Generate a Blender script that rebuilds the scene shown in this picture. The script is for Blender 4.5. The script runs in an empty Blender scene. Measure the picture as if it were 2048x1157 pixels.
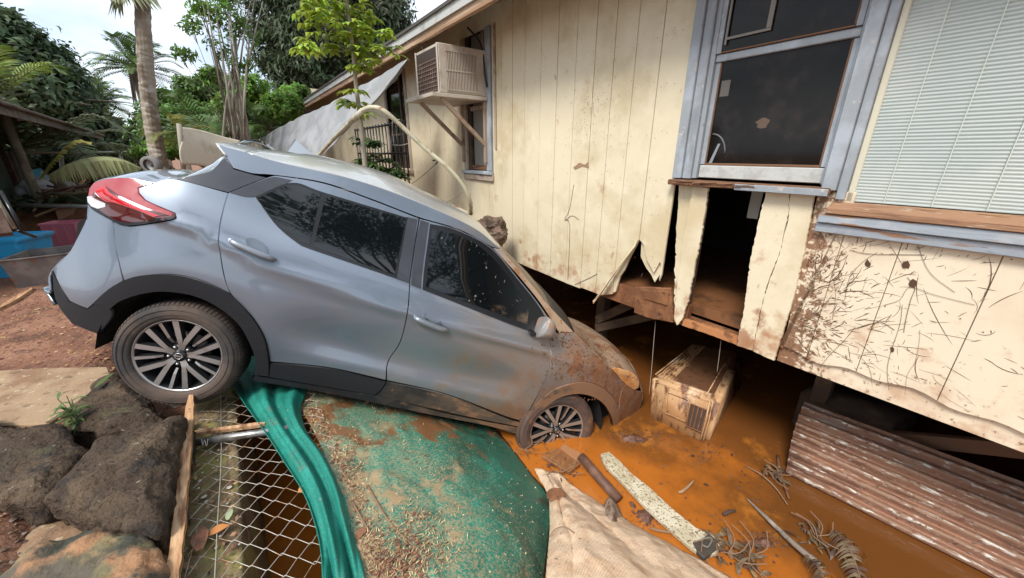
import bpy, bmesh, math, random
import numpy as np
from mathutils import Vector, Matrix, noise
from mathutils.geometry import delaunay_2d_cdt
random.seed(7); rng = np.random.default_rng(7)
scn = bpy.context.scene
COL = scn.collection

# ------------------------------------------------------------------ camera
FPX, CX, CY = 750.0, 1024.0, 578.5            # focal length and centre in photo pixels
PITCH = math.atan(271.0 / FPX)                # camera looks down by this angle
cam_d = bpy.data.cameras.new('camera')
cam = bpy.data.objects.new('camera', cam_d); COL.objects.link(cam)
cam_d.sensor_width = 36; cam_d.lens = FPX / 2048 * 36
cam_d.clip_start = .02; cam_d.clip_end = 2000
cam.location = (0, 0, 0); cam.rotation_euler = (math.pi/2 - PITCH, 0, 0)
scn.camera = cam
# ------------------------------------------------------------------ light
scn.view_settings.view_transform = 'Standard'; scn.view_settings.look = 'None'
scn.view_settings.gamma = 1; scn.view_settings.exposure = 0.95
SUN_EL, SUN_AZ = math.radians(52), math.radians(212)   # azimuth clockwise from +Y
w = bpy.data.worlds.new("World"); scn.world = w; w.use_nodes = True
nt = w.node_tree; nt.nodes.clear()
out = nt.nodes.new('ShaderNodeOutputWorld'); bg = nt.nodes.new('ShaderNodeBackground')
sky = nt.nodes.new('ShaderNodeTexSky'); sky.sky_type = 'NISHITA'; sky.sun_disc = False
sky.sun_elevation = SUN_EL; sky.sun_rotation = SUN_AZ; sky.dust_density = 2.5
bg.inputs['Strength'].default_value = 0.135
tc = nt.nodes.new('ShaderNodeTexCoord')
mp = nt.nodes.new('ShaderNodeMapping'); mp.inputs['Scale'].default_value = (1.1, 1.1, 2.6)
ns = nt.nodes.new('ShaderNodeTexNoise'); ns.inputs['Scale'].default_value = 2.1; ns.inputs['Detail'].default_value = 7
ns.inputs['Roughness'].default_value = .55
cr = nt.nodes.new('ShaderNodeValToRGB'); cr.color_ramp.elements[0].position = .33; cr.color_ramp.elements[1].position = .58
cr.color_ramp.elements[0].color = (.45, .45, .45, 1); cr.color_ramp.elements[1].color = (1, 1, 1, 1)
ns2 = nt.nodes.new('ShaderNodeTexNoise'); ns2.inputs['Scale'].default_value = 3.7; ns2.inputs['Detail'].default_value = 5
cr2 = nt.nodes.new('ShaderNodeValToRGB'); cr2.color_ramp.elements[0].color = (3.3, 3.8, 4.5, 1); cr2.color_ramp.elements[1].color = (5.6, 6.0, 6.5, 1)
cr2.color_ramp.elements[0].position = .35; cr2.color_ramp.elements[1].position = .62
mx = nt.nodes.new('ShaderNodeMixRGB')
L = nt.links.new
L(tc.outputs['Generated'], mp.inputs['Vector']); L(mp.outputs[0], ns.inputs['Vector']); L(mp.outputs[0], ns2.inputs['Vector'])
L(ns.outputs['Fac'], cr.inputs[0]); L(ns2.outputs['Fac'], cr2.inputs[0]); L(cr.outputs[0], mx.inputs[0])
L(sky.outputs[0], mx.inputs[1]); L(cr2.outputs[0], mx.inputs[2]); L(mx.outputs[0], bg.inputs[0]); L(bg.outputs[0], out.inputs[0])
sl = bpy.data.lights.new('sun', 'SUN'); sl.energy = 1.95; sl.angle = math.radians(18); sl.color = (1, .95, .88)
sun = bpy.data.objects.new('sun', sl); COL.objects.link(sun)
sdir = Vector((math.sin(SUN_AZ)*math.cos(SUN_EL), math.cos(SUN_AZ)*math.cos(SUN_EL), math.sin(SUN_EL)))
sun.rotation_euler = sdir.to_track_quat('Z', 'Y').to_euler()

# ------------------------------------------------------------------ geometry of the place
upc = np.array([0, -FPX*FPX/271.0, -FPX]); upc /= np.linalg.norm(upc)
fwc = np.array([0, 0, 1.]) - upc*upc[2]; fwc /= np.linalg.norm(fwc)
RC = np.stack([np.array([1., 0, 0]), fwc, upc])
def ray(u, v): return RC @ np.array([u-CX, v-CY, FPX])
def Z(u, v, z):
    "point of the horizontal plane at height z (eye = 0) seen at u,v"
    r = ray(u, v); return r*(z/r[2])
def DI(u, v, d):
    "point at horizontal distance d"
    r = ray(u, v); return r*(d/math.hypot(r[0], r[1]))
NWL = np.array([-.8110844, -.5849290, 0.])     # wall normal, towards the yard
SW = np.array([.5849290, -.8110844, 0.])       # along the wall, to the right
D = 2.6
def WL(u, v, q=D):
    "point of the plane parallel to the house wall at distance q"
    r = ray(u, v); return r*(-q/(NWL @ r))
def SQ(s, q, z): return SW*s - NWL*q + np.array([0, 0, z])
def toS(P): return float(P @ SW)

# ------------------------------------------------------------------ materials
MATS = {}
def M(name, base, rough=.85, metal=0., layers=(), bump=(), coat=0., spec=.5, rot=0., sheen=0., trans=0., island=0., translucent=0., coords='Object', ior=None):
    if name in MATS: return MATS[name]
    m = bpy.data.materials.new(name); m.use_nodes = True; n = m.node_tree; N = n.nodes; LK = n.links.new
    p = N['Principled BSDF']; p.inputs['Metallic'].default_value = metal
    p.inputs['Coat Weight'].default_value = coat; p.inputs['Coat Roughness'].default_value = .04
    p.inputs['Specular IOR Level'].default_value = spec
    if ior: p.inputs['IOR'].default_value = ior
    p.inputs['Transmission Weight'].default_value = trans
    t = N.new('ShaderNodeTexCoord'); mpn = N.new('ShaderNodeMapping'); mpn.inputs['Rotation'].default_value = (0, 0, rot)
    LK(t.outputs[coords], mpn.inputs['Vector']); vec = mpn.outputs[0]
    rgb = N.new('ShaderNodeRGB'); rgb.outputs[0].default_value = (*base, 1); cur = rgb.outputs[0]
    rv = N.new('ShaderNodeValue'); rv.outputs[0].default_value = rough; rcur = rv.outputs[0]
    met = None
    def noise_out(s, st, kind='noise', det=6, ro=.6, off=(0, 0, 0)):
        k = N.new('ShaderNodeMapping'); k.inputs['Scale'].default_value = st; k.inputs['Location'].default_value = off; LK(vec, k.inputs['Vector'])
        if kind == 'noise':
            x = N.new('ShaderNodeTexNoise'); x.inputs['Detail'].default_value = det; x.inputs['Roughness'].default_value = ro; o = x.outputs['Fac']
        elif kind == 'warp':
            x = N.new('ShaderNodeTexNoise'); x.inputs['Detail'].default_value = det; x.inputs['Distortion'].default_value = 1.5; o = x.outputs['Fac']
        elif kind == 'crack':
            x = N.new('ShaderNodeTexVoronoi'); x.feature = 'DISTANCE_TO_EDGE'; o = x.outputs['Distance']
        elif kind == 'cell':
            x = N.new('ShaderNodeTexVoronoi'); o = x.outputs['Distance']
        elif kind == 'wave':
            x = N.new('ShaderNodeTexWave'); x.inputs['Distortion'].default_value = 2; x.inputs['Detail'].default_value = 3; o = x.outputs['Fac']
        elif kind == 'wave0':
            x = N.new('ShaderNodeTexWave'); o = x.outputs['Fac']
        x.inputs['Scale'].default_value = s; LK(k.outputs[0], x.inputs['Vector']); return o
    def mathn(op, a, b=None, clamp=False):
        x = N.new('ShaderNodeMath'); x.operation = op; x.use_clamp = clamp
        for i, q in enumerate((a, b)):
            if q is None: continue
            if isinstance(q, (int, float)): x.inputs[i].default_value = q
            else: LK(q, x.inputs[i])
        return x.outputs[0]
    def ramp(o, lo, hi):
        x = N.new('ShaderNodeMapRange'); x.interpolation_type = 'SMOOTHSTEP'; LK(o, x.inputs[0])
        x.inputs[1].default_value = lo; x.inputs[2].default_value = hi; x.inputs[3].default_value = 0; x.inputs[4].default_value = 1; return x.outputs[0]
    facs = []
    for ly in layers:
        o = noise_out(ly.get('s', 5), ly.get('st', (1, 1, 1)), ly.get('k', 'noise'), ly.get('d', 6), ly.get('ro', .6), ly.get('off', (0, 0, 0)))
        for g in ly.get('grads', ()):         # (vector, a, b, weight): adds weight * ramp of position
            d = N.new('ShaderNodeVectorMath'); d.operation = 'DOT_PRODUCT'; LK(t.outputs[coords], d.inputs[0]); d.inputs[1].default_value = g[0]
            gr = N.new('ShaderNodeMapRange'); LK(d.outputs['Value'], gr.inputs[0]); gr.inputs[1].default_value = g[1]; gr.inputs[2].default_value = g[2]
            gr.inputs[3].default_value = 0; gr.inputs[4].default_value = g[3]
            o = mathn('ADD', o, gr.outputs[0])
        fct = ramp(o, ly['lo'], ly['hi'])
        if 'a' in ly: fct = mathn('MULTIPLY', fct, ly['a'])
        mxn = N.new('ShaderNodeMixRGB'); LK(fct, mxn.inputs[0]); LK(cur, mxn.inputs[1]); mxn.inputs[2].default_value = (*ly['c'], 1); cur = mxn.outputs[0]
        if 'r' in ly:
            mr = N.new('ShaderNodeMixRGB'); LK(fct, mr.inputs[0]); LK(rcur, mr.inputs[1]); mr.inputs[2].default_value = (ly['r'],)*3+(1,); rcur = mr.outputs[0]
        if ly.get('kill'): facs.append(fct)
    if island:
        g = N.new('ShaderNodeNewGeometry'); h = N.new('ShaderNodeHueSaturation'); 
        a = mathn('MULTIPLY_ADD', g.outputs['Random Per Island'], island); a.node.inputs[2].default_value = 1-island/2
        LK(a, h.inputs['Value']); b = mathn('MULTIPLY_ADD', g.outputs['Random Per Island'], .06); b.node.inputs[2].default_value = .47
        LK(b, h.inputs['Hue']); LK(cur, h.inputs['Color']); cur = h.outputs[0]
    LK(cur, p.inputs['Base Color']); LK(rcur, p.inputs['Roughness'])
    for fct in facs:
        inv = mathn('SUBTRACT', 1, fct)
        LK(mathn('MULTIPLY', inv, coat), p.inputs['Coat Weight']); LK(mathn('MULTIPLY', inv, metal), p.inputs['Metallic'])
    prev = None
    for b in bump:
        o = noise_out(b[0], b[2] if len(b) > 2 else (1, 1, 1), b[3] if len(b) > 3 else 'noise')
        bn = N.new('ShaderNodeBump'); bn.inputs['Strength'].default_value = b[1]; bn.inputs['Distance'].default_value = b[4] if len(b) > 4 else .01
        LK(o, bn.inputs['Height'])
        if prev: LK(prev, bn.inputs['Normal'])
        prev = bn.outputs[0]
    if prev: LK(prev, p.inputs['Normal'])
    if translucent:
        tr = N.new('ShaderNodeBsdfTranslucent'); ms = N.new('ShaderNodeMixShader'); ms.inputs[0].default_value = translucent
        LK(cur, tr.inputs[0]); LK(p.outputs[0], ms.inputs[1]); LK(tr.outputs[0], ms.inputs[2]); LK(ms.outputs[0], N['Material Output'].inputs[0])
    MATS[name] = m; return m
MUD = (.20, .085, .035); MUD2 = (.115, .045, .02)
WR = math.radians(54.2)     # rotates world into wall-aligned coordinates (x along the wall)

# ------------------------------------------------------------------ object helpers
def link(name, me, parent=None, label=None, cat=None, group=None, kind=None):
    o = bpy.data.objects.new(name, me); COL.objects.link(o)
    if parent is not None:
        o.parent = parent
        if not parent.get('_local'): o.matrix_parent_inverse = Matrix.Translation(parent.location).inverted()
    if label: o['label'] = label
    if cat: o['category'] = cat
    if group: o['group'] = group
    if kind: o['kind'] = kind
    return o
def mk(name, V, F, mat, parent=None, smooth=False, **k):
    me = bpy.data.meshes.new(name); me.from_pydata([tuple(map(float, v)) for v in V], [], F)
    me.materials.append(mat); me.update()
    if smooth: me.shade_smooth()
    return link(name, me, parent, **k)
def empty(name, loc, label=None, cat=None, group=None):
    return link(name, None, None, label, cat, group) if loc is None else _emp(name, loc, label, cat, group)
def _emp(name, loc, label, cat, group):
    o = link(name, None, None, label, cat, group); o.location = tuple(map(float, loc)); o.empty_display_size = .1; return o
def prism(P, vec):
    "extrude the polygon P (3D points) by vec"
    n = len(P); V = [np.array(p, float) for p in P]+[np.array(p, float)+vec for p in P]
    F = [tuple(range(n)), tuple(range(2*n-1, n-1, -1))]+[(i, i+n, (i+1) % n+n, (i+1) % n) for i in range(n)]
    return V, F
def fixn(o):
    bm = bmesh.new(); bm.from_mesh(o.data); bmesh.ops.recalc_face_normals(bm, faces=bm.faces); bm.to_mesh(o.data); bm.free(); return o
def bevel(o, w=.003, seg=1):
    bm = bmesh.new(); bm.from_mesh(o.data); bmesh.ops.recalc_face_normals(bm, faces=bm.faces)
    try: bmesh.ops.bevel(bm, geom=[e for e in bm.edges if e.is_manifold and e.calc_face_angle(0) > .6], offset=w, segments=seg, affect='EDGES', clamp_overlap=True)
    except Exception: pass
    bm.to_mesh(o.data); bm.free(); return o
def poly(name, P, vec, mat, parent=None, bv=0, **k):
    V, F = prism(P, np.array(vec, float)); o = fixn(mk(name, V, F, mat, parent, **k))
    if bv: bevel(o, bv)
    return o
def beam(name, a, b, w, h, mat, parent=None, upv=(0, 0, 1), bv=.003, wob=0, **k):
    "rectangular bar from a to b, w across, h along upv"
    a = np.array(a, float); b = np.array(b, float); d = (b-a)/np.linalg.norm(b-a); upv = np.array(upv, float)
    sx = np.cross(d, upv); sx /= np.linalg.norm(sx); uy = np.cross(sx, d)
    n = 8 if wob else 1; V = []; F = []
    for i in range(n+1):
        c = a+(b-a)*i/n; j = (rng.normal(0, wob, 4) if wob else np.zeros(4))
        for t, (p, q) in enumerate(((-1, -1), (1, -1), (1, 1), (-1, 1))): V.append(c+sx*p*w/2*(1+j[t])+uy*q*h/2*(1+j[(t+1) % 4]))
    for i in range(n):
        for t in range(4): F.append((4*i+t, 4*i+(t+1) % 4, 4*i+4+(t+1) % 4, 4*i+4+t))
    F += [(3, 2, 1, 0), (4*n, 4*n+1, 4*n+2, 4*n+3)]
    o = fixn(mk(name, V, F, mat, parent, **k))
    if bv: bevel(o, bv)
    return o
def tube_data(pts, r, n=8, cap=True):
    pts = [np.array(p, float) for p in pts]; m = len(pts); rs = r if hasattr(r, '__len__') else [r]*m
    V = []; F = []; ref = None
    for i, p in enumerate(pts):
        d = pts[min(i+1, m-1)]-pts[max(i-1, 0)]; d = d/(np.linalg.norm(d)+1e-9)
        if ref is None:
            ref = np.cross(d, (0, 0, 1.)) if abs(d[2]) < .9 else np.cross(d, (1., 0, 0))
        ref = ref-d*(ref @ d); ref /= np.linalg.norm(ref)+1e-9; b = np.cross(d, ref)
        for k in range(n):
            a = 2*math.pi*k/n; V.append(p+(ref*math.cos(a)+b*math.sin(a))*rs[i])
    for i in range(m-1):
        for k in range(n): F.append((i*n+k, i*n+(k+1) % n, (i+1)*n+(k+1) % n, (i+1)*n+k))
    if cap: F += [tuple(range(n-1, -1, -1)), tuple((m-1)*n+k for k in range(n))]
    return V, F
def smooth_path(pts, k=6):
    P = [np.array(p, float) for p in pts]
    if len(P) < 3: return P
    P = [2*P[0]-P[1]]+P+[2*P[-1]-P[-2]]; out = []
    for i in range(1, len(P)-2):
        for j in range(k):
            t = j/k; a, b, c, d = P[i-1:i+3]
            out.append(.5*((2*b)+(c-a)*t+(2*a-5*b+4*c-d)*t*t+(3*b-a-3*c+d)*t**3))
    out.append(P[-2]); return out
def tube(name, pts, r, mat, parent=None, n=10, k=0, **kw):
    if k: 
        rs = r
        m0 = len(pts); pts = smooth_path(pts, k)
        if hasattr(rs, '__len__'): r = list(np.interp(np.linspace(0, m0-1, len(pts)), range(m0), rs))
    V, F = tube_data(pts, r, n); return mk(name, V, F, mat, parent, smooth=True, **kw)
def merge(parts):
    V = []; F = []
    for v, f in parts:
        o = len(V); V += list(v); F += [tuple(i+o for i in q) for q in f]
    return V, F
def catm(c, t):
    n = len(c); x = t*(n-1); i = min(int(x), n-2); f = x-i
    a, b, cc, d = c[max(i-1, 0)], c[i], c[i+1], c[min(i+2, n-1)]
    if i == 0: a = 2*b-cc
    if i+2 > n-1: d = 2*cc-b
    return .5*((2*b)+(cc-a)*f+(2*a-5*b+4*cc-d)*f*f+(3*b-a-3*cc+d)*f**3)
def sheet(name, rows, nu, nv, mat, parent=None, disp=None, thick=.004, **k):
    "smooth surface through a grid of control points"
    rows = [[np.array(p, float) for p in r] for r in rows]; V = []; F = []
    for j in range(nv+1):
        cur = [catm([r[i] for r in rows], j/nv) for i in range(len(rows[0]))]
        for i in range(nu+1):
            p = catm(cur, i/nu)
            if disp is not None: p = p+disp(i/nu, j/nv, p)
            V.append(p)
    for j in range(nv):
        for i in range(nu): a = j*(nu+1)+i; F.append((a, a+1, a+nu+2, a+nu+1))
    o = fixn(mk(name, V, F, mat, parent, smooth=True, **k))
    if thick:
        m = o.modifiers.new('thickness', 'SOLIDIFY'); m.thickness = thick; m.offset = -1
    return o
def N3(p, s=1., o=0.): return noise.noise(Vector((p[0]*s+o, p[1]*s+o*1.7, p[2]*s-o)))
def box(name, c, size, mat, parent=None, rz=0, bv=.004, tilt=None, **k):
    hx, hy, hz = [q/2 for q in size]; R = Matrix.Rotation(rz, 3, 'Z')
    if tilt: R = R @ Matrix.Rotation(tilt[0], 3, 'X') @ Matrix.Rotation(tilt[1], 3, 'Y')
    V = [np.array(c)+np.array(R @ Vector((x*hx, y*hy, z*hz))) for x in (-1, 1) for y in (-1, 1) for z in (-1, 1)]
    F = [(0, 1, 3, 2), (4, 6, 7, 5), (0, 4, 5, 1), (2, 3, 7, 6), (0, 2, 6, 4), (1, 5, 7, 3)]
    o = fixn(mk(name, V, F, mat, parent, **k))
    if bv: bevel(o, bv, 2)
    return o

# ================================================================== SETTING
G = -1.47      # yard level
WZ = -2.2      # water level
m_dirt = M('red_dirt', (.19, .082, .045), .92, layers=[dict(c=(.30, .15, .09), s=1.6, lo=.42, hi=.62), dict(c=(.11, .05, .03), s=5, lo=.5, hi=.66), dict(c=(.34, .22, .15), s=45, lo=.6, hi=.68), dict(c=(.06, .035, .02), s=60, lo=.62, hi=.7)],
           bump=[(3, .6, (1, 1, 1), 'noise', .08), (40, .8, (1, 1, 1), 'noise', .02)])
def gz(s, q):
    "ground height"
    base = G+.03*N3((s, q, 0), .8)+.012*N3((s, q, 3), 4)
    if -2.6 < q and q < -.2:
        base -= .20*min(1, max(0, (q+1.1)/.25)) * (1 if s > -4.6 else max(0, 1-(-4.6-s)/.8))
    ditch = min(1, max(0, (q+.33)/.06))
    ends = min(1, max(0, (s+5.2)/1.2))
    z = base*(1-ditch*ends)+(-2.55+.04*N3((s, q, 9), 2))*ditch*ends
    return z
ss = np.unique(np.concatenate([np.linspace(-6.5, 3.2, 130), np.linspace(-14, -6.5, 30), np.linspace(3.2, 12, 16), np.array([-900, -400, -150, -60, -30, -20, 25, 60, 200, 900])]))
qs = np.unique(np.concatenate([np.linspace(-4, -.5, 60), np.linspace(-.42, -.2, 8), np.linspace(-.1, 9, 30), np.linspace(-12, -4, 24), np.array([-900, -300, -100, -40, -20, 14, 30, 100, 400, 900])]))
V = [SQ(s, q, gz(s, q) if abs(s) < 40 and abs(q) < 40 else G-.1) for q in qs for s in ss]
F = [(j*len(ss)+i, j*len(ss)+i+1, (j+1)*len(ss)+i+1, (j+1)*len(ss)+i) for j in range(len(qs)-1) for i in range(len(ss)-1)]
mk('yard_ground', V, F, m_dirt, smooth=True, kind='structure')
m_water = M('muddy_water', (.41, .13, .019), .05, spec=.45, layers=[dict(c=(.13, .05, .014), s=1.5, lo=.53, hi=.82, a=.92, grads=[((.811, .585, 0), 1.75, 2.6, .38)]), dict(c=(.60, .22, .03), s=3, lo=.55, hi=.7, a=.5),  # brown silt, deepened towards the house with its shade put into the colour
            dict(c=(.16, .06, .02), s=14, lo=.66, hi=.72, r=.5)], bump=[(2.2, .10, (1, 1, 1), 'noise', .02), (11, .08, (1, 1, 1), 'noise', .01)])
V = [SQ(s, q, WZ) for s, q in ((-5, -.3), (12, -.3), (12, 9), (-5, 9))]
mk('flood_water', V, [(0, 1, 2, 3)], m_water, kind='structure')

# ================================================================== HOUSE
m_cream = M('cream_paint', (.73, .65, .47), .62, layers=[
    dict(c=(.60, .50, .32), s=2.2, lo=.42, hi=.68), dict(c=(.78, .70, .52), s=6, lo=.55, hi=.7, a=.6),
    dict(c=(.36, .24, .14), s=16, st=(1, 1, .25), lo=.69, hi=.76, a=.7), dict(c=(.20, .15, .10), s=60, lo=.71, hi=.75, a=.8),
    dict(c=(.42, .20, .10), s=5, lo=.60, hi=.78, a=.75, grads=[((0, 0, -1), .85, 1.3, .20)]),
    dict(c=(.33, .14, .06), s=9, lo=.70, hi=.86, a=.8, grads=[((0, 0, -1), .6, 1.25, .16), ((.585, -.811, 0), -1.6, -.9, .08)])],
    bump=[(30, .25, (1, 1, .2), 'noise', .006), (90, .2)], rot=WR)
m_creamL = M('cream_paint_splashed', (.76, .67, .51), .6, layers=[
    dict(c=(.68, .57, .42), s=2.5, lo=.42, hi=.66), dict(c=(.25, .14, .08), s=80, lo=.70, hi=.74, a=.8),
    dict(c=(.48, .27, .15), s=7, lo=.62, hi=.82, a=.6, grads=[((0, 0, -1), .7, 1.3, .18)]),
    dict(c=MUD, s=34, d=9, lo=.68, hi=.80, a=.9, grads=[((0, 0, -1), .6, 1.2, .10), ((-.585, .811, 0), .42, .72, .30)])],
    bump=[(30, .2, (1, 1, .2), 'noise', .006)], rot=WR)
m_blue = M('blue_trim_paint', (.305, .34, .37), .6, layers=[dict(c=(.40, .45, .50), s=5, lo=.45, hi=.65), dict(c=(.20, .23, .26), s=9, st=(1, 1, .2), lo=.55, hi=.7, a=.7),
    dict(c=(.50, .47, .42), s=22, lo=.62, hi=.70), dict(c=(.16, .10, .06), s=14, st=(1, 1, .5), lo=.66, hi=.72, a=.8)], bump=[(40, .3, (1, 1, .3), 'noise', .004)], rot=WR)
m_sash = M('pale_sash_paint', (.52, .54, .52), .6, layers=[dict(c=(.42, .42, .40), s=12, lo=.45, hi=.65), dict(c=(.28, .18, .12), s=30, lo=.66, hi=.72, a=.8)], bump=[(50, .2)])
m_rot = M('rotten_brown_wood', (.16, .075, .04), .9, layers=[dict(c=(.28, .15, .08), s=8, st=(1, 8, 8), lo=.45, hi=.6), dict(c=(.05, .025, .015), s=14, st=(.5, 6, 6), lo=.55, hi=.66)], bump=[(12, .8, (1, 9, 9), 'noise', .01)], rot=WR)
m_mudwood = M('muddy_wood', (.17, .07, .03), .7, layers=[dict(c=(.26, .115, .05), s=7, lo=.45, hi=.65), dict(c=(.07, .03, .015), s=18, lo=.55, hi=.68)], bump=[(14, .8, (1, 1, 1), 'noise', .012)])
m_orangewood = M('wet_orange_wood', (.46, .20, .08), .6, layers=[dict(c=(.20, .08, .035), s=9, lo=.5, hi=.6), dict(c=(.6, .33, .17), s=5, lo=.6, hi=.7)], bump=[(14, .4)])
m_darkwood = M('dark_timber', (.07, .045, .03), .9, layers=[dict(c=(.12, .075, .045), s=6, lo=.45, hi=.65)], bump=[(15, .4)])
m_rafter = M('weathered_rafter_wood', (.33, .20, .12), .8, layers=[dict(c=(.50, .36, .24), s=5, st=(.3, 7, 7), lo=.42, hi=.6), dict(c=(.17, .10, .06), s=8, st=(.3, 9, 9), lo=.58, hi=.68)], bump=[(10, .3, (.5, 9, 9), 'noise', .006)], rot=WR)
m_fascia = M('grey_white_fascia', (.50, .51, .49), .5, layers=[dict(c=(.38, .37, .34), s=4, lo=.5, hi=.7)])
m_shingle = M('asphalt_shingle', (.09, .085, .08), .95, bump=[(60, .6)])
m_soffit = M('dark_soffit', (.10, .07, .05), .9)
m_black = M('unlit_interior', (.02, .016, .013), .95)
m_glass = M('dusty_dark_glass', (.008, .007, .006), .07, spec=.22, layers=[dict(c=(.026, .020, .016), s=6, d=9, lo=.45, hi=.75), dict(c=(.16, .11, .07), s=50, lo=.72, hi=.76, r=.9)])
m_pane_white = M('translucent_white_glazing', (.40, .46, .44), .35, layers=[dict(c=(.46, .51, .48), s=1.6, lo=.48, hi=.6)], spec=.5)
m_curtain = M('pale_curtain', (.42, .40, .35), .9)

house = empty('house', SQ(-1.5, D, G), 'raised cream board house with blue window trim and a hole torn in its wall', 'house')
SK = -1.25; TOPZ = 1.55
def WP(s, z, q=D): return SQ(s, q, z)
def brd(P, t=.022, mat=m_cream, q=D, bv=.0016, name='siding_board', **k):
    "board: outline in (s,z) on the wall plane, t thick, inwards"
    return poly(name, [WP(s, z, q) for s, z in P], -NWL*t, mat, house, bv=bv, **k)
def px(*uv, q=D):
    o = []
    for u, v in uv:
        p = WL(u, v, q); o.append((toS(p), p[2]))
    return o
# openings in the left part: small window, far dark window
SWs, SWe, SWb, SWt = -4.66, -3.99, -.23, 1.30
DWs, DWe, DWb, DWt = -7.55, -6.60, -.25, 1.25
def skz(s): return SK+.012*math.sin(s*3.1)
edges = [-3.386, -3.136, -2.902, -2.668, -2.451, -2.253, -2.048, -1.836]
left = list(np.arange(-15.0, -3.5, .232)); left = [e for e in left if e < -3.99-.05]
bl = left+[-3.99, -3.80, -3.60]+edges
g = .0022
for a, b in zip(bl[:-1], bl[1:]):
    a2, b2 = a+g, b-g
    dz = rng.uniform(-.004, .004); qq = D+rng.uniform(-.002, .002)
    blocks = []
    if b > SWs+.02 and a < SWe-.02: blocks.append((SWs, SWe, SWb, SWt))
    if b > DWs+.02 and a < DWe-.02: blocks.append((DWs, DWe, DWb, DWt))
    if blocks:
        s0, s1, z0, z1 = blocks[0]
        brd([(a2, skz(a2)), (b2, skz(b2)), (b2, z0), (a2, z0)], q=qq); brd([(a2, z1), (b2, z1), (b2, TOPZ), (a2, TOPZ)], q=qq)
        if a2 < s0 < b2: brd([(a2, z0), (s0, z0), (s0, z1), (a2, z1)], q=qq+.001)
        if a2 < s1 < b2: brd([(s1, z0), (b2, z0), (b2, z1), (s1, z1)], q=qq+.001)
    elif b == -1.836:
        brd([(a2, -1.19), (-2.02, -1.17), (-1.99, -1.02), (-1.95, -.95), (-1.91, -.83), (b2, -.66), (b2, TOPZ), (a2, TOPZ)], q=qq)
    elif b == -2.048:
        brd([(a2, SK), (-2.20, SK-.01), (b2, -1.20), (b2, TOPZ), (a2, TOPZ)], q=qq)
    elif b == -2.253:
        brd([(a2, SK), (b2, SK), (b2, TOPZ), (a2, TOPZ)], q=qq)
    else:
        brd([(a2, skz(a2)+dz), (b2, skz(b2)+dz), (b2, TOPZ), (a2, TOPZ)], q=qq)
# board with the jagged torn end and thin corner batten
brd([(-1.832, -.66), (-1.79, -.69), (-1.75, -.80), (-1.70, -.86), (-1.665, -.90), (-1.64, -.84), (-1.625, -.80), (-1.61, -.82), (-1.60, -.66), (-1.612, TOPZ), (-1.832, TOPZ)])
brd([(-1.833, -.60), (-1.80, -.64), (-1.76, -.60), (-1.70, -.635), (-1.65, -.60), (-1.61, -.61), (-1.61, -.88), (-1.66, -.985), (-1.70, -.93), (-1.76, -.88), (-1.82, -.80)], q=D+.024, t=.012)
brd([(-1.606, -.72), (-1.60, -.95), (-1.588, -.9), (-1.585, -.3), (-1.59, TOPZ), (-1.608, TOPZ)], t=.018, q=D-.012, name='corner_batten')
# bent flap at the tear
fl = [WP(-2.215, -1.30, D-.07), WP(-2.16, -1.25, D-.05), WP(-1.88, -.72, D-.012), WP(-1.845, -.655, D-.006), WP(-1.85, -.72, D-.03), WP(-2.0, -.98, D-.07), WP(-2.17, -1.31, D-.11)]
poly('siding_flap', fl, -NWL*.012, m_cream, house, bv=.002)
# boards under the window (px outlines)
def rag(P, n=5, a=.006):
    "adds small irregular teeth along an outline"
    o = []
    for i, p in enumerate(P):
        q = P[(i+1) % len(P)]; d = math.dist(p, q); m = max(1, int(d/.016))
        for j in range(m):
            t = j/m; k_ = a*.55*(1+2*(rng.random() < .12)); o.append((p[0]+(q[0]-p[0])*t+(rng.uniform(-k_, k_)+a*N3((p[0]*3, p[1]+t*d, i), 9) if j else 0), p[1]+(q[1]-p[1])*t+(rng.uniform(-.002, .002) if j else 0)))
    return o
brd(rag(px((1356, 370), (1387, 373), (1372, 470), (1362, 560), (1351, 640), (1346, 600), (1350, 480))), q=D+.01, t=.015)
brd(rag(px((1388, 373), (1419, 376), (1413, 420), (1405, 470), (1392, 530), (1381, 590), (1368, 635), (1356, 650), (1350, 636), (1357, 560), (1370, 470))), q=D-.018, t=.02)
brd(rag(px((1536, 382), (1583, 386), (1579, 430), (1560, 510), (1540, 560), (1528, 600), (1508, 700), (1476, 690), (1490, 620), (1503, 520), (1520, 440)), a=.004), q=D-.02, t=.022)
brd(rag(px((1585, 386), (1632, 388), (1612, 500), (1585, 610), (1551, 720), (1509, 701), (1530, 600), (1542, 560), (1562, 510), (1581, 430)), a=.004), q=D-.024, t=.022)
# right hand siding: boards that end in a wavy lower edge, with the skirt strip behind
rb = [-.742, -.571, -.345, -.033, .28, .59, .90, 1.21, 1.52, 1.83, 2.14, 2.45, 2.76, 3.07, 3.4]
def low(s): return -1.145-.012*math.sin(s*9)-.012*math.sin(s*23+1)
for i, (a, b) in enumerate(zip(rb[:-1], rb[1:])):
    g = .0015; n = 7; bot = [(a+g+(b-a-2*g)*k/n, low(a+(b-a)*k/n)) for k in range(n+1)]
    l = [(a+g, -.28)]
    if i == 0: bot[0] = (-.70, -1.15); l = [(-.735, -.19)]
    topz = -.19 if i == 0 else -.28
    brd(l+bot+[(b-g, topz)], mat=m_creamL, t=.02)
for s in (2.6, 2.9, 3.2): brd([(s-.14, -.2), (s+.14, -.2), (s+.14, TOPZ), (s-.14, TOPZ)], mat=m_creamL)
brd([(-.69, -1.12), (3.38, -1.12), (3.38, -.24), (-.69, -.24)], q=D+.0235, t=.01, mat=m_creamL, name='backing_board')
brd([(-.72, -1.255), (3.4, -1.255), (3.4, -1.122), (-.72, -1.122)], q=D+.024, t=.03, mat=m_creamL, name='skirt_board')
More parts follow.
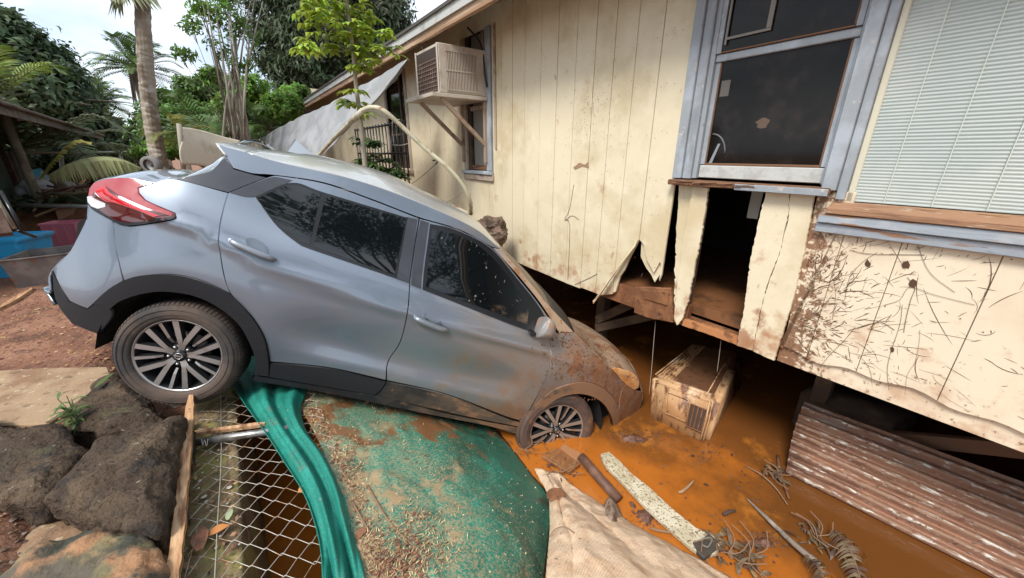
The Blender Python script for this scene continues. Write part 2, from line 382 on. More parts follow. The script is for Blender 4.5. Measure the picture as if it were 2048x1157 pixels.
# rim joist, muddy boards at the tear, lit sole plate under the opening
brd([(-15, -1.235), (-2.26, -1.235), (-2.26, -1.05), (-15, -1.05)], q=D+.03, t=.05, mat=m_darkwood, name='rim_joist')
brd([(-2.25, -1.275), (-1.35, -1.262), (-1.35, -1.09), (-2.25, -1.10)], q=D+.035, t=.05, mat=m_mudwood, name='rim_joist')
brd(rag(px((1268, 574), (1341, 577), (1343, 600), (1346, 646), (1300, 638), (1267, 626)), a=.006), q=D-.0, t=.03, mat=m_mudwood, name='mud_caked_plank', bv=.005)
brd(rag(px((1285, 580), (1338, 583), (1336, 612), (1318, 606), (1290, 598)), a=.008), q=D-.012, t=.012, mat=m_mudwood, name='mud_caked_plank', bv=.004)
brd(rag(px((1366, 640), (1474, 676), (1474, 692), (1450, 683), (1410, 668), (1362, 652)), a=.003), q=D+.01, t=.04, mat=m_orangewood, name='sole_plate')
brd([(-1.40, -1.25), (-.70, -1.25), (-.70, -1.19), (-1.40, -1.19)], q=D+.055, t=.05, mat=m_mudwood, name='rim_joist')
# interior floor and dark room behind
def slab(name, s0, s1, q0, q1, z0, z1, mat, parent=house, **k):
    P = [SQ(s0, q0, z0), SQ(s1, q0, z0), SQ(s1, q1, z0), SQ(s0, q1, z0)]
    return poly(name, P, (0, 0, z1-z0), mat, parent, **k)
m_floor = M('muddy_floor', (.20, .085, .035), .5, layers=[dict(c=(.10, .045, .02), s=5, lo=.5, hi=.65)], bump=[(8, .4)])
slab('floor', -15, 3.4, D+.11, 7.5, -1.17, -1.09, m_floor)
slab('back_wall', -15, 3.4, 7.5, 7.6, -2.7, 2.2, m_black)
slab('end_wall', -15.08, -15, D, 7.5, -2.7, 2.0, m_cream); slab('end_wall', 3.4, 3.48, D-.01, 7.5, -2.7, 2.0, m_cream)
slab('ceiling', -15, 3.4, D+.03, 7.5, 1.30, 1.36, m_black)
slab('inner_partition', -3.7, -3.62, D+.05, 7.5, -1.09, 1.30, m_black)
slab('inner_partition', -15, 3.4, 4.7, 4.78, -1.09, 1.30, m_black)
for s in (-.62, -1.42): slab('wall_stud', s-.045, s+.045, D+.03, D+.11, -1.09, -.3, m_darkwood)
# hanging rag inside opening
slab('torn_paper', -1.17, -1.10, D+.25, D+.253, -.42, -.2, m_curtain)
# posts and braces under the floor
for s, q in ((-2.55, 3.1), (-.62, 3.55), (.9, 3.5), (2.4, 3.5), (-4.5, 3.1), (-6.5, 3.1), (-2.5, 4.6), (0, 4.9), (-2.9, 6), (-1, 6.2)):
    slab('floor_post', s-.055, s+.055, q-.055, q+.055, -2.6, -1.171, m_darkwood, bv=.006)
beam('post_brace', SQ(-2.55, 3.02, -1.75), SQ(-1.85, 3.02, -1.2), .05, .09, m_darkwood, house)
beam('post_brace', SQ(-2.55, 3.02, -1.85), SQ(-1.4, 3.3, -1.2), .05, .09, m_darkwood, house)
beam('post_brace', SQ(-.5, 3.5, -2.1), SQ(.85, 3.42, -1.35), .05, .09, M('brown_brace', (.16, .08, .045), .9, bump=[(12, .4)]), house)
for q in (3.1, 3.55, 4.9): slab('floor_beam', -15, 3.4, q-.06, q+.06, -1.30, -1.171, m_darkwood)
# roof and eave
QE = 2.06; EZ = .58*QE; EZ2 = .65*QE
slope = .42
def roofp(q, dz=0): return EZ2+.03+(q-QE)*slope+dz
poly('roof', [SQ(-15.2, QE-.04, roofp(QE-.04)), SQ(-15.2, 7.7, roofp(7.7)), SQ(-15.2, 7.7, roofp(7.7, .03)), SQ(-15.2, QE-.04, roofp(QE-.04, .03))], SW*18.8, m_shingle, house)
poly('roof_deck', [SQ(-15.15, QE+.01, roofp(QE+.01, -.03)), SQ(-15.15, 7.6, roofp(7.6, -.03)), SQ(-15.15, 7.6, roofp(7.6, -.004)), SQ(-15.15, QE+.01, roofp(QE+.01, -.004))], SW*18.7, m_soffit, house)
poly('fascia', [SQ(-15.2, QE-.02, EZ+.075), SQ(-15.2, QE-.02, EZ2+.02), SQ(-15.2, QE, EZ2+.02), SQ(-15.2, QE, EZ+.075)], SW*18.8, m_fascia, house)
for a, b in ((-15.2, -6.0), (-5.995, -2.93), (-2.92, 3.5)):
    poly('eave_board', [SQ(a, QE+.003, EZ), SQ(a, QE+.003, EZ+.10), SQ(a, QE+.045, EZ+.10), SQ(a, QE+.045, EZ)], SW*(b-a), m_rafter, house, bv=.003)
for s in np.arange(-14.8, 3.3, .61):
    a = SQ(s, QE+.05, roofp(QE+.05, -.08)); b = SQ(s, 3.4, roofp(3.4, -.08)); beam('rafter_tail', a, b, .045, .09, m_darkwood, house, bv=0)

# ---- sash window in the middle
def bar(name, s0, s1, z0, z1, q0, q1, mat, parent, bv=.004):
    P = [SQ(s0, q0, z0), SQ(s1, q0, z0), SQ(s1, q0, z1), SQ(s0, q0, z1)]
    return poly(name, P, -NWL*(q1-q0), mat, parent, bv=bv)
win = link('window', None, house); win.empty_display_size = .1
def wbar(name, s0, s1, z0, z1, q0, q1, mat, bv=.004): return bar(name, s0, s1, z0, z1, q0, q1, mat, win, bv)
win['_local'] = 1; win.parent = house; win.matrix_parent_inverse = Matrix.Translation(house.location).inverted()
wbar('casing', -1.60, -1.535, -.165, 1.55, D-.035, D, m_blue); wbar('casing', -1.533, -1.474, -.165, 1.55, D-.018, D+.02, m_blue)
wbar('casing', -.716, -.652, -.185, 1.55, D-.04, D-.002, m_blue); wbar('casing', -.650, -.610, -.23, 1.55, D-.02, D+.02, m_blue)
wbar('jamb', -1.472, -1.442, -.16, 1.5, D+.0, D+.08, m_blue, .002); wbar('jamb', -.734, -.718, -.16, 1.5, D+.0, D+.08, m_blue, .002)
wbar('sash_rail', -1.44, -.736, .535, .578, D+.012, D+.045, m_blue); wbar('sash_rail', -1.438, -.738, -.155, -.075, D+.02, D+.05, m_sash)
wbar('sash_stile', -1.44, -1.410, -.07, .533, D+.022, D+.05, m_blue, .002); wbar('sash_stile', -.760, -.737, -.07, .533, D+.022, D+.05, m_blue, .002)
wbar('sash_stile', -1.44, -1.410, .58, 1.5, D+.0, D+.018, m_blue, .002); wbar('sash_stile', -.762, -.736, .58, 1.5, D+.0, D+.018, m_blue, .002)
wbar('pane', -1.410, -.760, -.073, .533, D+.034, D+.038, m_glass, 0); wbar('pane', -1.410, -.762, .58, 1.5, D+.010, D+.014, m_glass, 0)
m_screen = M('torn_screen_frame', (.25, .235, .21), .7)
wbar('screen_frame', -1.395, -1.383, .62, 1.5, D-.006, D+.002, m_screen, 0); wbar('screen_frame', -1.17, -1.145, .66, 1.5, D-.006, D+.002, m_screen, 0); wbar('screen_frame', -1.383, -1.145, .645, .658, D-.006, D+.002, m_screen, 0)
m_put = M('brown_putty', (.19, .10, .055), .9, bump=[(60, .5)])
wbar('putty', -1.408, -.762, -.074, -.060, D+.024, D+.034, m_put, .002); wbar('putty', -.770, -.760, -.06, .53, D+.026, D+.034, m_put, .002); wbar('putty', -1.410, -1.402, -.06, .53, D+.026, D+.034, m_put, .002)
wbar('putty', -1.41, -.762, .579, .588, D+.002, D+.010, m_put, .002); wbar('putty', -.771, -.762, .59, 1.5, D+.002, D+.010, m_put, .002)
# pale shapes behind the glass, stuck on it
wbar('paper_scrap', -1.39, -1.335, .34, .43, D+.0335, D+.0345, M('grey_paper', (.13, .12, .11), .8), 0)
poly('blown_leaf', [WP(-1.10+.035*math.cos(t)*(1+.3*math.sin(5*t)), .17+.03*math.sin(t), D+.030) for t in np.linspace(0, 2*math.pi, 14)[:-1]], -NWL*.003, M('dry_leaf_scrap', (.12, .085, .06), .9), win)
for t0, c in ((.13, (.10, .11, .12)),): tube('fan_guard', [WP(-1.39+.10*math.sin(t), -.01+t0*math.cos(t), D+.031) for t in np.linspace(0, 1.5, 9)], .006, M('grey_plastic', c, .5), win, n=6)
poly('fan_blade', [WP(-1.385, -.06, D+.031), WP(-1.365, -.06, D+.031), WP(-1.33, .06, D+.031), WP(-1.345, .06, D+.031)], -NWL*.002, M('pale_grey_plastic', (.26, .28, .30), .5), win)
# sill: rotten left, painted right
bar('sill', -1.605, -.67, -.208, -.172, D-.075, D+.05, m_rot, win, .006)
bar('sill_nosing', -1.14, -.668, -.213, -.176, D-.085, D-.076, m_blue, win, .003)
bits = []
for i in range(26):
    s = rng.uniform(-1.60, -1.12); z = rng.uniform(-.205, -.178); l = rng.uniform(.03, .14); h = rng.uniform(.003, .008); q = D-.077-rng.uniform(0, .012)
    V, F = prism([SQ(s, q, z), SQ(s+l, q, z+rng.uniform(-.006, .006)), SQ(s+l*.9, q, z+h)], -NWL*.006); bits.append((V, F))
mk('splinters', *merge(bits), m_rot, win)
# ---- large right window with ribbed white glazing
w2 = link('window', None, house); w2['_local'] = 1; w2.parent = house; w2.matrix_parent_inverse = Matrix.Translation(house.location).inverted()
def w2b(name, s0, s1, z0, z1, q0, q1, mat, bv=.004): return bar(name, s0, s1, z0, z1, q0, q1, mat, w2, bv)
w2b('frame', -.608, -.580, -.24, 1.55, D+.0, D+.04, M('cream_bead', (.62, .60, .48), .6)); w2b('frame', 2.35, 2.45, -.24, 1.55, D-.02, D+.04, m_blue)
rv = []; 
s0, s1, z0, z1 = -.58, 2.35, -.235, 1.55
n = int((z1-z0)/.0155); V = []; F = []
for i in range(n*4+1):
    z = z0+(z1-z0)*i/(n*4); q = D+.012-.0020*math.sin(i*math.pi/2+.3)
    V += [SQ(s0, q, z), SQ(s1, q, z)]
for i in range(n*4): F.append((2*i, 2*i+1, 2*i+3, 2*i+2))
mk('ribbed_pane', V, F, m_pane_white, w2, smooth=True)
for s in np.arange(-.46, 2.3, .165): w2b('glazing_line', s, s+.0035, z0+.002, z1, D+.004, D+.0075, M('pale_line', (.60, .66, .60), .5), 0)
w2b('dark_backing', s0, s1, z0, z1, D+.022, D+.03, M('dim_backing', (.20, .23, .22), .9), 0)
m_sillb = M('worn_sill_wood', (.34, .19, .11), .9, layers=[dict(c=(.22, .12, .07), s=7, st=(.4, 6, 6), lo=.5, hi=.64), dict(c=(.55, .50, .42), s=18, st=(.4, 4, 4), lo=.62, hi=.7)], bump=[(12, .7, (.5, 8, 8), 'noise', .01)], rot=WR)
poly('sill', [SQ(-.66, D-.065, -.300), SQ(-.66, D-.065, -.272), SQ(-.66, D+.01, -.238), SQ(-.66, D+.01, -.300)], SW*3.2, m_sillb, w2, bv=.003)
m_blueworn = M('peeling_blue_paint', (.33, .38, .43), .65, layers=[dict(c=(.42, .46, .49), s=6, lo=.45, hi=.62), dict(c=(.30, .17, .10), s=7, st=(.35, 3, 3), lo=.56, hi=.62), dict(c=(.12, .13, .15), s=16, st=(.3, 4, 4), lo=.62, hi=.68)], bump=[(14, .5, (.4, 5, 5), 'noise', .006)], rot=WR)
poly('sill_apron', [SQ(-.69, D-.055, -.352), SQ(-.69, D-.055, -.303), SQ(-.69, D-.002, -.303), SQ(-.69, D-.002, -.352)], SW*3.3, m_blueworn, w2, bv=.004)
poly('sill_apron', [SQ(-.695, D-.035, -.405), SQ(-.695, D-.040, -.356), SQ(-.695, D-.002, -.356), SQ(-.695, D-.002, -.405)], SW*3.3, m_blueworn, w2, bv=.004)
frag = []
for i in range(40):
    s = rng.uniform(-.6, 2.2); a = rng.uniform(-.5, .5); l = rng.uniform(.02, .08); p = SQ(s, D-rng.uniform(.01, .06), -.262+rng.uniform(0, .02))
    p[2] = -.272+.034*((D-.065+0)-(-p @ NWL*-1)) if False else p[2]
    frag.append(tube_data([p, p+SW*l*math.cos(a)+NWL*l*math.sin(a)*.4], .0018, 4))
mk('twigs', *merge(frag), M('straw_twig', (.42, .28, .15), .9), w2, kind='stuff')
# ---- small window beside the cooler, and the far dark window
w3 = link('window', None, house); w3['_local'] = 1; w3.parent = house; w3.matrix_parent_inverse = Matrix.Translation(house.location).inverted()
def w3b(name, s0, s1, z0, z1, q0, q1, mat, bv=.004): return bar(name, s0, s1, z0, z1, q0, q1, mat, w3, bv)
m_beige = M('beige_trim', (.40, .33, .26), .7, layers=[dict(c=(.25, .17, .12), s=9, lo=.5, hi=.65)], bump=[(30, .3)])
w3b('casing', -4.10, -4.0, -.20, 1.3, D-.025, D+.01, m_blue); w3b('casing', -4.66, -4.58, -.20, 1.3, D-.025, D+.01, m_beige)
w3b('jamb', -4.16, -4.10, -.2, 1.3, D+.01, D+.05, m_beige); w3b('jamb', -4.58, -4.53, -.2, 1.3, D+.01, D+.05, m_darkwood)
w3b('sash_stile', -4.26, -4.21, -.15, 1.3, D+.03, D+.06, m_beige); w3b('sash_rail', -4.53, -4.16, -.2, -.14, D+.02, D+.06, m_rot)
w3b('sash_rail', -4.53, -4.16, .50, .55, D+.02, D+.06, m_beige); w3b('pane', -4.53, -4.16, -.14, 1.3, D+.06, D+.065, M('grey_blind', (.26, .25, .22), .5), 0)
w3b('sill', -4.70, -3.975, -.245, -.205, D-.05, D+.02, m_blue); w3b('sill_apron', -4.69, -3.97, -.32, -.248, D-.03, D-.002, m_beige)
w3b('trim_strip', -3.93, -3.90, .05, 1.3, D-.02, D-.002, m_beige)
w4 = link('window', None, house); w4['_local'] = 1; w4.parent = house; w4.matrix_parent_inverse = Matrix.Translation(house.location).inverted()
for a in ((-7.62, -7.53), (-6.62, -6.53)): bar('casing', a[0], a[1], -.28, 1.27, D-.02, D+.01, m_beige, w4)
bar('sill', -7.66, -6.5, -.33, -.27, D-.045, D+.01, m_beige, w4); bar('sash_rail', -7.53, -6.62, .30, .34, D+.02, D+.05, m_darkwood, w4)
bar('pane', -7.53, -6.62, -.27, 1.27, D+.04, D+.045, m_glass, w4, 0); bar('sash_stile', -6.95, -6.9, -.27, 1.27, D+.02, D+.05, m_darkwood, w4)
for k in (win, w2, w3, w4):
    if '_local' in k: del k['_local']

# mud splashed and scratched over the right hand siding (raised dried streaks)
def strokes(n, s0, s1, z0, z1, cen, ln, wd, spread=.5, curve=.5, q=D-.0008, keep=None):
    V = []; F = []
    for i in range(n):
        s = rng.uniform(s0, s1); z = rng.uniform(z0, z1)
        if keep and not keep(s, z): continue
        if z < low(s)+.01 or (s < -.70): continue
        a = math.atan2(z-cen[1], s-cen[0])+rng.normal(0, spread); l = rng.exponential(ln)+.008; l = min(l, 4.5*ln); c = rng.normal(0, curve)
        m = 5; o = len(V); ww = wd*rng.uniform(.4, 1.5); x, y = s, z
        for j in range(m+1):
            t = j/m; w_ = ww*(math.sin(math.pi*min(.97, max(.06, t))))**.7
            nx, ny = -math.sin(a), math.cos(a)
            V += [SQ(x+nx*w_, q, y+ny*w_), SQ(x-nx*w_, q, y-ny*w_)]; x += math.cos(a)*l/m; y += math.sin(a)*l/m; a += c/m
            if y < low(x) or x < -.70: break
        for j in range((len(V)-o)//2-1): F.append((o+2*j, o+2*j+1, o+2*j+3, o+2*j+2))
    return V, F
sets = [strokes(750, -.69, -.30, -1.13, -.55, (-.72, -.98), .022, .0022, .5, keep=lambda s, z: rng.random() < math.exp(-((s+.69)/.16)**2)*1.3),
        strokes(520, -.68, .25, -1.12, -.42, (-.72, -1.0), .035, .0012, .55, keep=lambda s, z: rng.random() < math.exp(-max(0, s+.45)/.25)),
        strokes(110, -.4, .1, -1.1, -.5, (-.2, -.75), .07, .0013, .8, .9, keep=lambda s, z: rng.random() < math.exp(-abs(s+.22)/.12)),
        strokes(70, -.1, 1.6, -1.12, -.45, (-.2, -.75), .035, .0012, .4)]
mk('mud_streaks', *merge(sets), M('dried_mud', (.11, .055, .028), .8, layers=[dict(c=(.18, .11, .06), s=3, lo=.45, hi=.6)]), house, kind='stuff')
# cracks running down the siding and long curved roots stuck on it
def vine(name, P, r, q=D-.003): tube(name, [WP(s, z, q-rng.uniform(0, .002)) for s, z in P], r, m_vine, house, n=5, k=4)
m_vine = M('stuck_root', (.10, .065, .04), .9)
for P in (px((1690, 600), (1700, 555), (1725, 525), (1755, 505)), px((1830, 500), (1850, 492), (1856, 480)), px((1815, 555), (1830, 575), (1822, 600), (1812, 640), (1808, 665)),
          px((1640, 735), (1660, 710), (1690, 680), (1710, 655)), px((1745, 775), (1740, 740), (1720, 712), (1700, 705)), px((1778, 780), (1775, 740), (1782, 705), (1800, 650), (1805, 610)),
          px((1810, 790), (1815, 750), (1830, 725), (1838, 690), (1840, 660)), px((1700, 660), (1720, 655), (1760, 645), (1790, 660)), px((1700, 500), (1740, 508), (1850, 510)),
          px((1770, 610), (1800, 600), (1820, 575), (1870, 590), (1950, 610)), px((1835, 490), (1860, 545), (1910, 585)), px((1665, 640), (1672, 590), (1668, 560))):
    vine('stuck_root', P, rng.uniform(.0005, .0012))
for P in (px((1265, 1), (1240, 300), (1228, 480)), px((1143, 380), (1138, 440), (1143, 470), (1140, 560)), px((1190, 195), (1180, 250), (1195, 300))): pass
for P in (px((1148, 370), (1139, 420), (1130, 440), (1140, 452), (1136, 560)), px((1130, 442), (1145, 432), (1158, 440)), px((1150, 570), (1180, 556), (1195, 548)), px((1110, 150), (1112, 160))):
    tube('crack', [WP(s, z, D-.0025) for s, z in P], .0022, M('crack_shadow_dirt', (.10, .07, .05), .9), house, n=5, k=3)
m_bare = M('bare_plywood', (.34, .22, .13), .9, layers=[dict(c=(.22, .14, .09), s=30, lo=.5, hi=.6)])
def patch(P, q=D-.0035, mat=m_bare): poly('peeled_patch', [WP(s, z, q) for s, z in P], -NWL*.002, mat, house)
patch(px((1147, 335), (1160, 326), (1170, 330), (1177, 324), (1178, 337), (1165, 333), (1150, 340)))
for c in ((1735, 528, 6), (1812, 530, 8), (1826, 568, 8), (1785, 700, 5)):
    patch(px(*[(c[0]+c[2]*math.cos(t)*rng.uniform(.6, 1.2), c[1]+c[2]*1.3*math.sin(t)*rng.uniform(.6, 1.2)) for t in np.linspace(0, 2*math.pi, 9)[:-1]]), mat=M('mud_blob', (.09, .045, .025), .9))
V = []; F = []
for i in range(260):      # small black mould flecks on the left siding
    u, v = (rng.normal(1190, 18), rng.normal(215, 25)) if i < 140 else ((rng.normal(1175, 22), rng.normal(265, 30)) if i < 200 else (rng.uniform(1030, 1340), rng.uniform(60, 560)))
    s, z = px((u, v))[0]; r = rng.uniform(.0012, .0035); o = len(V)
    V += [WP(s-r, z, D-.0028), WP(s, z-r*1.8, D-.0028), WP(s+r, z, D-.0028), WP(s, z+r*1.8, D-.0028)]; F.append((o, o+1, o+2, o+3))
mk('mould_flecks', V, F, M('mould', (.20, .16, .12), .9), house, kind='stuff')

# ================================================================== CAR
def eul(a):
    cz, sz = math.cos(a[0]), math.sin(a[0]); cy, sy = math.cos(a[1]), math.sin(a[1]); cx, sx = math.cos(a[2]), math.sin(a[2])
    return np.array([[cz, -sz, 0], [sz, cz, 0], [0, 0, 1]]) @ np.array([[cy, 0, sy], [0, 1, 0], [-sy, 0, cy]]) @ np.array([[1, 0, 0], [0, cx, -sx], [0, sx, cx]])
CM = eul([.204, .382, -.14]); CT = np.array([-2.321, 2.725, -1.547])
car = _emp('car', (0, 0, 0), 'grey-blue hatchback car nosed down into muddy water beside the house, front caked in mud', 'car', None)
car['_local'] = 1
mw = Matrix([[*CM[i], CT[i]] for i in range(3)]+[[0, 0, 0, 1]]); car.matrix_world = mw
def ss_(x, a, b):
    t = min(1, max(0, (x-a)/(b-a))); return t*t*(3-2*t)
_zs = [-.2, .15, .30, .45, .60, .75, .90, 1.0, 1.08, 1.18, 1.32, 1.48, 1.58, 1.70, 2.1]
_ws = [.78, .80, .84, .862, .872, .882, .890, .886, .868, .822, .745, .655, .595, .54, .42]
def Wd(x, z):
    zz = z
    if z > .85: zz = z+(-.07*(1.3-x)-.05*ss_(.35-x, 0, .55) if x < 1.3 else .07*(x-1.3))*ss_(z, .85, 1.05)
    b = float(np.mean(np.interp([zz-.08, zz-.054, zz-.027, zz, zz+.027, zz+.054, zz+.08], _zs, _ws)))
    if x > 2.55: b -= .27*((x-2.55)/1.0)**2.4
    if x < -.1: b -= .20*((-.1-x)/.68)**2.2
    b += .016*math.exp(-((math.hypot(x, (z-.33))-.52)/.16)**2)*ss_(z, .3, .6)
    b += .016*math.exp(-((math.hypot(x-2.6, (z-.33))-.52)/.16)**2)*ss_(z, .3, .6)
    mid = ss_(x, .35, .8)*(1-ss_(x, 2.0, 2.4))
    cr = .50+.05*(x-1.3)*-.6
    b += mid*(-.030*math.exp(-((z-.62)/.13)**2)+.006*math.exp(-((z-cr)/.05)**2))
    b += .014*math.exp(-((zz-.955)/.03)**2)
    return b
CMT = CM.T
def shit(u, v):
    "point of the right flank seen at u,v, in car coordinates"
    o = CMT @ (-CT); r = CMT @ ray(u, v); y = -.8
    for it in range(60):
        k = (y-o[1])/r[1]; h = o+k*r; x = min(3.62, max(-.86, h[0])); yn = -Wd(x, h[2]); y = y*.6+yn*.4
    k = (y-o[1])/r[1]; h = o+k*r; return np.array([h[0], h[2]])
def spl(P, k=5, ang=32):
    "resample the closed polygon with a spline, keeping its corners"
    n = len(P); P = [np.array(p, float) for p in P]; corner = []
    for i in range(n):
        a = P[i]-P[i-1]; b = P[(i+1) % n]-P[i]; c = abs(math.degrees(math.atan2(a[0]*b[1]-a[1]*b[0], a @ b))); corner.append(c > ang)
    out = []
    for i in range(n):
        p1, p2 = P[i], P[(i+1) % n]; p0 = P[i-1] if not corner[i] else 2*p1-p2; p3 = P[(i+2) % n] if not corner[(i+1) % n] else 2*p2-p1
        L_ = np.linalg.norm(p2-p1); m = max(1, min(12, int(L_/.03)))
        for j in range(m):
            t = j/m
            if m == 1: out.append(p1)
            else: out.append(.5*((2*p1)+(p2-p0)*t+(2*p0-5*p1+4*p2-p3)*t*t+(3*p1-p0-3*p2+p3)*t**3))
    return out
def area(P): return .5*sum(P[i-1][0]*P[i][1]-P[i][0]*P[i-1][1] for i in range(len(P)))
def inset(P, d):
    n = len(P); s = 1 if area(P) > 0 else -1; out = []
    for i in range(n):
        a = P[i]-P[i-1]; b = P[(i+1) % n]-P[i]; a = a/(np.linalg.norm(a)+1e-9); b = b/(np.linalg.norm(b)+1e-9)
        na = np.array([-a[1], a[0]])*s; nb = np.array([-b[1], b[0]])*s; m = na+nb; l = np.linalg.norm(m)
        if l < .3: m = na; l = 1
        m /= l; out.append(P[i]+m*d/max(.5, m @ na))
    return out
def inside(p, P):
    c = False; n = len(P)
    for i in range(n):
        a, b = P[i-1], P[i]
        if (a[1] > p[1]) != (b[1] > p[1]) and p[0] < (b[0]-a[0])*(p[1]-a[1])/(b[1]-a[1])+a[0]: c = not c
    return c
def panel_mesh(P2, lift=0., gap=.0, thick=.02, step=.05, roundoff=.004):
    P = inset(P2, gap) if gap else P2
    lo = np.min(P, 0); hi = np.max(P, 0); pts = [Vector(p) for p in P]; n = len(P)
    Pin = inset(P, step*.45)
    for x in np.arange(lo[0]+.013, hi[0], step):
        for z in np.arange(lo[1]+.017, hi[1], step):
            if inside((x, z), Pin): pts.append(Vector((x, z)))
    r = delaunay_2d_cdt(pts, [(i, (i+1) % n) for i in range(n)], [], 1, 1e-6)
    vs, fs = r[0], r[2]
    V = [(v[0], -(Wd(v[0], v[1])+lift), v[1]) for v in vs]; F = [tuple(f) for f in fs]
    # boundary rim turned inwards
    cnt = {}
    for f in F:
        for i in range(len(f)):
            e = (f[i], f[(i+1) % len(f)]); k = (min(e), max(e)); cnt.setdefault(k, []).append(e)
    bd = [e[0] for e in cnt.values() if len(e) == 1]; o = len(V); mp_ = {}
    for a, b in bd:
        for q in (a, b):
            if q not in mp_:
                mp_[q] = len(V); V.append(V[q]); V.append((V[q][0], V[q][1]+thick, V[q][2]))
        A, B = mp_[a], mp_[b]; F.append((B, A, A+1, B+1))
    return V, F, len(fs)
def panel(name, uv, mat, lift=0., gap=.003, thick=.02, both=True, step=.05, ang=32, parent=None, raw=None, label=None):
    P2 = raw if raw is not None else spl([shit(*q) for q in uv], ang=ang)
    V, F, nf = panel_mesh(P2, lift, gap, thick, step)
    skin = {i for f in F[:nf] for i in f}; cxy = np.mean([v[::2] for v in V], 0); NV = []
    for i, v in enumerate(V):
        e = .012; gx = (Wd(v[0]+e, v[2])-Wd(v[0]-e, v[2]))/(2*e); gz_ = (Wd(v[0], v[2]+e)-Wd(v[0], v[2]-e))/(2*e); q = Vector((-gx, -1, -gz_)).normalized()
        if i not in skin: r_ = Vector((v[0]-cxy[0], -.3, v[2]-cxy[1])).normalized(); q = r_
        NV.append(tuple(q))
    obs = []
    for sgn in ((1, -1) if both else (1,)):
        me = bpy.data.meshes.new(name); me.from_pydata([(v[0], v[1]*sgn, v[2]) for v in V], [], F if sgn == 1 else [tuple(reversed(f)) for f in F])
        me.materials.append(mat); me.update()
        me.polygons.foreach_set('use_smooth', [i < nf for i in range(len(F))])
        # orient outwards
        a = me.polygons[0].normal
        if a.y*sgn > 0: me.flip_normals()
        me.normals_split_custom_set_from_vertices([(n_[0], n_[1]*sgn, n_[2]) for n_ in NV])
        obs.append(link(name, me, parent or car, label))
    return obs
mudl = lambda k=1.: [dict(c=(.27, .22, .18), s=2.2, lo=.60, hi=1.02, a=.78, r=.5, kill=1, grads=[((1, 0, -.35), .35, 2.3, .62)]),
    dict(c=(.30, .145, .065), s=4.5, lo=.74, hi=.98, a=.7*k, r=.75, kill=1, grads=[((1, 0, -.8), .4, 2.1, .46)]),
    dict(c=(.20, .08, .03), s=9, lo=.83, hi=.91, a=.9, r=.6, kill=1, grads=[((1, 0, 0), 1.9, 2.5, .30), ((1, 0, -.4), 1.6, 2.8, .06)], st=(1, 1, .35)),
    dict(c=(.16, .06, .025), s=38, lo=.82, hi=.86, a=.9, r=.6, grads=[((1, 0, 0), 1.5, 2.5, .24)])]
PAINT = (.205, .245, .30)
m_paint = M('grey_blue_paint', PAINT, .33, .6, coat=1., layers=mudl(), spec=.6)
m_hood = M('mud_covered_paint', (.24, .24, .25), .4, .3, coat=.4, layers=[dict(c=(.34, .235, .155), s=1.5, lo=.25, hi=.5, r=.75, kill=1), dict(c=(.24, .12, .06), s=5, lo=.48, hi=.62, r=.8), dict(c=(.15, .06, .028), s=16, lo=.58, hi=.66, r=.6)], bump=[(20, .3)])
m_roof = M('dusty_roof_paint', (.50, .52, .52), .25, .3, coat=1., layers=[dict(c=(.42, .40, .35), s=3, lo=.3, hi=.7, a=.6, r=.35)])
m_plast = M('black_cladding', (.016, .017, .020), .5, spec=.3, layers=[dict(c=(.10, .075, .055), s=3, lo=.70, hi=1.0, grads=[((1, 0, 0), .2, 2.2, .55)]), dict(c=(.22, .12, .07), s=7, st=(1, 1, 2), lo=.86, hi=1.0, grads=[((1, 0, 0), .2, 2.6, .55)]), dict(c=(.05, .045, .04), s=20, lo=.64, hi=.72, a=.5)], bump=[(120, .2)])
m_grey = M('dark_grey_pillar', (.045, .049, .06), .35, .2, coat=.35)
m_gloss = M('gloss_black_trim', (.012, .013, .015), .25, spec=.5)
m_tint = M('tinted_car_glass', (.004, .006, .007), .02, spec=.5, ior=1.5, coat=.4)
m_tint2 = M('splashed_car_glass', (.004, .006, .007), .03, spec=.5, ior=1.5, coat=.3, layers=[dict(c=(.30, .26, .21), s=42, st=(1, 1, .45), lo=.66, hi=.70, a=.8, r=.7, kill=1), dict(c=(.20, .14, .09), s=5, lo=.72, hi=.95, a=.6, r=.7, kill=1, grads=[((1, 0, -.6), .6, 1.6, .30)])])
m_tint3 = M('dusty_windscreen', (.10, .08, .06), .3, spec=.6, layers=[dict(c=(.28, .2, .13), s=4, lo=.4, hi=.6, r=.7), dict(c=(.16, .08, .04), s=14, lo=.55, hi=.66)])
m_core = M('car_underbody', (.006, .006, .006), .95)
m_redl = M('pale_red_lens', (.36, .028, .032), .06, coat=1., spec=.8)
m_redb = M('bright_red_lens', (.55, .006, .01), .10, coat=1., spec=.8)
m_redd = M('dark_red_lens', (.075, .004, .006), .08, coat=1., spec=.6)
m_clear = M('clear_lens', (.62, .62, .64), .12, coat=1.)
m_amber = M('muddy_amber_headlight', (.50, .20, .06), .4, coat=.5, layers=[dict(c=(.62, .34, .15), s=6, lo=.4, hi=.6), dict(c=(.25, .12, .06), s=14, lo=.58, hi=.66)])

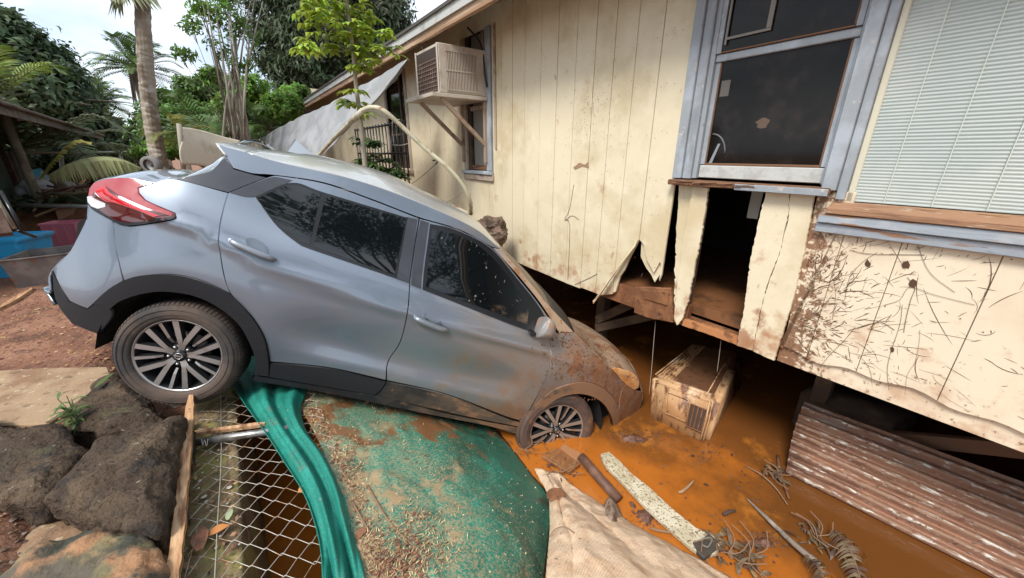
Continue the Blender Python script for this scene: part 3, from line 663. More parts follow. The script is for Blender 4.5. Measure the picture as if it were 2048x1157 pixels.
quarter = [(309, 366), (353, 359), (456, 386), (445, 425), (438, 466), (441, 510), (448, 551), (461, 588), (401, 561), (341, 549), (281, 553), (248, 562), (237, 520), (230, 491), (226, 443), (256, 453), (342, 441), (352, 435), (350, 427), (291, 401), (278, 387), (277, 376)]
panel('quarter_panel', quarter, m_paint)
panel('rear_bumper', [(226, 443), (230, 491), (237, 520), (247, 562), (230, 572), (205, 590), (188, 607), (175, 618), (140, 603), (118, 568), (105, 538), (138, 506), (155, 476), (173, 440), (178, 412), (186, 420), (222, 440)], m_paint)
panel('bumper_cladding', [(105, 540), (118, 570), (140, 605), (175, 619), (188, 609), (205, 600), (222, 612), (226, 628), (218, 645), (198, 669), (145, 648), (112, 600)], m_plast, lift=.004)
panel('wheel_arch_cladding', [(188, 607), (230, 571), (281, 552), (341, 549), (401, 561), (461, 590), (506, 636), (531, 681), (539, 731), (537, 752), (508, 748), (512, 722), (504, 693), (481, 651), (441, 616), (391, 592), (331, 583), (281, 589), (240, 604), (222, 620), (206, 612)], m_plast, lift=.014, gap=.001, thick=.045, ang=50)
panel('pillar_panel', [(451, 316), (466, 338), (506, 349), (534, 355), (456, 386), (353, 359), (421, 343), (441, 323)], m_grey)
panel('roof_side', [(431, 287), (451, 315), (466, 337), (506, 348), (549, 351), (648, 366), (746, 400), (837, 435), (919, 460), (985, 495), (1000, 497), (943, 453), (815, 396), (700, 357), (564, 326), (494, 305), (460, 296)], m_paint)
panel('rear_door', [(456, 386), (534, 355), (549, 351), (648, 367), (746, 401), (838, 437), (828, 500), (820, 561), (815, 625), (800, 685), (776, 724), (772, 761), (672, 738), (580, 727), (540, 724), (531, 681), (506, 636), (462, 589), (448, 551), (441, 510), (438, 466), (445, 425)], m_paint)
panel('front_door', [(839, 437), (919, 461), (985, 497), (1038, 558), (1078, 608), (1106, 650), (1114, 668), (1101, 673), (1101, 700), (1097, 745), (1078, 786), (1050, 834), (1040, 840), (1022, 837), (894, 789), (773, 761), (776, 724), (800, 685), (815, 625), (820, 561), (828, 500)], m_paint)
panel('window_pillar', [(985, 496), (1000, 498), (1049, 552), (1101, 615), (1148, 665), (1118, 667), (1108, 650), (1080, 606), (1040, 556)], m_hood)
panel('rear_door_cladding', [(541, 726), (580, 728), (672, 739), (773, 762), (764, 778), (750, 790), (620, 768), (510, 749), (512, 745), (539, 740)], m_plast, lift=.008, ang=50)
panel('front_door_cladding', [(773, 763), (894, 790), (1022, 839), (1042, 843), (1036, 853), (960, 838), (885, 822), (751, 791), (764, 779)], m_plast, lift=.008, ang=50)
panel('rocker', [(509, 751), (620, 770), (751, 793), (885, 825), (960, 841), (1038, 856), (1046, 868), (1022, 866), (973, 852), (860, 830), (746, 806), (620, 781), (506, 763)], m_plast, lift=.0, ang=50, thick=.1)
panel('front_fender', [(1101, 669), (1148, 665), (1170, 688), (1197, 714), (1223, 738), (1236, 753), (1249, 767), (1240, 790), (1236, 812), (1220, 788), (1190, 769), (1153, 765), (1108, 779), (1075, 805), (1051, 836), (1078, 786), (1097, 745), (1101, 700)], m_paint)
panel('front_bumper', [(1249, 767), (1268, 780), (1278, 783), (1286, 784), (1284, 805), (1268, 836), (1253, 862), (1228, 867), (1236, 846), (1238, 820), (1241, 790)], m_paint)
panel('front_arch_cladding', [(1049, 838), (1075, 805), (1108, 779), (1153, 765), (1190, 769), (1220, 788), (1236, 816), (1237, 846), (1227, 867), (1221, 866), (1224, 842), (1210, 812), (1187, 794), (1156, 787), (1123, 793), (1095, 810), (1070, 838), (1054, 866), (1040, 866)], m_plast, lift=.012, gap=.001, thick=.045, ang=50)
# windows
panel('window_surround', [(460, 386), (534, 357), (549, 354), (585, 361), (560, 374), (506, 395)], m_grey, lift=.0025, gap=0, thick=.003, ang=50)
panel('pillar_trim', [(812, 434), (835, 439), (827, 500), (818, 567), (792, 558), (800, 500)], m_grey, lift=.0025, gap=0, thick=.003, ang=50)
panel('window_frame', [(511, 394), (584, 366), (650, 386), (815, 436), (793, 557), (620, 498), (602, 491), (554, 452)], m_gloss, lift=.005, gap=0, thick=.003, ang=50)
panel('window_frame', [(860, 448), (911, 460), (980, 496), (1034, 558), (1074, 608), (1098, 650), (1104, 668), (1054, 661), (845, 579), (848, 540), (856, 480)], m_gloss, lift=.005, gap=0, thick=.003, ang=50)
panel('pillar_trim', [(841, 440), (858, 446), (853, 480), (845, 540), (842, 578), (822, 570), (824, 540), (830, 490)], m_grey, lift=.004, gap=0, thick=.003, ang=50)
panel('quarter_glass', [(516, 397), (584, 371), (642, 388), (620, 489), (606, 485), (558, 450)], m_tint, lift=.008, gap=0, thick=.003, ang=50)
panel('rear_door_glass', [(652, 392), (812, 438), (789, 549), (628, 494)], m_tint, lift=.008, gap=0, thick=.003)
panel('front_door_glass', [(863, 459), (910, 469), (958, 493), (998, 530), (1032, 574), (1055, 606), (1054, 649), (852, 573)], m_tint2, lift=.008, gap=0, thick=.003, ang=50)
# tail lamp
tl = [(177, 398), (180, 378), (188, 367), (213, 358), (259, 356), (309, 366), (277, 376), (278, 387), (291, 401), (350, 427), (352, 435), (342, 440), (256, 451), (222, 438), (186, 418), (177, 407)]
lamps = panel('tail_light', tl, m_redl, lift=.006, gap=.002, ang=60)
panel('lamp_surround', [(346, 427), (352, 431), (351, 436), (342, 440), (256, 451.5), (222, 438), (186, 418.5), (177, 407), (178, 396), (190, 405), (215, 424), (250, 441), (262, 444), (330, 435), (345, 433)], m_gloss, lift=.010, gap=0, thick=.003, ang=60, both=False, parent=lamps[0])
panel('light_bar', [(192, 381), (213, 373), (222, 383), (240, 393), (322, 432), (309, 434), (284, 423), (235, 407), (214, 402), (203, 393)], m_redb, lift=.011, gap=0, thick=.003, ang=60, both=False, parent=lamps[0])
panel('light_bar_shade', [(213, 373), (224, 380), (240, 391), (300, 418), (340, 431), (322, 432), (240, 396), (222, 385)], m_redd, lift=.0125, gap=0, thick=.003, ang=60, both=False, parent=lamps[0])
panel('lower_lens', [(226, 411), (296, 440), (290, 443), (252, 445), (222, 434), (201, 420), (214, 411)], m_redd, lift=.012, gap=0, thick=.003, ang=60, both=False, parent=lamps[0])
panel('dark_lens', [(190, 386), (200, 395), (212, 403), (235, 408), (284, 425), (310, 436), (345, 433), (340, 439), (256, 449), (222, 436), (200, 424), (188, 412), (181, 398)], m_redd, lift=.009, gap=0, thick=.003, ang=60, both=False, parent=lamps[0])
panel('reverse_lens', [(178, 394), (187, 392), (192, 398), (214, 407), (214, 414), (199, 418), (186, 413), (179, 404)], m_clear, lift=.013, gap=0, thick=.003, ang=60, both=False, parent=lamps[0])
# headlight
panel('headlight', [(1223, 738), (1228, 736), (1250, 740), (1264, 745), (1277, 760), (1277, 776), (1268, 780), (1249, 767), (1236, 752)], m_amber, lift=.006, gap=.002, ang=50)
# ---- top skin: swept between the two flanks
Epx = [(145, 648), (112, 622), (98, 585), (97, 552), (116, 525), (138, 506), (155, 476), (173, 440), (177, 400), (188, 366), (230, 356), (309, 366), (353, 359), (421, 343), (441, 322), (451, 315), (431, 287), (460, 296), (494, 305), (564, 326), (700, 357), (815, 396), (943, 453), (1000, 497), (1049, 552), (1101, 615), (1148, 665), (1170, 688), (1197, 714), (1223, 736), (1253, 742), (1272, 753), (1285, 782), (1284, 805), (1268, 836), (1253, 862)]
E2 = [shit(*q) for q in Epx]
E2[0] = np.array([-.70, .40]); E2[1] = np.array([-.80, .47])
E3 = [np.array([x, Wd(x, z)-.001, z]) for x, z in E2]
print('E', [(i, round(e[0], 2), round(e[1], 2), round(e[2], 2)) for i, e in enumerate(E3)])
def strip(name, i0, i1, mat, crown, cdir, pw=2.2, lift=0, nsub=4, ny=24, w_in=0., label=None, parent=None):
    pts = E3[i0:i1+1]; n = len(pts); V = []; F = []
    P = smooth_path(pts, nsub) if n > 2 else [pts[0]+(pts[1]-pts[0])*t for t in np.linspace(0, 1, 6)]
    m = len(P)
    for a, p in enumerate(P):
        t = a/(m-1); c = np.interp(t, np.linspace(0, 1, len(crown)), crown); dx = np.interp(t, np.linspace(0, 1, len(cdir)), [q[0] for q in cdir]); dz = np.interp(t, np.linspace(0, 1, len(cdir)), [q[1] for q in cdir]); l = math.hypot(dx, dz)
        for j in range(ny+1):
            s = math.sin((-1+2*j/ny)*math.pi/2)*(1-w_in); cc = (c*(1-abs(s)**pw)+lift)
            V.append((p[0]+dx/l*cc, p[1]*s, p[2]+dz/l*cc))
    for a in range(m-1):
        for j in range(ny): k = a*(ny+1)+j; F.append((k, k+1, k+ny+2, k+ny+1))
    me = bpy.data.meshes.new(name); me.from_pydata(V, [], F); me.materials.append(mat); me.update(); me.shade_smooth()
    # outward
    f = me.polygons[len(F)//2]; c_ = Vector((1.3, 0, .7)); 
    if (f.center-c_).dot(f.normal) < 0: me.flip_normals()
    o = link(name, me, parent or car, label); s = o.modifiers.new('t', 'SOLIDIFY'); s.thickness = .012; s.offset = -1; return o
strip('rear_bumper', 0, 7, m_paint, [.04, .05, .05], [(-1, -.3), (-1, 0), (-1, .3)])
strip('tailgate', 7, 12, m_paint, [.05, .08, .11, .11], [(-1, 0), (-1, .3), (-.3, 1), (-.3, 1)])
strip('rear_window', 12, 15, M('rear_glass', (.10, .115, .12), .05, spec=.8, coat=1.), [.11, .25, .22, .06], [(-.35, 1), (-.3, 1)])
strip('spoiler', 15, 18, m_roof, [.05, .06, .07, .08], [(-.4, .3), (-.2, 1), (0, 1), (0, 1)], nsub=5)
strip('roof', 18, 23, m_roof, [.08, .14, .14, .10, .06], [(0, 1), (.1, 1), (.2, 1), (.35, 1)], pw=2.6)
strip('windscreen', 23, 26, m_tint3, [.055, .10, .11], [(.35, 1), (.45, 1), (.5, 1)])
strip('hood', 26, 31, m_hood, [.07, .09, .09, .12, .16], [(.3, 1), (.15, 1), (.15, 1), (.3, 1), (1, .4)], pw=2.6, nsub=6)
strip('front_bumper', 31, 35, m_hood, [.16, .20, .20, .18], [(1, .4), (1, 0), (1, 0), (1, -.2)], pw=3)
# ---- dark core that closes gaps, wheel housings
arch = lambda cx: [(cx+.40*math.cos(t), .33+.40*math.sin(t)) for t in np.linspace(math.pi, 0, 12)]
lowp = [(-.66, .36)]+[(-.44, .30)]+arch(0)+[(.44, .24), (2.16, .24)]+arch(2.6)+[(3.06, .30), (3.25, .34), (3.38, .6), (3.25, .8), (2.5, 1.0), (1.2, 1.02), (-.1, 1.12), (-.55, 1.08), (-.70, .9), (-.66, .5)]
V, F = prism([(x, -.80+.17*ss_(x, 2.7, 3.3)+.14*ss_(-x, .3, .65), z) for x, z in lowp], np.array([0, 1.6, 0])); V2 = []
for i, v in enumerate(V):
    if i >= len(lowp): v = np.array([V[i-len(lowp)][0], -V[i-len(lowp)][1], V[i-len(lowp)][2]])
    V2.append(v)
fixn(mk('underbody', V2, F, m_core, car))
up = [(-.1, 1.1), (-.05, 1.3), (.02, 1.48), (.5, 1.49), (1.3, 1.46), (1.55, 1.44), (2.0, 1.15), (2.3, .95)]
fixn(mk('cabin_shell', *prism([(x, -.50, z) for x, z in up], np.array([0, 1.0, 0])), m_core, car))
for cx in (0, 2.6):
    for sg in (-1, 1):
        A = [(cx+.41*math.cos(t), .33+.41*math.sin(t)) for t in np.linspace(math.pi*1.06, -.06*math.pi, 16)]
        V = [(x, sg*.83, z) for x, z in A]+[(x, sg*.5, z) for x, z in A]; n = len(A)
        mk('wheel_housing', V, [(i, i+1, i+1+n, i+n) for i in range(n-1)]+[tuple(range(2*n-1, n-1, -1))], m_core, car)
# ---- wheels
m_tyre = M('tyre_rubber', (.035, .032, .030), .8, layers=[dict(c=(.115, .080, .060), s=4, lo=.35, hi=.65, a=.85), dict(c=(.02, .02, .02), s=9, lo=.6, hi=.7, a=.6)], bump=[(60, .2)])
m_tyrem = M('muddy_tyre_rubber', (.10, .06, .045), .75, layers=[dict(c=(.05, .035, .03), s=6, lo=.5, hi=.65), dict(c=(.20, .10, .05), s=9, lo=.56, hi=.68)], bump=[(50, .3)])
m_rimd = M('dark_rim', (.035, .036, .04), .4, .5)
m_rimf = M('machined_rim', (.42, .41, .40), .36, .85, layers=[dict(c=(.30, .24, .20), s=7, lo=.45, hi=.7, a=.7)])
m_rimm = M('muddy_rim', (.36, .29, .24), .5, .5, layers=[dict(c=(.22, .13, .08), s=9, lo=.5, hi=.65, a=.8)])
def lathe(name, prof, mat, parent, c, n=72, sg=1, smooth=True):
    V = []; F = []
    for i in range(n):
        a = 2*math.pi*i/n
        for r, y in prof: V.append((c[0]+r*math.cos(a), c[1]-sg*y, c[2]+r*math.sin(a)))
    m = len(prof)
    for i in range(n):
        for j in range(m-1): F.append((i*m+j, ((i+1) % n)*m+j, ((i+1) % n)*m+j+1, i*m+j+1))
    o = fixn(mk(name, V, F, mat, parent, smooth=smooth)); return o
def wheel(cx, cz, yo, sg, mt, mf, phase, spin=0):
    w_ = link('wheel', None, car); w_['_local'] = 1
    c = np.array([cx, yo*sg*-1, cz])      # outer face plane; sg=1: right side (y negative)
    T = lambda r, a, y: (c[0]+r*math.cos(a), c[1]-sg*y, c[2]+r*math.sin(a))
    R_ = .3285
    lathe('tyre', [(.222, -.015), (.232, .004), (.245, .010), (.275, .014), (.300, .008), (.316, -.008), (.324, -.022), (R_, -.035), (R_, -.17), (.316, -.195), (.28, -.21), (.23, -.2)], mt, w_, c, 96, sg)
    # tread blocks on the shoulder
    V = []; F = []
    for i in range(84):
        a = 2*math.pi*i/84; da = 2*math.pi/84*.36
        for (r, y) in ((.3165, -.004), (.3265, -.018), (.3315, -.035), (.3315, -.085)):
            V += [T(r, a-da, y), T(r, a+da, y)]
        o = i*8
        for j in range(3): F.append((o+2*j, o+2*j+1, o+2*j+3, o+2*j+2))
        F += [(o, o+2, o+4, o+6), (o+1, o+7, o+5, o+3)]
    fixn(mk('tread', V, F, mt, w_)).modifiers.new('t', 'SOLIDIFY').thickness = .004
    for rr in (.262, .290): lathe('tyre_rib', [(rr-.0015, .0128), (rr, .0165), (rr+.0015, .0128)], mt, w_, c, 72, sg)
    rim = lathe('rim', [(.214, -.012), (.222, -.002), (.2275, -.002), (.229, -.012)], mf, w_, c, 72, sg)
    lathe('rim_barrel', [(.216, -.008), (.210, -.02), (.200, -.06), (.19, -.14), (.0, -.14)], m_rimd, w_, c, 48, sg)
    lathe('brake_disc', [(.06, -.075), (.135, -.075), (.135, -.085)], M('brake_disc', (.14, .12, .11), .5, .8), w_, c, 40, sg)
    def spoke(P, h0, h1):
        "P: list of (r, angle, halfwidth, y)"
        V = []; F = []; V2 = []; F2 = []
        for r, a, hw, y in P:
            x0 = np.array(T(r, a, y)); tx = np.array([-math.sin(a), 0, math.cos(a)]); yy = np.array([0, -sg, 0])
            V += [x0-tx*hw, x0+tx*hw]; V2 += [x0-tx*hw-yy*.001, x0+tx*hw-yy*.001, x0+tx*(hw+.007)-yy*.032, x0-tx*(hw+.007)-yy*.032]
        for i in range(len(P)-1):
            F.append((2*i, 2*i+1, 2*i+3, 2*i+2)); b = 4*i
            for k in range(4): F2.append((b+k, b+(k+1) % 4, b+4+(k+1) % 4, b+4+k))
        f = fixn(mk('spoke_face', V, F, mf, rim)); f.modifiers.new('t', 'SOLIDIFY').thickness = .002
        fixn(mk('spoke', V2, F2, m_rimd, rim))
    for k in range(5):
        a0 = phase+2*math.pi*k/5
        for s_ in (-1, 1): spoke([(.034, a0+s_*.20, .008, -.018), (.075, a0+s_*.13, .010, -.012), (.105, a0+s_*.17, .0135, -.010), (.217, a0+s_*.275, .0155, -.006)], 0, 0)
        a1 = a0+math.pi/5; spoke([(.085, a1, .006, -.028), (.12, a1, .0075, -.014), (.217, a1, .0095, -.006)], 0, 0)
        lathe('lug_nut', [(0, -.010), (.007, -.011), (.009, -.016), (.009, -.03)], M('chrome_nut', (.45, .43, .42), .3, .9), rim, T(.056, a1, 0), 8, sg)
    lathe('hub', [(0, -.022), (.05, -.022), (.066, -.030), (.07, -.05)], m_rimd, w_, c, 32, sg)
    cap = lathe('hub_cap', [(0, -.006), (.030, -.007), (.036, -.012), (.037, -.024)], m_gloss, w_, c, 32, sg)
    lathe('emblem_ring', [(.016, -.005), (.0165, -.003), (.020, -.003), (.0205, -.005)], M('emblem_silver', (.5, .5, .5), .3, .9), cap, c, 28, sg)
    e = [T(math.hypot(x, z), math.atan2(z, x), -.0025) for x, z in ((-.024, -.0035), (.024, -.0035), (.024, .0035), (-.024, .0035))]
    fixn(mk('emblem_bar', *prism(e, np.array([0, sg*.003, 0])), M('emblem_silver', (.5, .5, .5), .3, .9), cap))
    del w_['_local']
ph = math.radians(-76)
wheel(0.005, .325, .865, 1, m_tyre, m_rimf, ph+.38); wheel(2.597, .326, .865, 1, m_tyrem, m_rimm, ph+.9)
wheel(0.005, .325, .865, -1, m_tyre, m_rimf, 0); wheel(2.597, .326, .865, -1, m_tyrem, m_rimm, 0)
# ---- handles, mirror, antenna, wipers
def sp(u, v, lift=0):
    x, z = shit(u, v); return np.array([x, -(Wd(x, z)+lift), z])
m_handle = M('silver_blue_handle', (.24, .27, .31), .32, .5, coat=.6)
def handle(a, b, cup):
    P = [sp(*a, .006), sp(*[a[i]+(b[i]-a[i])*.12 for i in (0, 1)], .030), sp(*[a[i]+(b[i]-a[i])*.4 for i in (0, 1)], .040), sp(*[a[i]+(b[i]-a[i])*.75 for i in (0, 1)], .036), sp(*[a[i]+(b[i]-a[i])*.94 for i in (0, 1)], .024), sp(*b, .004)]
    h = tube('door_handle', P, [.013, .021, .0195, .021, .018, .010], m_handle, car, n=10, k=4)
    x, z = shit(*cup); P2 = [np.array([x+.065*math.cos(t), z+.034*math.sin(t)-.018*math.cos(t)]) for t in np.linspace(0, 2*math.pi, 25)[:-1]]
    panel('handle_cup', None, M('handle_cup_shade', (.13, .16, .20), .4, .5, coat=.6), lift=.0015, gap=0, thick=.002, both=False, raw=P2)
handle((462, 480), (550, 519), (515, 493)); handle((829, 634), (894, 661), (866, 640))
mir = [np.array(p) for p in (sp(1062, 655, .02), sp(1070, 655, .06), sp(1080, 650, .12))]
bm = bmesh.new(); bmesh.ops.create_icosphere(bm, subdivisions=3, radius=1)
c0 = sp(1078, 650, .08)
for v in bm.verts:
    p = v.co.copy(); p = Vector([math.copysign(abs(q)**.62, q) for q in p]); v.co = Vector((c0[0]+p.x*.085*(1-.3*p.z)*(1 if p.x > 0 else .35), c0[1]+.01+p.y*.115, c0[2]+p.z*.080*(1-.2*p.x)-.03*p.y))
me = bpy.data.meshes.new('door_mirror'); bm.to_mesh(me); bm.free(); me.shade_smooth(); me.materials.append(M('mirror_shell', (.36, .34, .33), .35, .4, coat=.7, layers=[dict(c=(.32, .20, .13), s=14, lo=.48, hi=.62, r=.7, kill=1)]))
mir_o = link('door_mirror', me, car); me2 = me.copy(); me2.transform(Matrix.Scale(-1, 4, (0, 1, 0))); me2.flip_normals(); link('door_mirror', me2, car)
c1 = sp(1066, 655, .03); box('mirror_foot', (c1[0], c1[1]+.01, c1[2]-.035), (.06, .10, .03), m_gloss, car)
panel('mirror_triangle', [(1057, 610), (1064, 612), (1082, 640), (1094, 663), (1062, 663)], m_gloss, lift=.007, gap=0, thick=.003, both=False)
# shark fin antenna
ax = .12; az = E3[19][2]+.115
Pf = [(ax-.09, az-.02), (ax+.17, az-.04), (ax+.10, az+.012), (ax-.01, az+.058), (ax-.075, az+.088)]
V = [(x, -.03*(1-(z-az)/.08), z) for x, z in Pf]+[(x, .03*(1-(z-az)/.08), z) for x, z in Pf]; n = len(Pf)
fixn(mk('shark_fin_antenna', V, [tuple(range(n)), tuple(range(2*n-1, n-1, -1))]+[(i, i+n, (i+1) % n+n, (i+1) % n) for i in range(n)], M('antenna_grey', (.30, .33, .37), .3, .4, coat=.8), car))
# headrest / seat back seen through the door glass are left to the tint; wiper at the screen base
tube('wiper', [(2.30, -.30, 1.245), (2.36, -.52, 1.20), (2.42, -.68, 1.13)], .008, M('wiper_black', (.03, .025, .02), .6), car, n=6)
strip('cowl', 25, 26, M('black_cowl', (.035, .028, .022), .7), [.115, .115], [(.5, 1), (.5, 1)], lift=.004)
del car['_local']

# ================================================================== NEAR GROUND: rocks, slab, ledge
m_rock = M('basalt_rock', (.085, .055, .034), .9, layers=[dict(c=(.17, .115, .07), s=3, lo=.42, hi=.62), dict(c=(.045, .035, .028), s=7, lo=.52, hi=.66), dict(c=(.13, .13, .06), s=2.3, lo=.60, hi=.70, a=.6),
    dict(c=(.42, .40, .34), s=26, lo=.665, hi=.70), dict(c=(.06, .04, .03), s=50, lo=.58, hi=.66)], bump=[(7, 1., (1, 1, 1), 'noise', .06), (26, 1., (1, 1, 1), 'noise', .04), (48, .8, (1, 1, 1), 'cell', .02), (90, 1., (1, 1, 1), 'noise', .015)])
m_rockB = M('mossy_orange_rock', (.10, .085, .06), .9, layers=[dict(c=(.24, .20, .09), s=3, lo=.46, hi=.6), dict(c=(.34, .18, .09), s=3.2, st=(1, 1, 1), lo=.54, hi=.62, off=(3, 1, 0)), dict(c=(.05, .05, .035), s=7, lo=.5, hi=.62), dict(c=(.42, .40, .34), s=26, lo=.70, hi=.74)], bump=[(9, .9, (1, 1, 1), 'noise', .03), (50, .7)])
m_conc = M('tan_concrete', (.36, .25, .15), .9, layers=[dict(c=(.24, .14, .08), s=3, lo=.45, hi=.62), dict(c=(.16, .10, .06), s=10, lo=.56, hi=.68), dict(c=(.46, .36, .24), s=24, lo=.58, hi=.68)], bump=[(12, .5, (1, 1, 1), 'noise', .01), (80, .5)])
m_ledge = M('mossy_concrete', (.20, .155, .08), .9, layers=[dict(c=(.26, .23, .07), s=3.2, lo=.44, hi=.60), dict(c=(.13, .085, .045), s=4.5, lo=.5, hi=.62), dict(c=(.36, .22, .13), s=8, lo=.58, hi=.68), dict(c=(.05, .04, .03), s=22, lo=.62, hi=.70)], bump=[(9, .7, (1, 1, 1), 'noise', .02), (70, .5)])
def rock(name, uv, zt, zb, mat, label, dome=.06, seed=0, zvar=None, cat='rock', group=None, amp=.03):
    n = len(uv); top = []
    for i, (u, v) in enumerate(uv): top.append(Z(u, v, zt[i] if hasattr(zt, '__len__') else zt))
    c = np.mean(top, 0); bm = bmesh.new()
    top = [c+(p-c)*np.array([.955, .955, 1]) for p in top]
    for p in top: bm.verts.new(Vector(p))
    for p in top: q = c+(p-c)*.74; q[2] = p[2]*.5+c[2]*.5+dome*rng.uniform(.4, 1.1); bm.verts.new(Vector(q))
    for p in top: q = c+(p-c)*.86; q[2] = zb; bm.verts.new(Vector(q))
    for p in top: q = c+(p-c)*.99; q[2] = p[2]*.6+zb*.4; bm.verts.new(Vector(q))
    r = bmesh.ops.convex_hull(bm, input=bm.verts)
    bmesh.ops.delete(bm, geom=[g_ for g_ in r['geom_interior'] if isinstance(g_, bmesh.types.BMVert)], context='VERTS')
    bmesh.ops.dissolve_limit(bm, angle_limit=.05, verts=bm.verts, edges=bm.edges); bmesh.ops.triangulate(bm, faces=bm.faces)
    for it in range(6):
        L_ = [e for e in bm.edges if e.calc_length() > .026]
        if not L_: break
        bmesh.ops.subdivide_edges(bm, edges=L_, cuts=1, smooth=0); bmesh.ops.triangulate(bm, faces=[f for f in bm.faces if len(f.verts) > 3])
    for it in range(2): bmesh.ops.smooth_vert(bm, verts=bm.verts, factor=.5, use_axis_x=True, use_axis_y=True, use_axis_z=True)
    bm.normal_update()
    for v in bm.verts:
        p = v.co; rg = 1-abs(noise.noise(p*4+Vector((seed, 0, 0)))*2)
        vd = noise.voronoi(p*5.5+Vector((seed, 0, 1)))[0]; d = amp*1.2*noise.noise(p*3.1+Vector((seed, 1, 2)))+amp*.8*(rg-.6)+amp*.9*min(.5, vd[1]-vd[0])+amp*.45*noise.noise(p*11)+amp*.4*noise.noise(p*26)
        v.co = p+v.normal*d
    me = bpy.data.meshes.new(name); bmesh.ops.recalc_face_normals(bm, faces=bm.faces); bm.to_mesh(me); bm.free(); me.shade_smooth(); me.materials.append(mat)
    return link(name, me, None, label, cat, group)
gr = 'boulders piled at the edge of the yard'
rock('boulder', [(-60, 835), (90, 850), (190, 890), (120, 955), (85, 1000), (-60, 1020)], -1.40, -1.8, m_rock, 'big flat brown boulder at the left edge below the concrete slab', .05, 1, group=gr)
rock('boulder', [(84, 1000), (140, 930), (195, 882), (285, 872), (368, 838), (362, 890), (330, 945), (338, 1030), (322, 1066), (215, 1060), (120, 1028)], -1.38, -1.8, m_rock, 'largest brown boulder, in the middle of the pile, with a green moss patch on top', .09, 5, group=gr)
rock('boulder', [(108, 868), (135, 820), (185, 775), (222, 752), (300, 790), (345, 835), (290, 868), (180, 872)], -1.45, -1.8, m_rock, 'dark boulder wedged directly under the rear wheel of the car', .05, 9, group=gr)
rock('boulder', [(-30, 1180), (60, 1112), (130, 1082), (200, 1060), (268, 1058), (318, 1085), (332, 1130), (330, 1230), (-40, 1260)], -1.42, -1.8, m_rockB, 'mossy boulder with an orange streak in the bottom corner of the pile', .05, 13, group=gr)
rock('boulder', [(335, 870), (372, 830), (378, 900), (365, 990), (345, 1000), (335, 940)], -1.50, -1.8, m_rock, 'narrow shadowed boulder squeezed against the splintered wooden batten', .02, 17, group=gr, amp=.015)
poly('concrete_slab', [Z(-300, 760, G+.02), Z(90, 735, G+.02), Z(216, 733, G+.02), Z(224, 752, G+.02), Z(170, 795, G+.02), Z(92, 848, G+.02), Z(-300, 852, G+.02)], (0, 0, -.07), m_conc, None, bv=.01, label='broken edge of a dirt covered concrete slab above the boulders', cat='slab')
rock('paving_stone', [(2, 1110), (60, 1060), (120, 1035), (180, 1062), (120, 1085), (60, 1118), (30, 1130)], -1.56, -1.72, m_conc, 'pale tan flat stone lying between the boulders, the lower of two', .01, 21, cat='stone', group='flat tan stones between the boulders', amp=.012)
rock('paving_stone', [(-40, 1060), (0, 1034), (28, 1036), (36, 1062), (10, 1080), (-40, 1110)], -1.56, -1.72, m_conc, 'small tan flat stone at the left edge under the big flat boulder', .01, 23, cat='stone', group='flat tan stones between the boulders', amp=.012)
# ledge: top of the ditch wall
a0 = Z(372, 1300, -1.585); 
s_lo, s_hi = toS(Z(490, 1300, -1.58))+.4, -4.6
ql = lambda p: float(-(p @ NWL))
q0, q1 = ql(Z(345, 1157, -1.58)), ql(Z(487, 1157, -1.58))
V = []; F = []; ns_ = 90; nq = 8
for i in range(ns_+1):
    s = s_lo+(s_hi-s_lo)*i/ns_
    prof = [(q0, -1.75)]+[(q0+(q1-q0)*j/nq, -1.58) for j in range(nq+1)]+[(q1+.004, -1.62), (q1+.01, -1.9), (q1+.012, -2.5)]
    for (q, z) in prof:
        V.append(SQ(s, q+.008*N3((s, q, z), 6), z+(.012*N3((s, q, 0), 5)+.005*N3((s, q, 0), 20) if z > -1.7 else 0)))
m_ = nq+5
for i in range(ns_):
    for j in range(m_-1): F.append((i*m_+j, i*m_+j+1, (i+1)*m_+j+1, (i+1)*m_+j))
fixn(mk('concrete_ditch_wall', V, F, m_ledge, None, smooth=True, label='mossy concrete ledge of the flooded ditch, running beneath the wire mesh', cat='wall'))
# pebbles and crumbs of soil
def scatter_stones(name, n, pos, rmin, rmax, mat, label=None, flat=.6):
    V = []; F = []
    base = [(1, 0, 0), (.3, .95, 0), (-.8, .6, .1), (-.8, -.6, 0), (.3, -.95, .1), (.1, 0, .8), (-.1, .1, -.6)]
    fc = [(0, 1, 5), (1, 2, 5), (2, 3, 5), (3, 4, 5), (4, 0, 5), (1, 0, 6), (2, 1, 6), (3, 2, 6), (4, 3, 6), (0, 4, 6)]
    for i in range(n):
        p = pos()
        if p is None: continue
        r = rmin*(rmax/rmin)**(rng.random()**2); a = rng.uniform(0, 6.28); o = len(V); sc = rng.uniform(.6, 1.2, 3)
        for b in base:
            x, y, z = b[0]*sc[0], b[1]*sc[1], b[2]*sc[2]*flat
            V.append((p[0]+r*(x*math.cos(a)-y*math.sin(a)), p[1]+r*(x*math.sin(a)+y*math.cos(a)), p[2]+r*z))
        F += [tuple(q+o for q in f) for f in fc]
    return mk(name, V, F, mat, None, kind='stuff')
m_peb = M('pebbles', (.13, .085, .055), .85, island=1.0, layers=[dict(c=(.30, .24, .19), s=30, lo=.5, hi=.6)])
def pos1():
    s = rng.uniform(-3.3, -.2); q = rng.uniform(-1.6, q0+.01); return SQ(s, q, gz(s, q)+.004)
scatter_stones('pebbles_between_boulders', 5000, pos1, .004, .02, m_peb)
def pos2():
    s = rng.uniform(-6.5, -2.2); q = rng.uniform(-3.6, -.9); return SQ(s, q, gz(s, q)+.002)
m_soil = M('soil_crumbs', (.25, .115, .065), .95, island=.9, layers=[dict(c=(.40, .28, .20), s=20, lo=.55, hi=.65)])
scatter_stones('gravel_on_yard', 9000, pos2, .004, .022, m_soil)
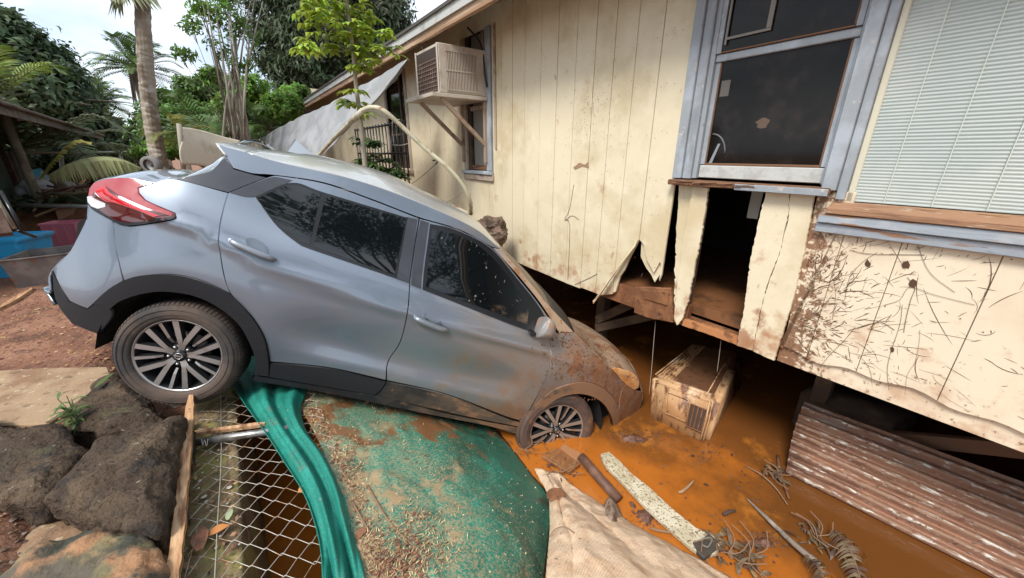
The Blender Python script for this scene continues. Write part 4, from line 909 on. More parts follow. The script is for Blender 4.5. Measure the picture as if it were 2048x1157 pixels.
# weed
def leaf_blade(p, d, l, w_, up=.5, droop=.8, n=4):
    V = []; F = []; p = np.array(p, float); d = np.array(d, float)/np.linalg.norm(d); sd = np.cross(d, (0, 0, 1)); sd = sd/(np.linalg.norm(sd)+1e-6)
    x = p.copy(); v = d+np.array([0, 0, up])
    for i in range(n+1):
        t = i/n; ww = w_*max(.04, math.sin(math.pi*(t*.85+.12)))
        V += [x+sd*ww, x-sd*ww]; x = x+v/np.linalg.norm(v)*l/n; v = v-np.array([0, 0, droop/n])
    for i in range(n): F.append((2*i, 2*i+1, 2*i+3, 2*i+2))
    return V, F
weed = _emp('weed', Z(165, 862, -1.5), 'small green weed with narrow leaves growing between the boulders', 'plant', None)
m_wl = M('weed_leaf', (.10, .17, .045), .6, translucent=.25, island=.5); m_ws = M('weed_stem', (.16, .17, .07), .7)
c = Z(165, 862, -1.5); parts = []; st = []
for i in range(4):
    a = rng.uniform(0, 6.28); top = c+np.array([.04*math.cos(a), .04*math.sin(a), rng.uniform(.13, .22)])+(Z(160, 800, -1.4)-c)*.2; st.append(tube_data([c, (c+top)/2+rng.normal(0, .006, 3), top], .0022, 5))
    for k in range(11): t = rng.uniform(.3, 1); b = rng.uniform(0, 6.28); parts.append(leaf_blade(c+(top-c)*t, (math.cos(b), math.sin(b), .1), rng.uniform(.04, .10), .0075, .5, 1.4))
for i in range(26): b = rng.uniform(0, 6.28); parts.append(leaf_blade(c+rng.normal(0, .012, 3)*np.array([1, 1, 0]), (math.cos(b), math.sin(b), 0), rng.uniform(.06, .15), .003, 1.3, 1.9))
parts.append(leaf_blade(Z(190, 775, -1.38), Z(235, 750, -1.38)-Z(190, 775, -1.38), .13, .017, .3, .2))
mk('leaves', *merge(parts), m_wl, weed); mk('stem', *merge(st), m_ws, weed)
# moss patch
V = []; F = []
for i in range(420):
    u, v = rng.normal(238, 9), rng.normal(927, 5); p = Z(u, v, -1.33)+np.array([0, 0, rng.uniform(-.055, -.02)]); o = len(V); d = rng.normal(0, .004, (3, 3)); V += list(p+d); F.append((o, o+1, o+2))
mk('moss_tuft', V, F, M('moss', (.16, .20, .02), .9), None, kind='stuff')

# ================================================================== battens, pipe, wire mesh, netting
m_batten = M('splintered_batten', (.46, .26, .13), .85, layers=[dict(c=(.58, .38, .22), s=6, st=(.5, 6, 6), lo=.45, hi=.6), dict(c=(.24, .12, .06), s=5, st=(.8, 6, 6), lo=.50, hi=.62), dict(c=(.09, .05, .03), s=16, st=(5, 1, 1), lo=.64, hi=.68)], bump=[(20, .6, (.6, 6, 6), 'noise', .006)], rot=.93)
def batten(name, pxs, zt, wd, th, mat, label, cat='wooden batten', group=None):
    "long thin splintery strip through the given photo points"
    P = smooth_path([Z(u, v, z) for (u, v), z in zip(pxs, zt)], 8); n = len(P); V = []; F = []
    for i, p in enumerate(P):
        d = P[min(i+1, n-1)]-P[max(0, i-1)]; sd = np.cross(d, (0, 0, 1)); sd /= np.linalg.norm(sd); t = i/(n-1)
        w_ = wd/2*(1+.12*N3(p, 14)); w1 = w_*(1+.2*N3(p, 23, 3)); taper = min(1, .35+9*t)*min(1, .35+9*(1-t))
        V += [p+sd*w_*taper, p-sd*w1*taper, p-sd*w1*taper-np.array([0, 0, th]), p+sd*w_*taper-np.array([0, 0, th])]
    for i in range(n-1):
        for k in range(4): F.append((4*i+k, 4*i+(k+1) % 4, 4*i+4+(k+1) % 4, 4*i+4+k))
    F += [(0, 1, 2, 3), (4*n-1, 4*n-2, 4*n-3, 4*n-4)]
    o = fixn(mk(name, V, F, mat, None, label=label, cat=cat, group=group)); return o
batten('wooden_batten', [(382, 786), (375, 860), (366, 960), (356, 1060), (344, 1157), (338, 1240)], [-1.38, -1.415, -1.43, -1.44, -1.45, -1.45], .040, .022, m_batten, 'long splintered batten leaning from the rear wheel beside the wire mesh')
batten('wooden_batten', [(385, 864), (450, 856), (530, 846)], [-1.51, -1.51, -1.50], .028, .02, m_batten, 'short batten lying crosswise above the metal pipe on the mesh')
m_galv = M('galvanised_pipe', (.42, .43, .43), .35, .7, layers=[dict(c=(.25, .23, .20), s=9, lo=.5, hi=.65), dict(c=(.5, .5, .5), s=20, lo=.6, hi=.7)])
pp = _emp('metal_pipe', Z(400, 885, -1.55), 'short galvanised pipe with a rusty open end holding the wire mesh', 'pipe', None)
tube('pipe', [Z(392, 886, -1.53), Z(500, 869, -1.53), Z(592, 855, -1.535)], .021, m_galv, pp, n=16); tube('rusty_end', [Z(384, 887, -1.53), Z(396, 885.4, -1.53)], .0205, M('rust', (.40, .17, .05), .9, bump=[(50, .5)]), pp, n=14)
tube('wire_wrap', [Z(403, 878, -1.49)+np.array([0, 0, 0]), Z(406, 892, -1.52), Z(409, 880, -1.495), Z(413, 893, -1.52), Z(416, 878, -1.495)], .0022, M('wire', (.5, .47, .42), .5, .5), pp, n=5, k=4)
m_wire = M('mesh_wire', (.46, .43, .37), .5, .6, layers=[dict(c=(.34, .22, .13), s=12, lo=.5, hi=.62)])
mesh_root = _emp('chain_link_mesh', Z(480, 1000, -1.55), 'sheet of chain link wire mesh lying over the mossy ledge and the open ditch', 'wire mesh', None)
# two families of crossing zigzag wires in plan, bounded by the net on the right
s_a, s_b = toS(Z(480, 1260, -1.55)), toS(Z(400, 790, -1.55)); qa, qb = q0+.045, q0+.68
cell = .052
nw_ = int((s_a-s_b)/cell)
def mz(s, q): return -1.548+.012*N3((s, q, 1), 3)+(.0 if q < q1 else -.02*math.sin(min(1, (q-q1)/.3)*1.6))
k = 0; s = s_b
while s < s_a:
    P = []; m = int((qb-qa)/cell*1.0)
    bend = .02*math.sin(s*5)
    for j in range(m+1):
        q = qa+(qb-qa)*j/m; ss0 = s+(cell*1.08 if (j+k) % 2 else 0)+bend*math.sin(j*.5)+rng.normal(0, .0015)
        z = mz(ss0, q)+(.0025 if j % 2 else -.0025)
        P += [SQ(ss0, q-.0028, z), SQ(ss0, q+.0028, z)]
    V, F = tube_data(P, .0019, 4); mk('wire', V, F, m_wire, mesh_root, smooth=True); s += cell; k += 1
for q in (qa+.10,):
    tube('line_wire', [SQ(s, q+.015*math.sin(s*2), mz(s, q)+.004) for s in np.linspace(s_b, s_a, 14)], .0023, M('pale_wire', (.55, .52, .45), .5, .5), mesh_root, n=5, k=3)
tube('loose_wire', [Z(u, v, -1.53) for u, v in ((395, 1050), (388, 1090), (376, 1130), (368, 1170), (372, 1230))], .0016, m_wire, mesh_root, n=5, k=4)

m_net = M('green_shade_net', (.012, .22, .165), .6, layers=[dict(c=(.02, .30, .23), s=5, lo=.45, hi=.62), dict(c=(.10, .20, .15), s=9, lo=.56, hi=.7), dict(c=(.004, .11, .085), s=170, lo=.46, hi=.58, a=.7), dict(c=(.30, .30, .22), s=26, lo=.665, hi=.71, a=.8)], bump=[(420, .5, (1, 1, 1), 'noise', .003)], sheen=.3)
lft = [(420, 700, -1.72), (445, 742, -1.60), (463, 772, -1.52), (490, 812, -1.50), (530, 866, -1.50), (572, 930, -1.50), (606, 985, -1.50), (628, 1045, -1.50), (640, 1100, -1.50), (645, 1157, -1.50), (652, 1260, -1.50)]
rgt = [(600, 715, -1.75), (608, 752, -1.64), (612, 782, -1.56), (600, 812, -1.53), (612, 858, -1.54), (655, 915, -1.55), (685, 980, -1.55), (700, 1040, -1.55), (716, 1100, -1.55), (730, 1157, -1.55), (745, 1260, -1.55)]
rows = []
for a, b in zip(lft, rgt):
    A, B = Z(*a), Z(*b); rows.append([A+(B-A)*t for t in (0, .25, .5, .75, 1)])
def netd(u, v, p):
    r = 1.5*.014*math.sin(u*6.28*2.1+3.0*math.sin(v*3)+.8)+.008*math.sin(u*6.28*4.6+v*5)+.004*N3(p, 30); return np.array([0, 0, r+.018*math.sin(math.pi*u)])
net = sheet('shade_net', rows, 60, 110, m_net, None, netd, .003, label='folded strip of bright green shade netting trailing from under the car', cat='netting')
# the green sheet with silt on it
m_tarp = M('green_sheet', (.018, .24, .17), .5, layers=[
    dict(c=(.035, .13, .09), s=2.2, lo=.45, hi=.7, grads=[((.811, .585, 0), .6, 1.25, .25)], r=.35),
    dict(c=(.46, .35, .20), s=80, lo=.61, hi=.70, ro=.7, a=.6, grads=[((-.811, -.585, 0), -1.35, -.55, .16)]),
    dict(c=(.46, .31, .17), s=3.2, lo=.58, hi=.70, d=12, ro=.78, a=.9, grads=[((-.811, -.585, 0), -1.2, -.2, .12)]),
    dict(c=(.24, .10, .04), s=3.5, lo=.66, hi=.76, a=.9, grads=[((-.7, .7, 0), 1.3, 2.2, .20)], r=.4),
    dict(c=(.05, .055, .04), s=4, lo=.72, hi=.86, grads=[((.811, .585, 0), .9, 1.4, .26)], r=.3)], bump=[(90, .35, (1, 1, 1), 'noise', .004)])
TG = [[(540, 720, -1.72), (640, 735, -1.80), (740, 760, -1.92), (860, 795, -2.06), (985, 835, -2.21)],
      [(560, 770, -1.58), (640, 775, -1.66), (740, 795, -1.80), (860, 822, -1.96), (985, 855, -2.18)],
      [(590, 800, -1.57), (660, 810, -1.63), (760, 830, -1.76), (880, 852, -1.92), (1020, 890, -2.20)],
      [(640, 890, -1.57), (700, 900, -1.61), (800, 905, -1.72), (920, 915, -1.90), (1058, 945, -2.205)],
      [(672, 980, -1.56), (740, 990, -1.60), (840, 990, -1.69), (950, 990, -1.84), (1100, 1000, -2.19)],
      [(690, 1070, -1.55), (770, 1080, -1.58), (870, 1075, -1.66), (980, 1070, -1.79), (1098, 1070, -2.12)],
      [(705, 1157, -1.55), (790, 1160, -1.57), (890, 1160, -1.63), (990, 1157, -1.74), (1088, 1157, -2.04)],
      [(715, 1290, -1.55), (810, 1290, -1.56), (920, 1290, -1.60), (1000, 1290, -1.68), (1085, 1290, -1.95)]]
rows = [[Z(*p) for p in r] for r in TG]
def tarpd(u, v, p): return np.array([0, 0, .014*N3(p, 3)+.006*N3(p, 9)+.0015*N3(p, 40)+.010*(1-min(1, abs(N3((p[0]*1.2, p[1]*1.2, 4), 2.2))*9))-.006*(1-min(1, abs(N3((p[0]*2, p[1], 8), 3))*12))])
green = sheet('green_sheet', rows, 90, 90, m_tarp, None, tarpd, .004, label='large green sheet strewn with dead grass, sloping from the car to the water', cat='tarpaulin')
gv = np.array([v.co for v in green.data.vertices])
nu_ = 91
# straw, leaves and twigs lying on it
def on_tarp(u, v):
    i = min(89, max(0, u*90)); j = min(89, max(0, v*90)); return gv[int(j)*nu_+int(i)]
def bits_on(n, dens, l, w_, mat, name, lift=.003):
    V = []; F = []
    for i in range(n):
        u, v = rng.random(), rng.random()
        if rng.random() > dens(u, v): continue
        p = on_tarp(u, v)+rng.uniform(-.008, .008, 3)*np.array([1, 1, 0]); a = rng.uniform(0, 6.28); L_ = l*rng.uniform(.4, 1.6); W_ = w_*rng.uniform(.5, 1.4)
        d = np.array([math.cos(a), math.sin(a), rng.uniform(-.1, .35)])*L_; s_ = np.array([-math.sin(a), math.cos(a), rng.uniform(-.3, .3)])*W_; p = p+np.array([0, 0, lift]); o = len(V)
        V += [p-s_, p+d*.5-s_*1.2+np.array([0, 0, .002]), p+d, p+d*.5+s_*1.2]; F.append((o, o+1, o+2, o+3))
    return mk(name, V, F, mat, None, kind='stuff')
patchn = lambda u, v: max(0, .1+1.6*(N3((u*5, v*5, 2), 1)))*(1-ss_(u, .45, .75))+.9*math.exp(-((u-.08-.1*v)/.07)**2)*.8+1.3*math.exp(-(((u-.3)/.14)**2+((v-.80)/.10)**2))
bits_on(30000, patchn, .022, .0016, M('dead_grass', (.46, .32, .19), .9, island=.9), 'dead_grass_on_sheet')
bits_on(9000, lambda u, v: .5*patchn(u, v)**2, .018, .0045, M('leaf_litter', (.20, .09, .05), .9, island=.9), 'leaf_litter_on_sheet', .006)
bits_on(1300, lambda u, v: .7, .010, .0022, M('pale_flecks', (.55, .46, .30), .9, island=.6), 'flecks_on_sheet')
def leafpatch(u, v, r, mat, label, z=None, n=10, cup=.5):
    p = on_tarp(u, v)+np.array([0, 0, .006]) if z is None else Z(u, v, z); V = [p+np.array([0, 0, .004])]; a0 = rng.uniform(0, 6.28)
    for i in range(n):
        a = 2*math.pi*i/n; rr = r*(.45+.55*abs(math.cos(a)))*rng.uniform(.85, 1.1); V.append(p+np.array([rr*math.cos(a+a0)*1.0, rr*math.sin(a+a0), cup*r*.5*abs(math.sin(a))]))
    return mk('fallen_leaf', V, [(0, i+1, (i+1) % n+1) for i in range(n)], mat, None, label=label, cat='leaf', group='dead leaves on the green sheet')
m_ol = M('orange_leaf', (.50, .20, .06), .8); m_bl = M('brown_leaf', (.24, .11, .06), .8)
leafpatch(.48, .20, .022, m_ol, 'orange leaf near the middle top of the green sheet'); leafpatch(.40, .045, .022, m_ol, 'orange leaf closest to the car sill on the green sheet')
leafpatch(.10, .72, .03, m_bl, 'brown leaf by the netting edge, low on the green sheet'); leafpatch(.07, .25, .03, m_ol, 'curled tan leaf on the green sheet beside the netting')
m_tw = M('dead_twig', (.25, .15, .09), .9)
for i, (P, lb) in enumerate((([(.10, .50), (.15, .56), (.22, .62)], 'thick tan twig on the green sheet near the netting'), ([(.26, .55), (.30, .66), (.40, .76), (.50, .80)], 'long bent twig across the grassy part of the green sheet'), ([(.33, .82), (.42, .86), (.50, .93)], 'thin twig lying low on the green sheet'),
        ([(.10, .6), (.16, .68), (.20, .74)], 'dark twig parallel to the netting on the green sheet'))):
    tube('twig', [on_tarp(*p)+np.array([0, 0, .007]) for p in P], [.005, .004, .002, .0015][:len(P)], m_tw, None, n=6, k=5, label=lb, cat='twig', group='twigs on the green sheet')

# ================================================================== tan woven sheet at the bottom
m_tan = M('woven_tan_sheet', (.66, .49, .34), .8, layers=[dict(c=(.58, .40, .26), s=9, lo=.45, hi=.62), dict(c=(.40, .21, .11), s=4, lo=.56, hi=.74, a=.8), dict(c=(.10, .065, .045), s=46, lo=.655, hi=.69), dict(c=(.30, .17, .10), s=16, lo=.66, hi=.76)],
    bump=[(45, .7, (1, .2, 1), 'wave0', .003), (11, .8, (1, 1, 1), 'noise', .02)])
TT = [[(1068, 940, -2.17), (1090, 942, -2.14), (1105, 948, -2.17), (1120, 952, -2.18)],
      [(1095, 985, -2.12), (1118, 990, -2.06), (1135, 992, -2.13), (1158, 985, -2.17)],
      [(1100, 1040, -2.07), (1130, 1035, -1.98), (1165, 1010, -2.10), (1200, 1008, -2.17)],
      [(1098, 1090, -2.02), (1150, 1075, -1.94), (1210, 1045, -2.06), (1280, 1062, -2.18)],
      [(1092, 1157, -1.95), (1170, 1140, -1.90), (1270, 1100, -2.0), (1360, 1100, -2.17)],
      [(1085, 1260, -1.85), (1200, 1240, -1.84), (1340, 1200, -1.98), (1520, 1190, -2.17)],
      [(1080, 1400, -1.75), (1250, 1400, -1.78), (1450, 1360, -1.95), (1700, 1300, -2.17)]]
def tand(u, v, p):
    r = abs(math.sin(u*8.5+1.5*v+.6*N3(p, 2)))**.6; return np.array([0, 0, .045*(r-.6)*(1-u*.55)*min(1, v*4+.2)+.022*N3(p, 4)+.010*(1-abs(N3(p, 9))*2)+.004*N3(p, 25)])
tan_o = sheet('woven_sheet', [[Z(*p) for p in r] for r in TT], 80, 110, m_tan, None, tand, .004, label='mud stained tan woven sheet bunched up beside the green sheet', cat='cloth')
tube('tie_cord', [Z(1098, 1075, -1.98), Z(1112, 1058, -1.93), Z(1130, 1055, -1.915), Z(1148, 1066, -1.92)], .003, m_tw, tan_o, n=5, k=4)
poly('mud_clot', [Z(1112+20*math.cos(t), 988+14*math.sin(t), -2.04) for t in np.linspace(0, 6.28, 12)[:-1]], (0, 0, -.02), m_mudwood, tan_o, bv=.006)
fl2 = sheet('sheet_scrap', [[Z(1195, 1040, -2.19), Z(1215, 1000, -2.12), Z(1228, 1002, -2.12), Z(1250, 1045, -2.19)], [Z(1190, 1052, -2.19), Z(1215, 1040, -2.08), Z(1230, 1042, -2.08), Z(1248, 1052, -2.19)], [Z(1200, 1065, -2.19), Z(1225, 1060, -2.12), Z(1240, 1062, -2.15), Z(1252, 1062, -2.2)]], 14, 14,
    M('grey_sheet_scrap', (.26, .19, .14), .7, layers=[dict(c=(.13, .07, .045), s=18, lo=.48, hi=.6)]), None, lambda u, v, p: np.array([0, 0, .02*N3(p, 20)]), .003, label='crumpled grey scrap of sheet between the pipe and the woven sheet', cat='scrap')

# ================================================================== floating things
m_plank = M('peeling_white_plank', (.46, .41, .28), .7, layers=[dict(c=(.58, .53, .40), s=6, lo=.45, hi=.6), dict(c=(.18, .12, .07), s=75, st=(1, 1, 1), lo=.53, hi=.60, d=8), dict(c=(.34, .17, .09), s=7, lo=.60, hi=.72, a=.8)], bump=[(60, .6, (1, 1, 1), 'noise', .004)])
pk = _emp('white_plank', Z(1320, 1005, -2.19), 'pale plank with flaking paint floating diagonally in the orange water', 'plank', None)
poly('board', [Z(u, v, -2.155) for u, v in ((1201, 908), (1218, 903), (1240, 922), (1262, 945), (1300, 975), (1345, 1017), (1392, 1055), (1428, 1072), (1440, 1090), (1436, 1106), (1408, 1112), (1382, 1095), (1340, 1058), (1290, 1012), (1245, 965), (1215, 935), (1207, 925))], (0, 0, -.03), m_plank, pk, bv=.004)
poly('rubber_end', [Z(u, v, -2.145) for u, v in ((1385, 1083), (1404, 1077), (1418, 1066), (1438, 1082), (1432, 1100), (1409, 1116), (1396, 1104))], (0, 0, -.035), M('dark_rubber', (.06, .05, .04), .7, bump=[(20, .8)]), pk, bv=.006)
tube('bracket', [Z(1400, 1082, -2.13), Z(1412, 1076, -2.12), Z(1424, 1078, -2.125), Z(1416, 1094, -2.13), Z(1404, 1090, -2.13)], .005, M('grey_rubber', (.16, .15, .12), .6), pk, n=6, k=4)
tube('round_post', [Z(1162, 914, -2.13), Z(1200, 958, -2.15), Z(1238, 1000, -2.17)], .034, M('muddy_brown_pipe', (.12, .06, .04), .6, layers=[dict(c=(.20, .11, .075), s=9, lo=.45, hi=.62)], bump=[(20, .4)]), None, n=16, label='short muddy brown round post floating beside the pale plank', cat='post')
poly('wooden_board', [Z(u, v, -2.165) for u, v in ((1083, 912), (1112, 894), (1160, 928), (1138, 945))], (0, 0, -.03), M('soaked_board', (.20, .085, .035), .5, layers=[dict(c=(.28, .12, .04), s=5, st=(6, 1, 1), lo=.4, hi=.6)], rot=.7, bump=[(14, .4, (7, 1, 1))]), None, bv=.003, label='soaked square wooden board floating by the front wheel', cat='board')
poly('wooden_board', [Z(u, v, -2.185) for u, v in ((1128, 888), (1160, 905), (1172, 925), (1166, 930), (1140, 912), (1120, 896))], (0, 0, -.02), M('soaked_strip', (.36, .17, .08), .5), None, bv=.003, label='thin soaked wooden strip leaning on the front tyre', cat='board')
m_pole = M('grey_driftwood_pole', (.22, .18, .15), .8, layers=[dict(c=(.36, .31, .27), s=8, lo=.5, hi=.62), dict(c=(.10, .07, .05), s=12, lo=.55, hi=.68)], bump=[(30, .5)])
tube('pole', [Z(1493, 997, -2.19), Z(1530, 1033, -2.17), Z(1590, 1090, -2.15), Z(1640, 1130, -2.13)], [.004, .012, .016, .018], m_pole, None, n=8, k=4, label='grey pointed pole sticking out of the water toward the dead leaves', cat='pole')
def stick(P, r, lb, mat=m_tw, z=-2.19): tube('stick', [Z(u, v, z+.01*i*(1 if i < len(P)/2 else .3)) for i, (u, v) in enumerate(P)], r, mat, None, n=6, k=4, label=lb, cat='stick', group='sticks floating in the ditch')
stick([(1357, 985), (1365, 983), (1378, 972), (1387, 962)], [.008, .010, .009, .006], 'short bent pale stick floating alone in open orange water', M('pale_stick', (.34, .22, .13), .8))
stick([(1490, 932), (1520, 948), (1550, 975), (1575, 1010)], [.003, .006, .006, .003], 'long forked twig in front of the corrugated sheet')
stick([(1555, 912), (1562, 950), (1578, 998)], [.010, .012, .007], 'stubby brown stick beside the corrugated sheet corner', M('brown_stick', (.16, .07, .035), .8))
stick([(1446, 1030), (1458, 1024), (1470, 1022)], [.012, .014, .008], 'short dark chip of bark by the grey pole', M('bark', (.07, .04, .03), .9))
stick([(1300, 1057), (1320, 1062), (1345, 1066)], [.008, .009, .006], 'small stick next to the grey scrap of sheet')
# mud islands with wet crumbs
m_wetmud = M('wet_mud', (.115, .05, .03), .35, layers=[dict(c=(.20, .10, .07), s=20, lo=.5, hi=.62), dict(c=(.05, .025, .018), s=14, lo=.55, hi=.66)], bump=[(30, 1., (1, 1, 1), 'noise', .02)])
def mudisle(c_, rx, ry, h, lb):
    p0 = Z(*c_, WZ); V = []; F = []; n = 26
    for i in range(n+1):
        for j in range(n+1):
            x, y = -1+2*i/n, -1+2*j/n; r = math.hypot(x, y); p = p0+np.array([x*rx, y*ry, 0]); nn = .5+N3(p, 7)*.8
            V.append(p+np.array([0, 0, h*(1.15-r*1.35)*(.6+nn)-.012+.012*N3(p, 28)]))
    for i in range(n):
        for j in range(n): k_ = i*(n+1)+j; F.append((k_, k_+1, k_+n+2, k_+n+1))
    return fixn(mk('mud_island', V, F, m_wetmud, None, smooth=True, label=lb, cat='mud', group='mud lumps breaking the water'))
mudisle((1268, 878), .16, .07, .035, 'lump of wet mud in front of the car bumper'); mudisle((1295, 1032), .09, .08, .03, 'lump of wet mud between plank and scrap of sheet')
mudisle((1530, 1085), .10, .06, .025, 'lump of wet mud beside the grey pole'); mudisle((1500, 1135), .12, .05, .02, 'flat wet mud at the bottom of the picture below the pole')
mudisle((1265, 1010), .04, .04, .02, 'small wet mud lump beside the brown post'); mudisle((1418, 905), .10, .03, .012, 'low mud lump at the foot of the cooler')
mudisle((1690, 770), .3, .2, .08, 'dark mud mound in the shade under the house')
V = []; F = []
def posw():
    cc = [(1268, 875, 30, 8), (1295, 1030, 18, 14), (1530, 1080, 25, 12), (1420, 905, 25, 10), (1130, 935, 30, 14), (1450, 1100, 35, 20), (1300, 1000, 90, 60), (1600, 1050, 120, 70), (1500, 960, 60, 40)]
    i = rng.choice(9, p=[.2, .15, .15, .08, .12, .12, .06, .06, .06]); c_ = cc[i]; return Z(rng.normal(c_[0], c_[2]), rng.normal(c_[1], c_[3]), WZ+.004)
scatter_stones('floating_crumbs', 1500, posw, .002, .012, M('wet_crumbs', (.12, .06, .04), .4, island=.9), flat=.4)
# clumps of rotting leaves
def leafclump(c_, n, r, lb, l=.09, w_=.012, mat=None, z=-2.19, tw=6):
    p0 = Z(*c_, z); parts = []; st = []
    root = _emp('dead_plant', p0, lb, 'dead plant', None); root['group'] = 'rotting plants in the water'
    for i in range(n): a = rng.uniform(0, 6.28); p = p0+np.array([rng.normal(0, r), rng.normal(0, r), rng.uniform(0, .03)]); parts.append(leaf_blade(p, (math.cos(a), math.sin(a), 0), l*rng.uniform(.5, 1.3), w_*rng.uniform(.5, 1.3), rng.uniform(.1, .9), rng.uniform(.8, 2)))
    for i in range(tw): a = rng.uniform(0, 6.28); p = p0+rng.normal(0, r*.6, 3)*np.array([1, 1, .2])+np.array([0, 0, .015]); st.append(tube_data(smooth_path([p, p+np.array([math.cos(a), math.sin(a), .4])*l, p+np.array([math.cos(a+.5), math.sin(a+.5), .3])*l*2], 3), .0028, 5))
    mk('leaves', *merge(parts), mat or m_dl, root, smooth=True); mk('twigs', *merge(st), m_tw, root, kind='stuff')
m_dl = M('rotting_leaf', (.10, .065, .04), .55, island=.8, layers=[dict(c=(.20, .13, .08), s=18, lo=.5, hi=.62)])
leafclump((1450, 1105), 26, .05, 'tangle of dead leaves at the dark end of the pale plank'); leafclump((1505, 1120), 22, .05, 'curled dead twigs and leaves left of the grey pole')
leafclump((1550, 950), 20, .035, 'dark wet twigs near the corrugated sheet corner', .07); leafclump((1630, 1075), 34, .04, 'feathery dead leaf head standing above the pole end', .07, .009)
leafclump((1120, 945), 26, .05, 'dry twigs caught between the green sheet and the floating board', .06, .004); leafclump((1060, 900), 22, .05, 'dry stalks along the upper edge of the green sheet', .06, .003)
# rotting banana leaves
def banana(P, w_, lb, mat, z0=-2.17, zt=.05):
    root = _emp('banana_leaf', Z(*P[0], z0), lb, 'leaf', None); root['group'] = 'rotting banana leaves'
    C_ = smooth_path([Z(u, v, z0+zt*math.sin(math.pi*min(1, i/(len(P)-1)+.15))) for i, (u, v) in enumerate(P)], 8); n = len(C_); parts = []
    for i in range(1, n-1):
        d = C_[i+1]-C_[i-1]; sd = np.cross(d, (0, 0, 1)); sd /= np.linalg.norm(sd); dn = d/np.linalg.norm(d)
        for sg in (-1, 1):
            if rng.random() < .12: continue
            l = w_*math.sin(math.pi*(.15+.8*i/n))*rng.uniform(.7, 1.15); V = []; m = 4; hw = np.linalg.norm(d)*.30; curl = rng.uniform(.3, 1)
            for j in range(m+1):
                t = j/m; q = C_[i]+sd*sg*l*t+dn*l*t*.35+np.array([0, 0, .03*math.sin(t*3)*curl-.03*t*t]); V += [q-dn*hw*(1-.7*t*t), q+dn*hw*(1-.7*t*t)+np.array([0, 0, .004])]
            parts.append((V, [(2*j, 2*j+1, 2*j+3, 2*j+2) for j in range(m)]))
    mk('blade', *merge(parts), mat, root); tube('midrib', C_, .005, mat, root, n=5)
banana([(1612, 1112), (1632, 1130), (1650, 1165), (1660, 1230)], .055, 'rotting brown banana leaf hanging over the end of the grey pole', m_dl)
banana([(1665, 1062), (1690, 1085), (1712, 1130), (1730, 1200)], .075, 'ribbed dead banana leaf nearest the corrugated sheet', M('dead_banana_leaf', (.17, .115, .075), .6, island=.7))
for i, (u, v) in enumerate(((1385, 912), (1412, 970))): leafpatch(u, v, .017, M('dark_leaf', (.06, .035, .02), .6), ('dark round leaf floating in the open water', 'small leaf floating right of the bent stick')[i], z=-2.195)

# ================================================================== corrugated iron sheet
m_iron = M('rusty_muddy_iron', (.34, .31, .28), .5, .45, layers=[dict(c=(.31, .165, .105), s=3.5, lo=.30, hi=.50, r=.85, kill=1, grads=[((0, 0, -1), 1.85, 2.25, .14)]), dict(c=(.19, .095, .06), s=9, st=(.3, 1, 1), lo=.52, hi=.62, r=.9), dict(c=(.55, .50, .44), s=26, st=(.6, 2, 2), lo=.61, hi=.65, r=.7, d=9), dict(c=(.08, .05, .04), s=22, lo=.64, hi=.70)], bump=[(40, .5)], rot=WR)
bl, tl_ = Z(1572, 946, -2.19), Z(1614, 806, -1.80); br_ = Z(1990, 1157, -2.19)
dirb = (br_-bl)/np.linalg.norm(br_-bl); dirb = dirb*.999
up_ = tl_-bl; L0 = 3.1; nr = 8; V = []; F = []; m = 160; nn = np.cross(dirb, up_); nn /= np.linalg.norm(nn)
if nn @ NWL < 0: nn = -nn
for i in range(25):
    for j in range(m+1):
        t = j/m; a = i/24; p = bl+dirb*L0*a+up_*t*(1+.10*a)+nn*.024*math.sin(t*nr*2*math.pi)+nn*(.02*math.sin(t*3)*(1-a))-dirb*(.025*math.sin(t*2.5)*(i == 0)); V.append(p+np.array([0, 0, .004*N3(p, 4)]))
for i in range(24):
    for j in range(m): k = i*(m+1)+j; F.append((k, k+1, k+m+2, k+m+1))
m_iron2 = M('worn_crest_iron', (.30, .18, .12), .75, .1, layers=[dict(c=(.60, .56, .50), s=24, st=(.5, 2, 2), lo=.53, hi=.60, r=.6, d=12), dict(c=(.20, .10, .07), s=30, lo=.56, hi=.62)], bump=[(50, .4)], rot=WR)
o = fixn(mk('corrugated_iron_sheet', V, F, m_iron, None, smooth=True, label='rusty mud coated corrugated iron sheet leaning in the water under the house', cat='metal sheet')); o.modifiers.new('t', 'SOLIDIFY').thickness = .003
o.data.materials.append(m_iron2)
for f_ in o.data.polygons:
    j_ = f_.index % m; t_ = (j_+.5)/m
    if math.sin(t_*nr*2*math.pi) > .5: f_.material_index = 1

# ================================================================== mud covered cooler
m_cool = M('mud_stained_white_plastic', (.54, .34, .18), .55, layers=[dict(c=(.40, .21, .09), s=3, lo=.40, hi=.58), dict(c=(.16, .07, .03), s=12, st=(1, 1, .35), lo=.50, hi=.60), dict(c=(.66, .52, .36), s=5, lo=.58, hi=.7), dict(c=(.07, .035, .02), s=34, lo=.63, hi=.68)], bump=[(30, .3)])
m_cooltop = M('mud_filled_lid', (.13, .06, .03), .5, layers=[dict(c=(.40, .24, .12), s=4, st=(1, 1, 1), lo=.56, hi=.66), dict(c=(.05, .025, .015), s=16, lo=.55, hi=.65)], bump=[(24, .7)])
FL, FR, BR, BL = Z(1297, 838, WZ), Z(1412, 893, WZ), Z(1490, 772, WZ), Z(1386, 742, WZ)
FL = FL; zb, zt_ = -2.36, -1.83
TFL, TFR, TBL, TBR = Z(1300, 752, zt_), Z(1440, 803, zt_), Z(1385, 688, zt_), Z(1484, 704, zt_)
cool = _emp('cooler_box', (FL+FR)/2, 'mud stained pale plastic cooler box half sunk in the water beside the car', 'cooler', None)
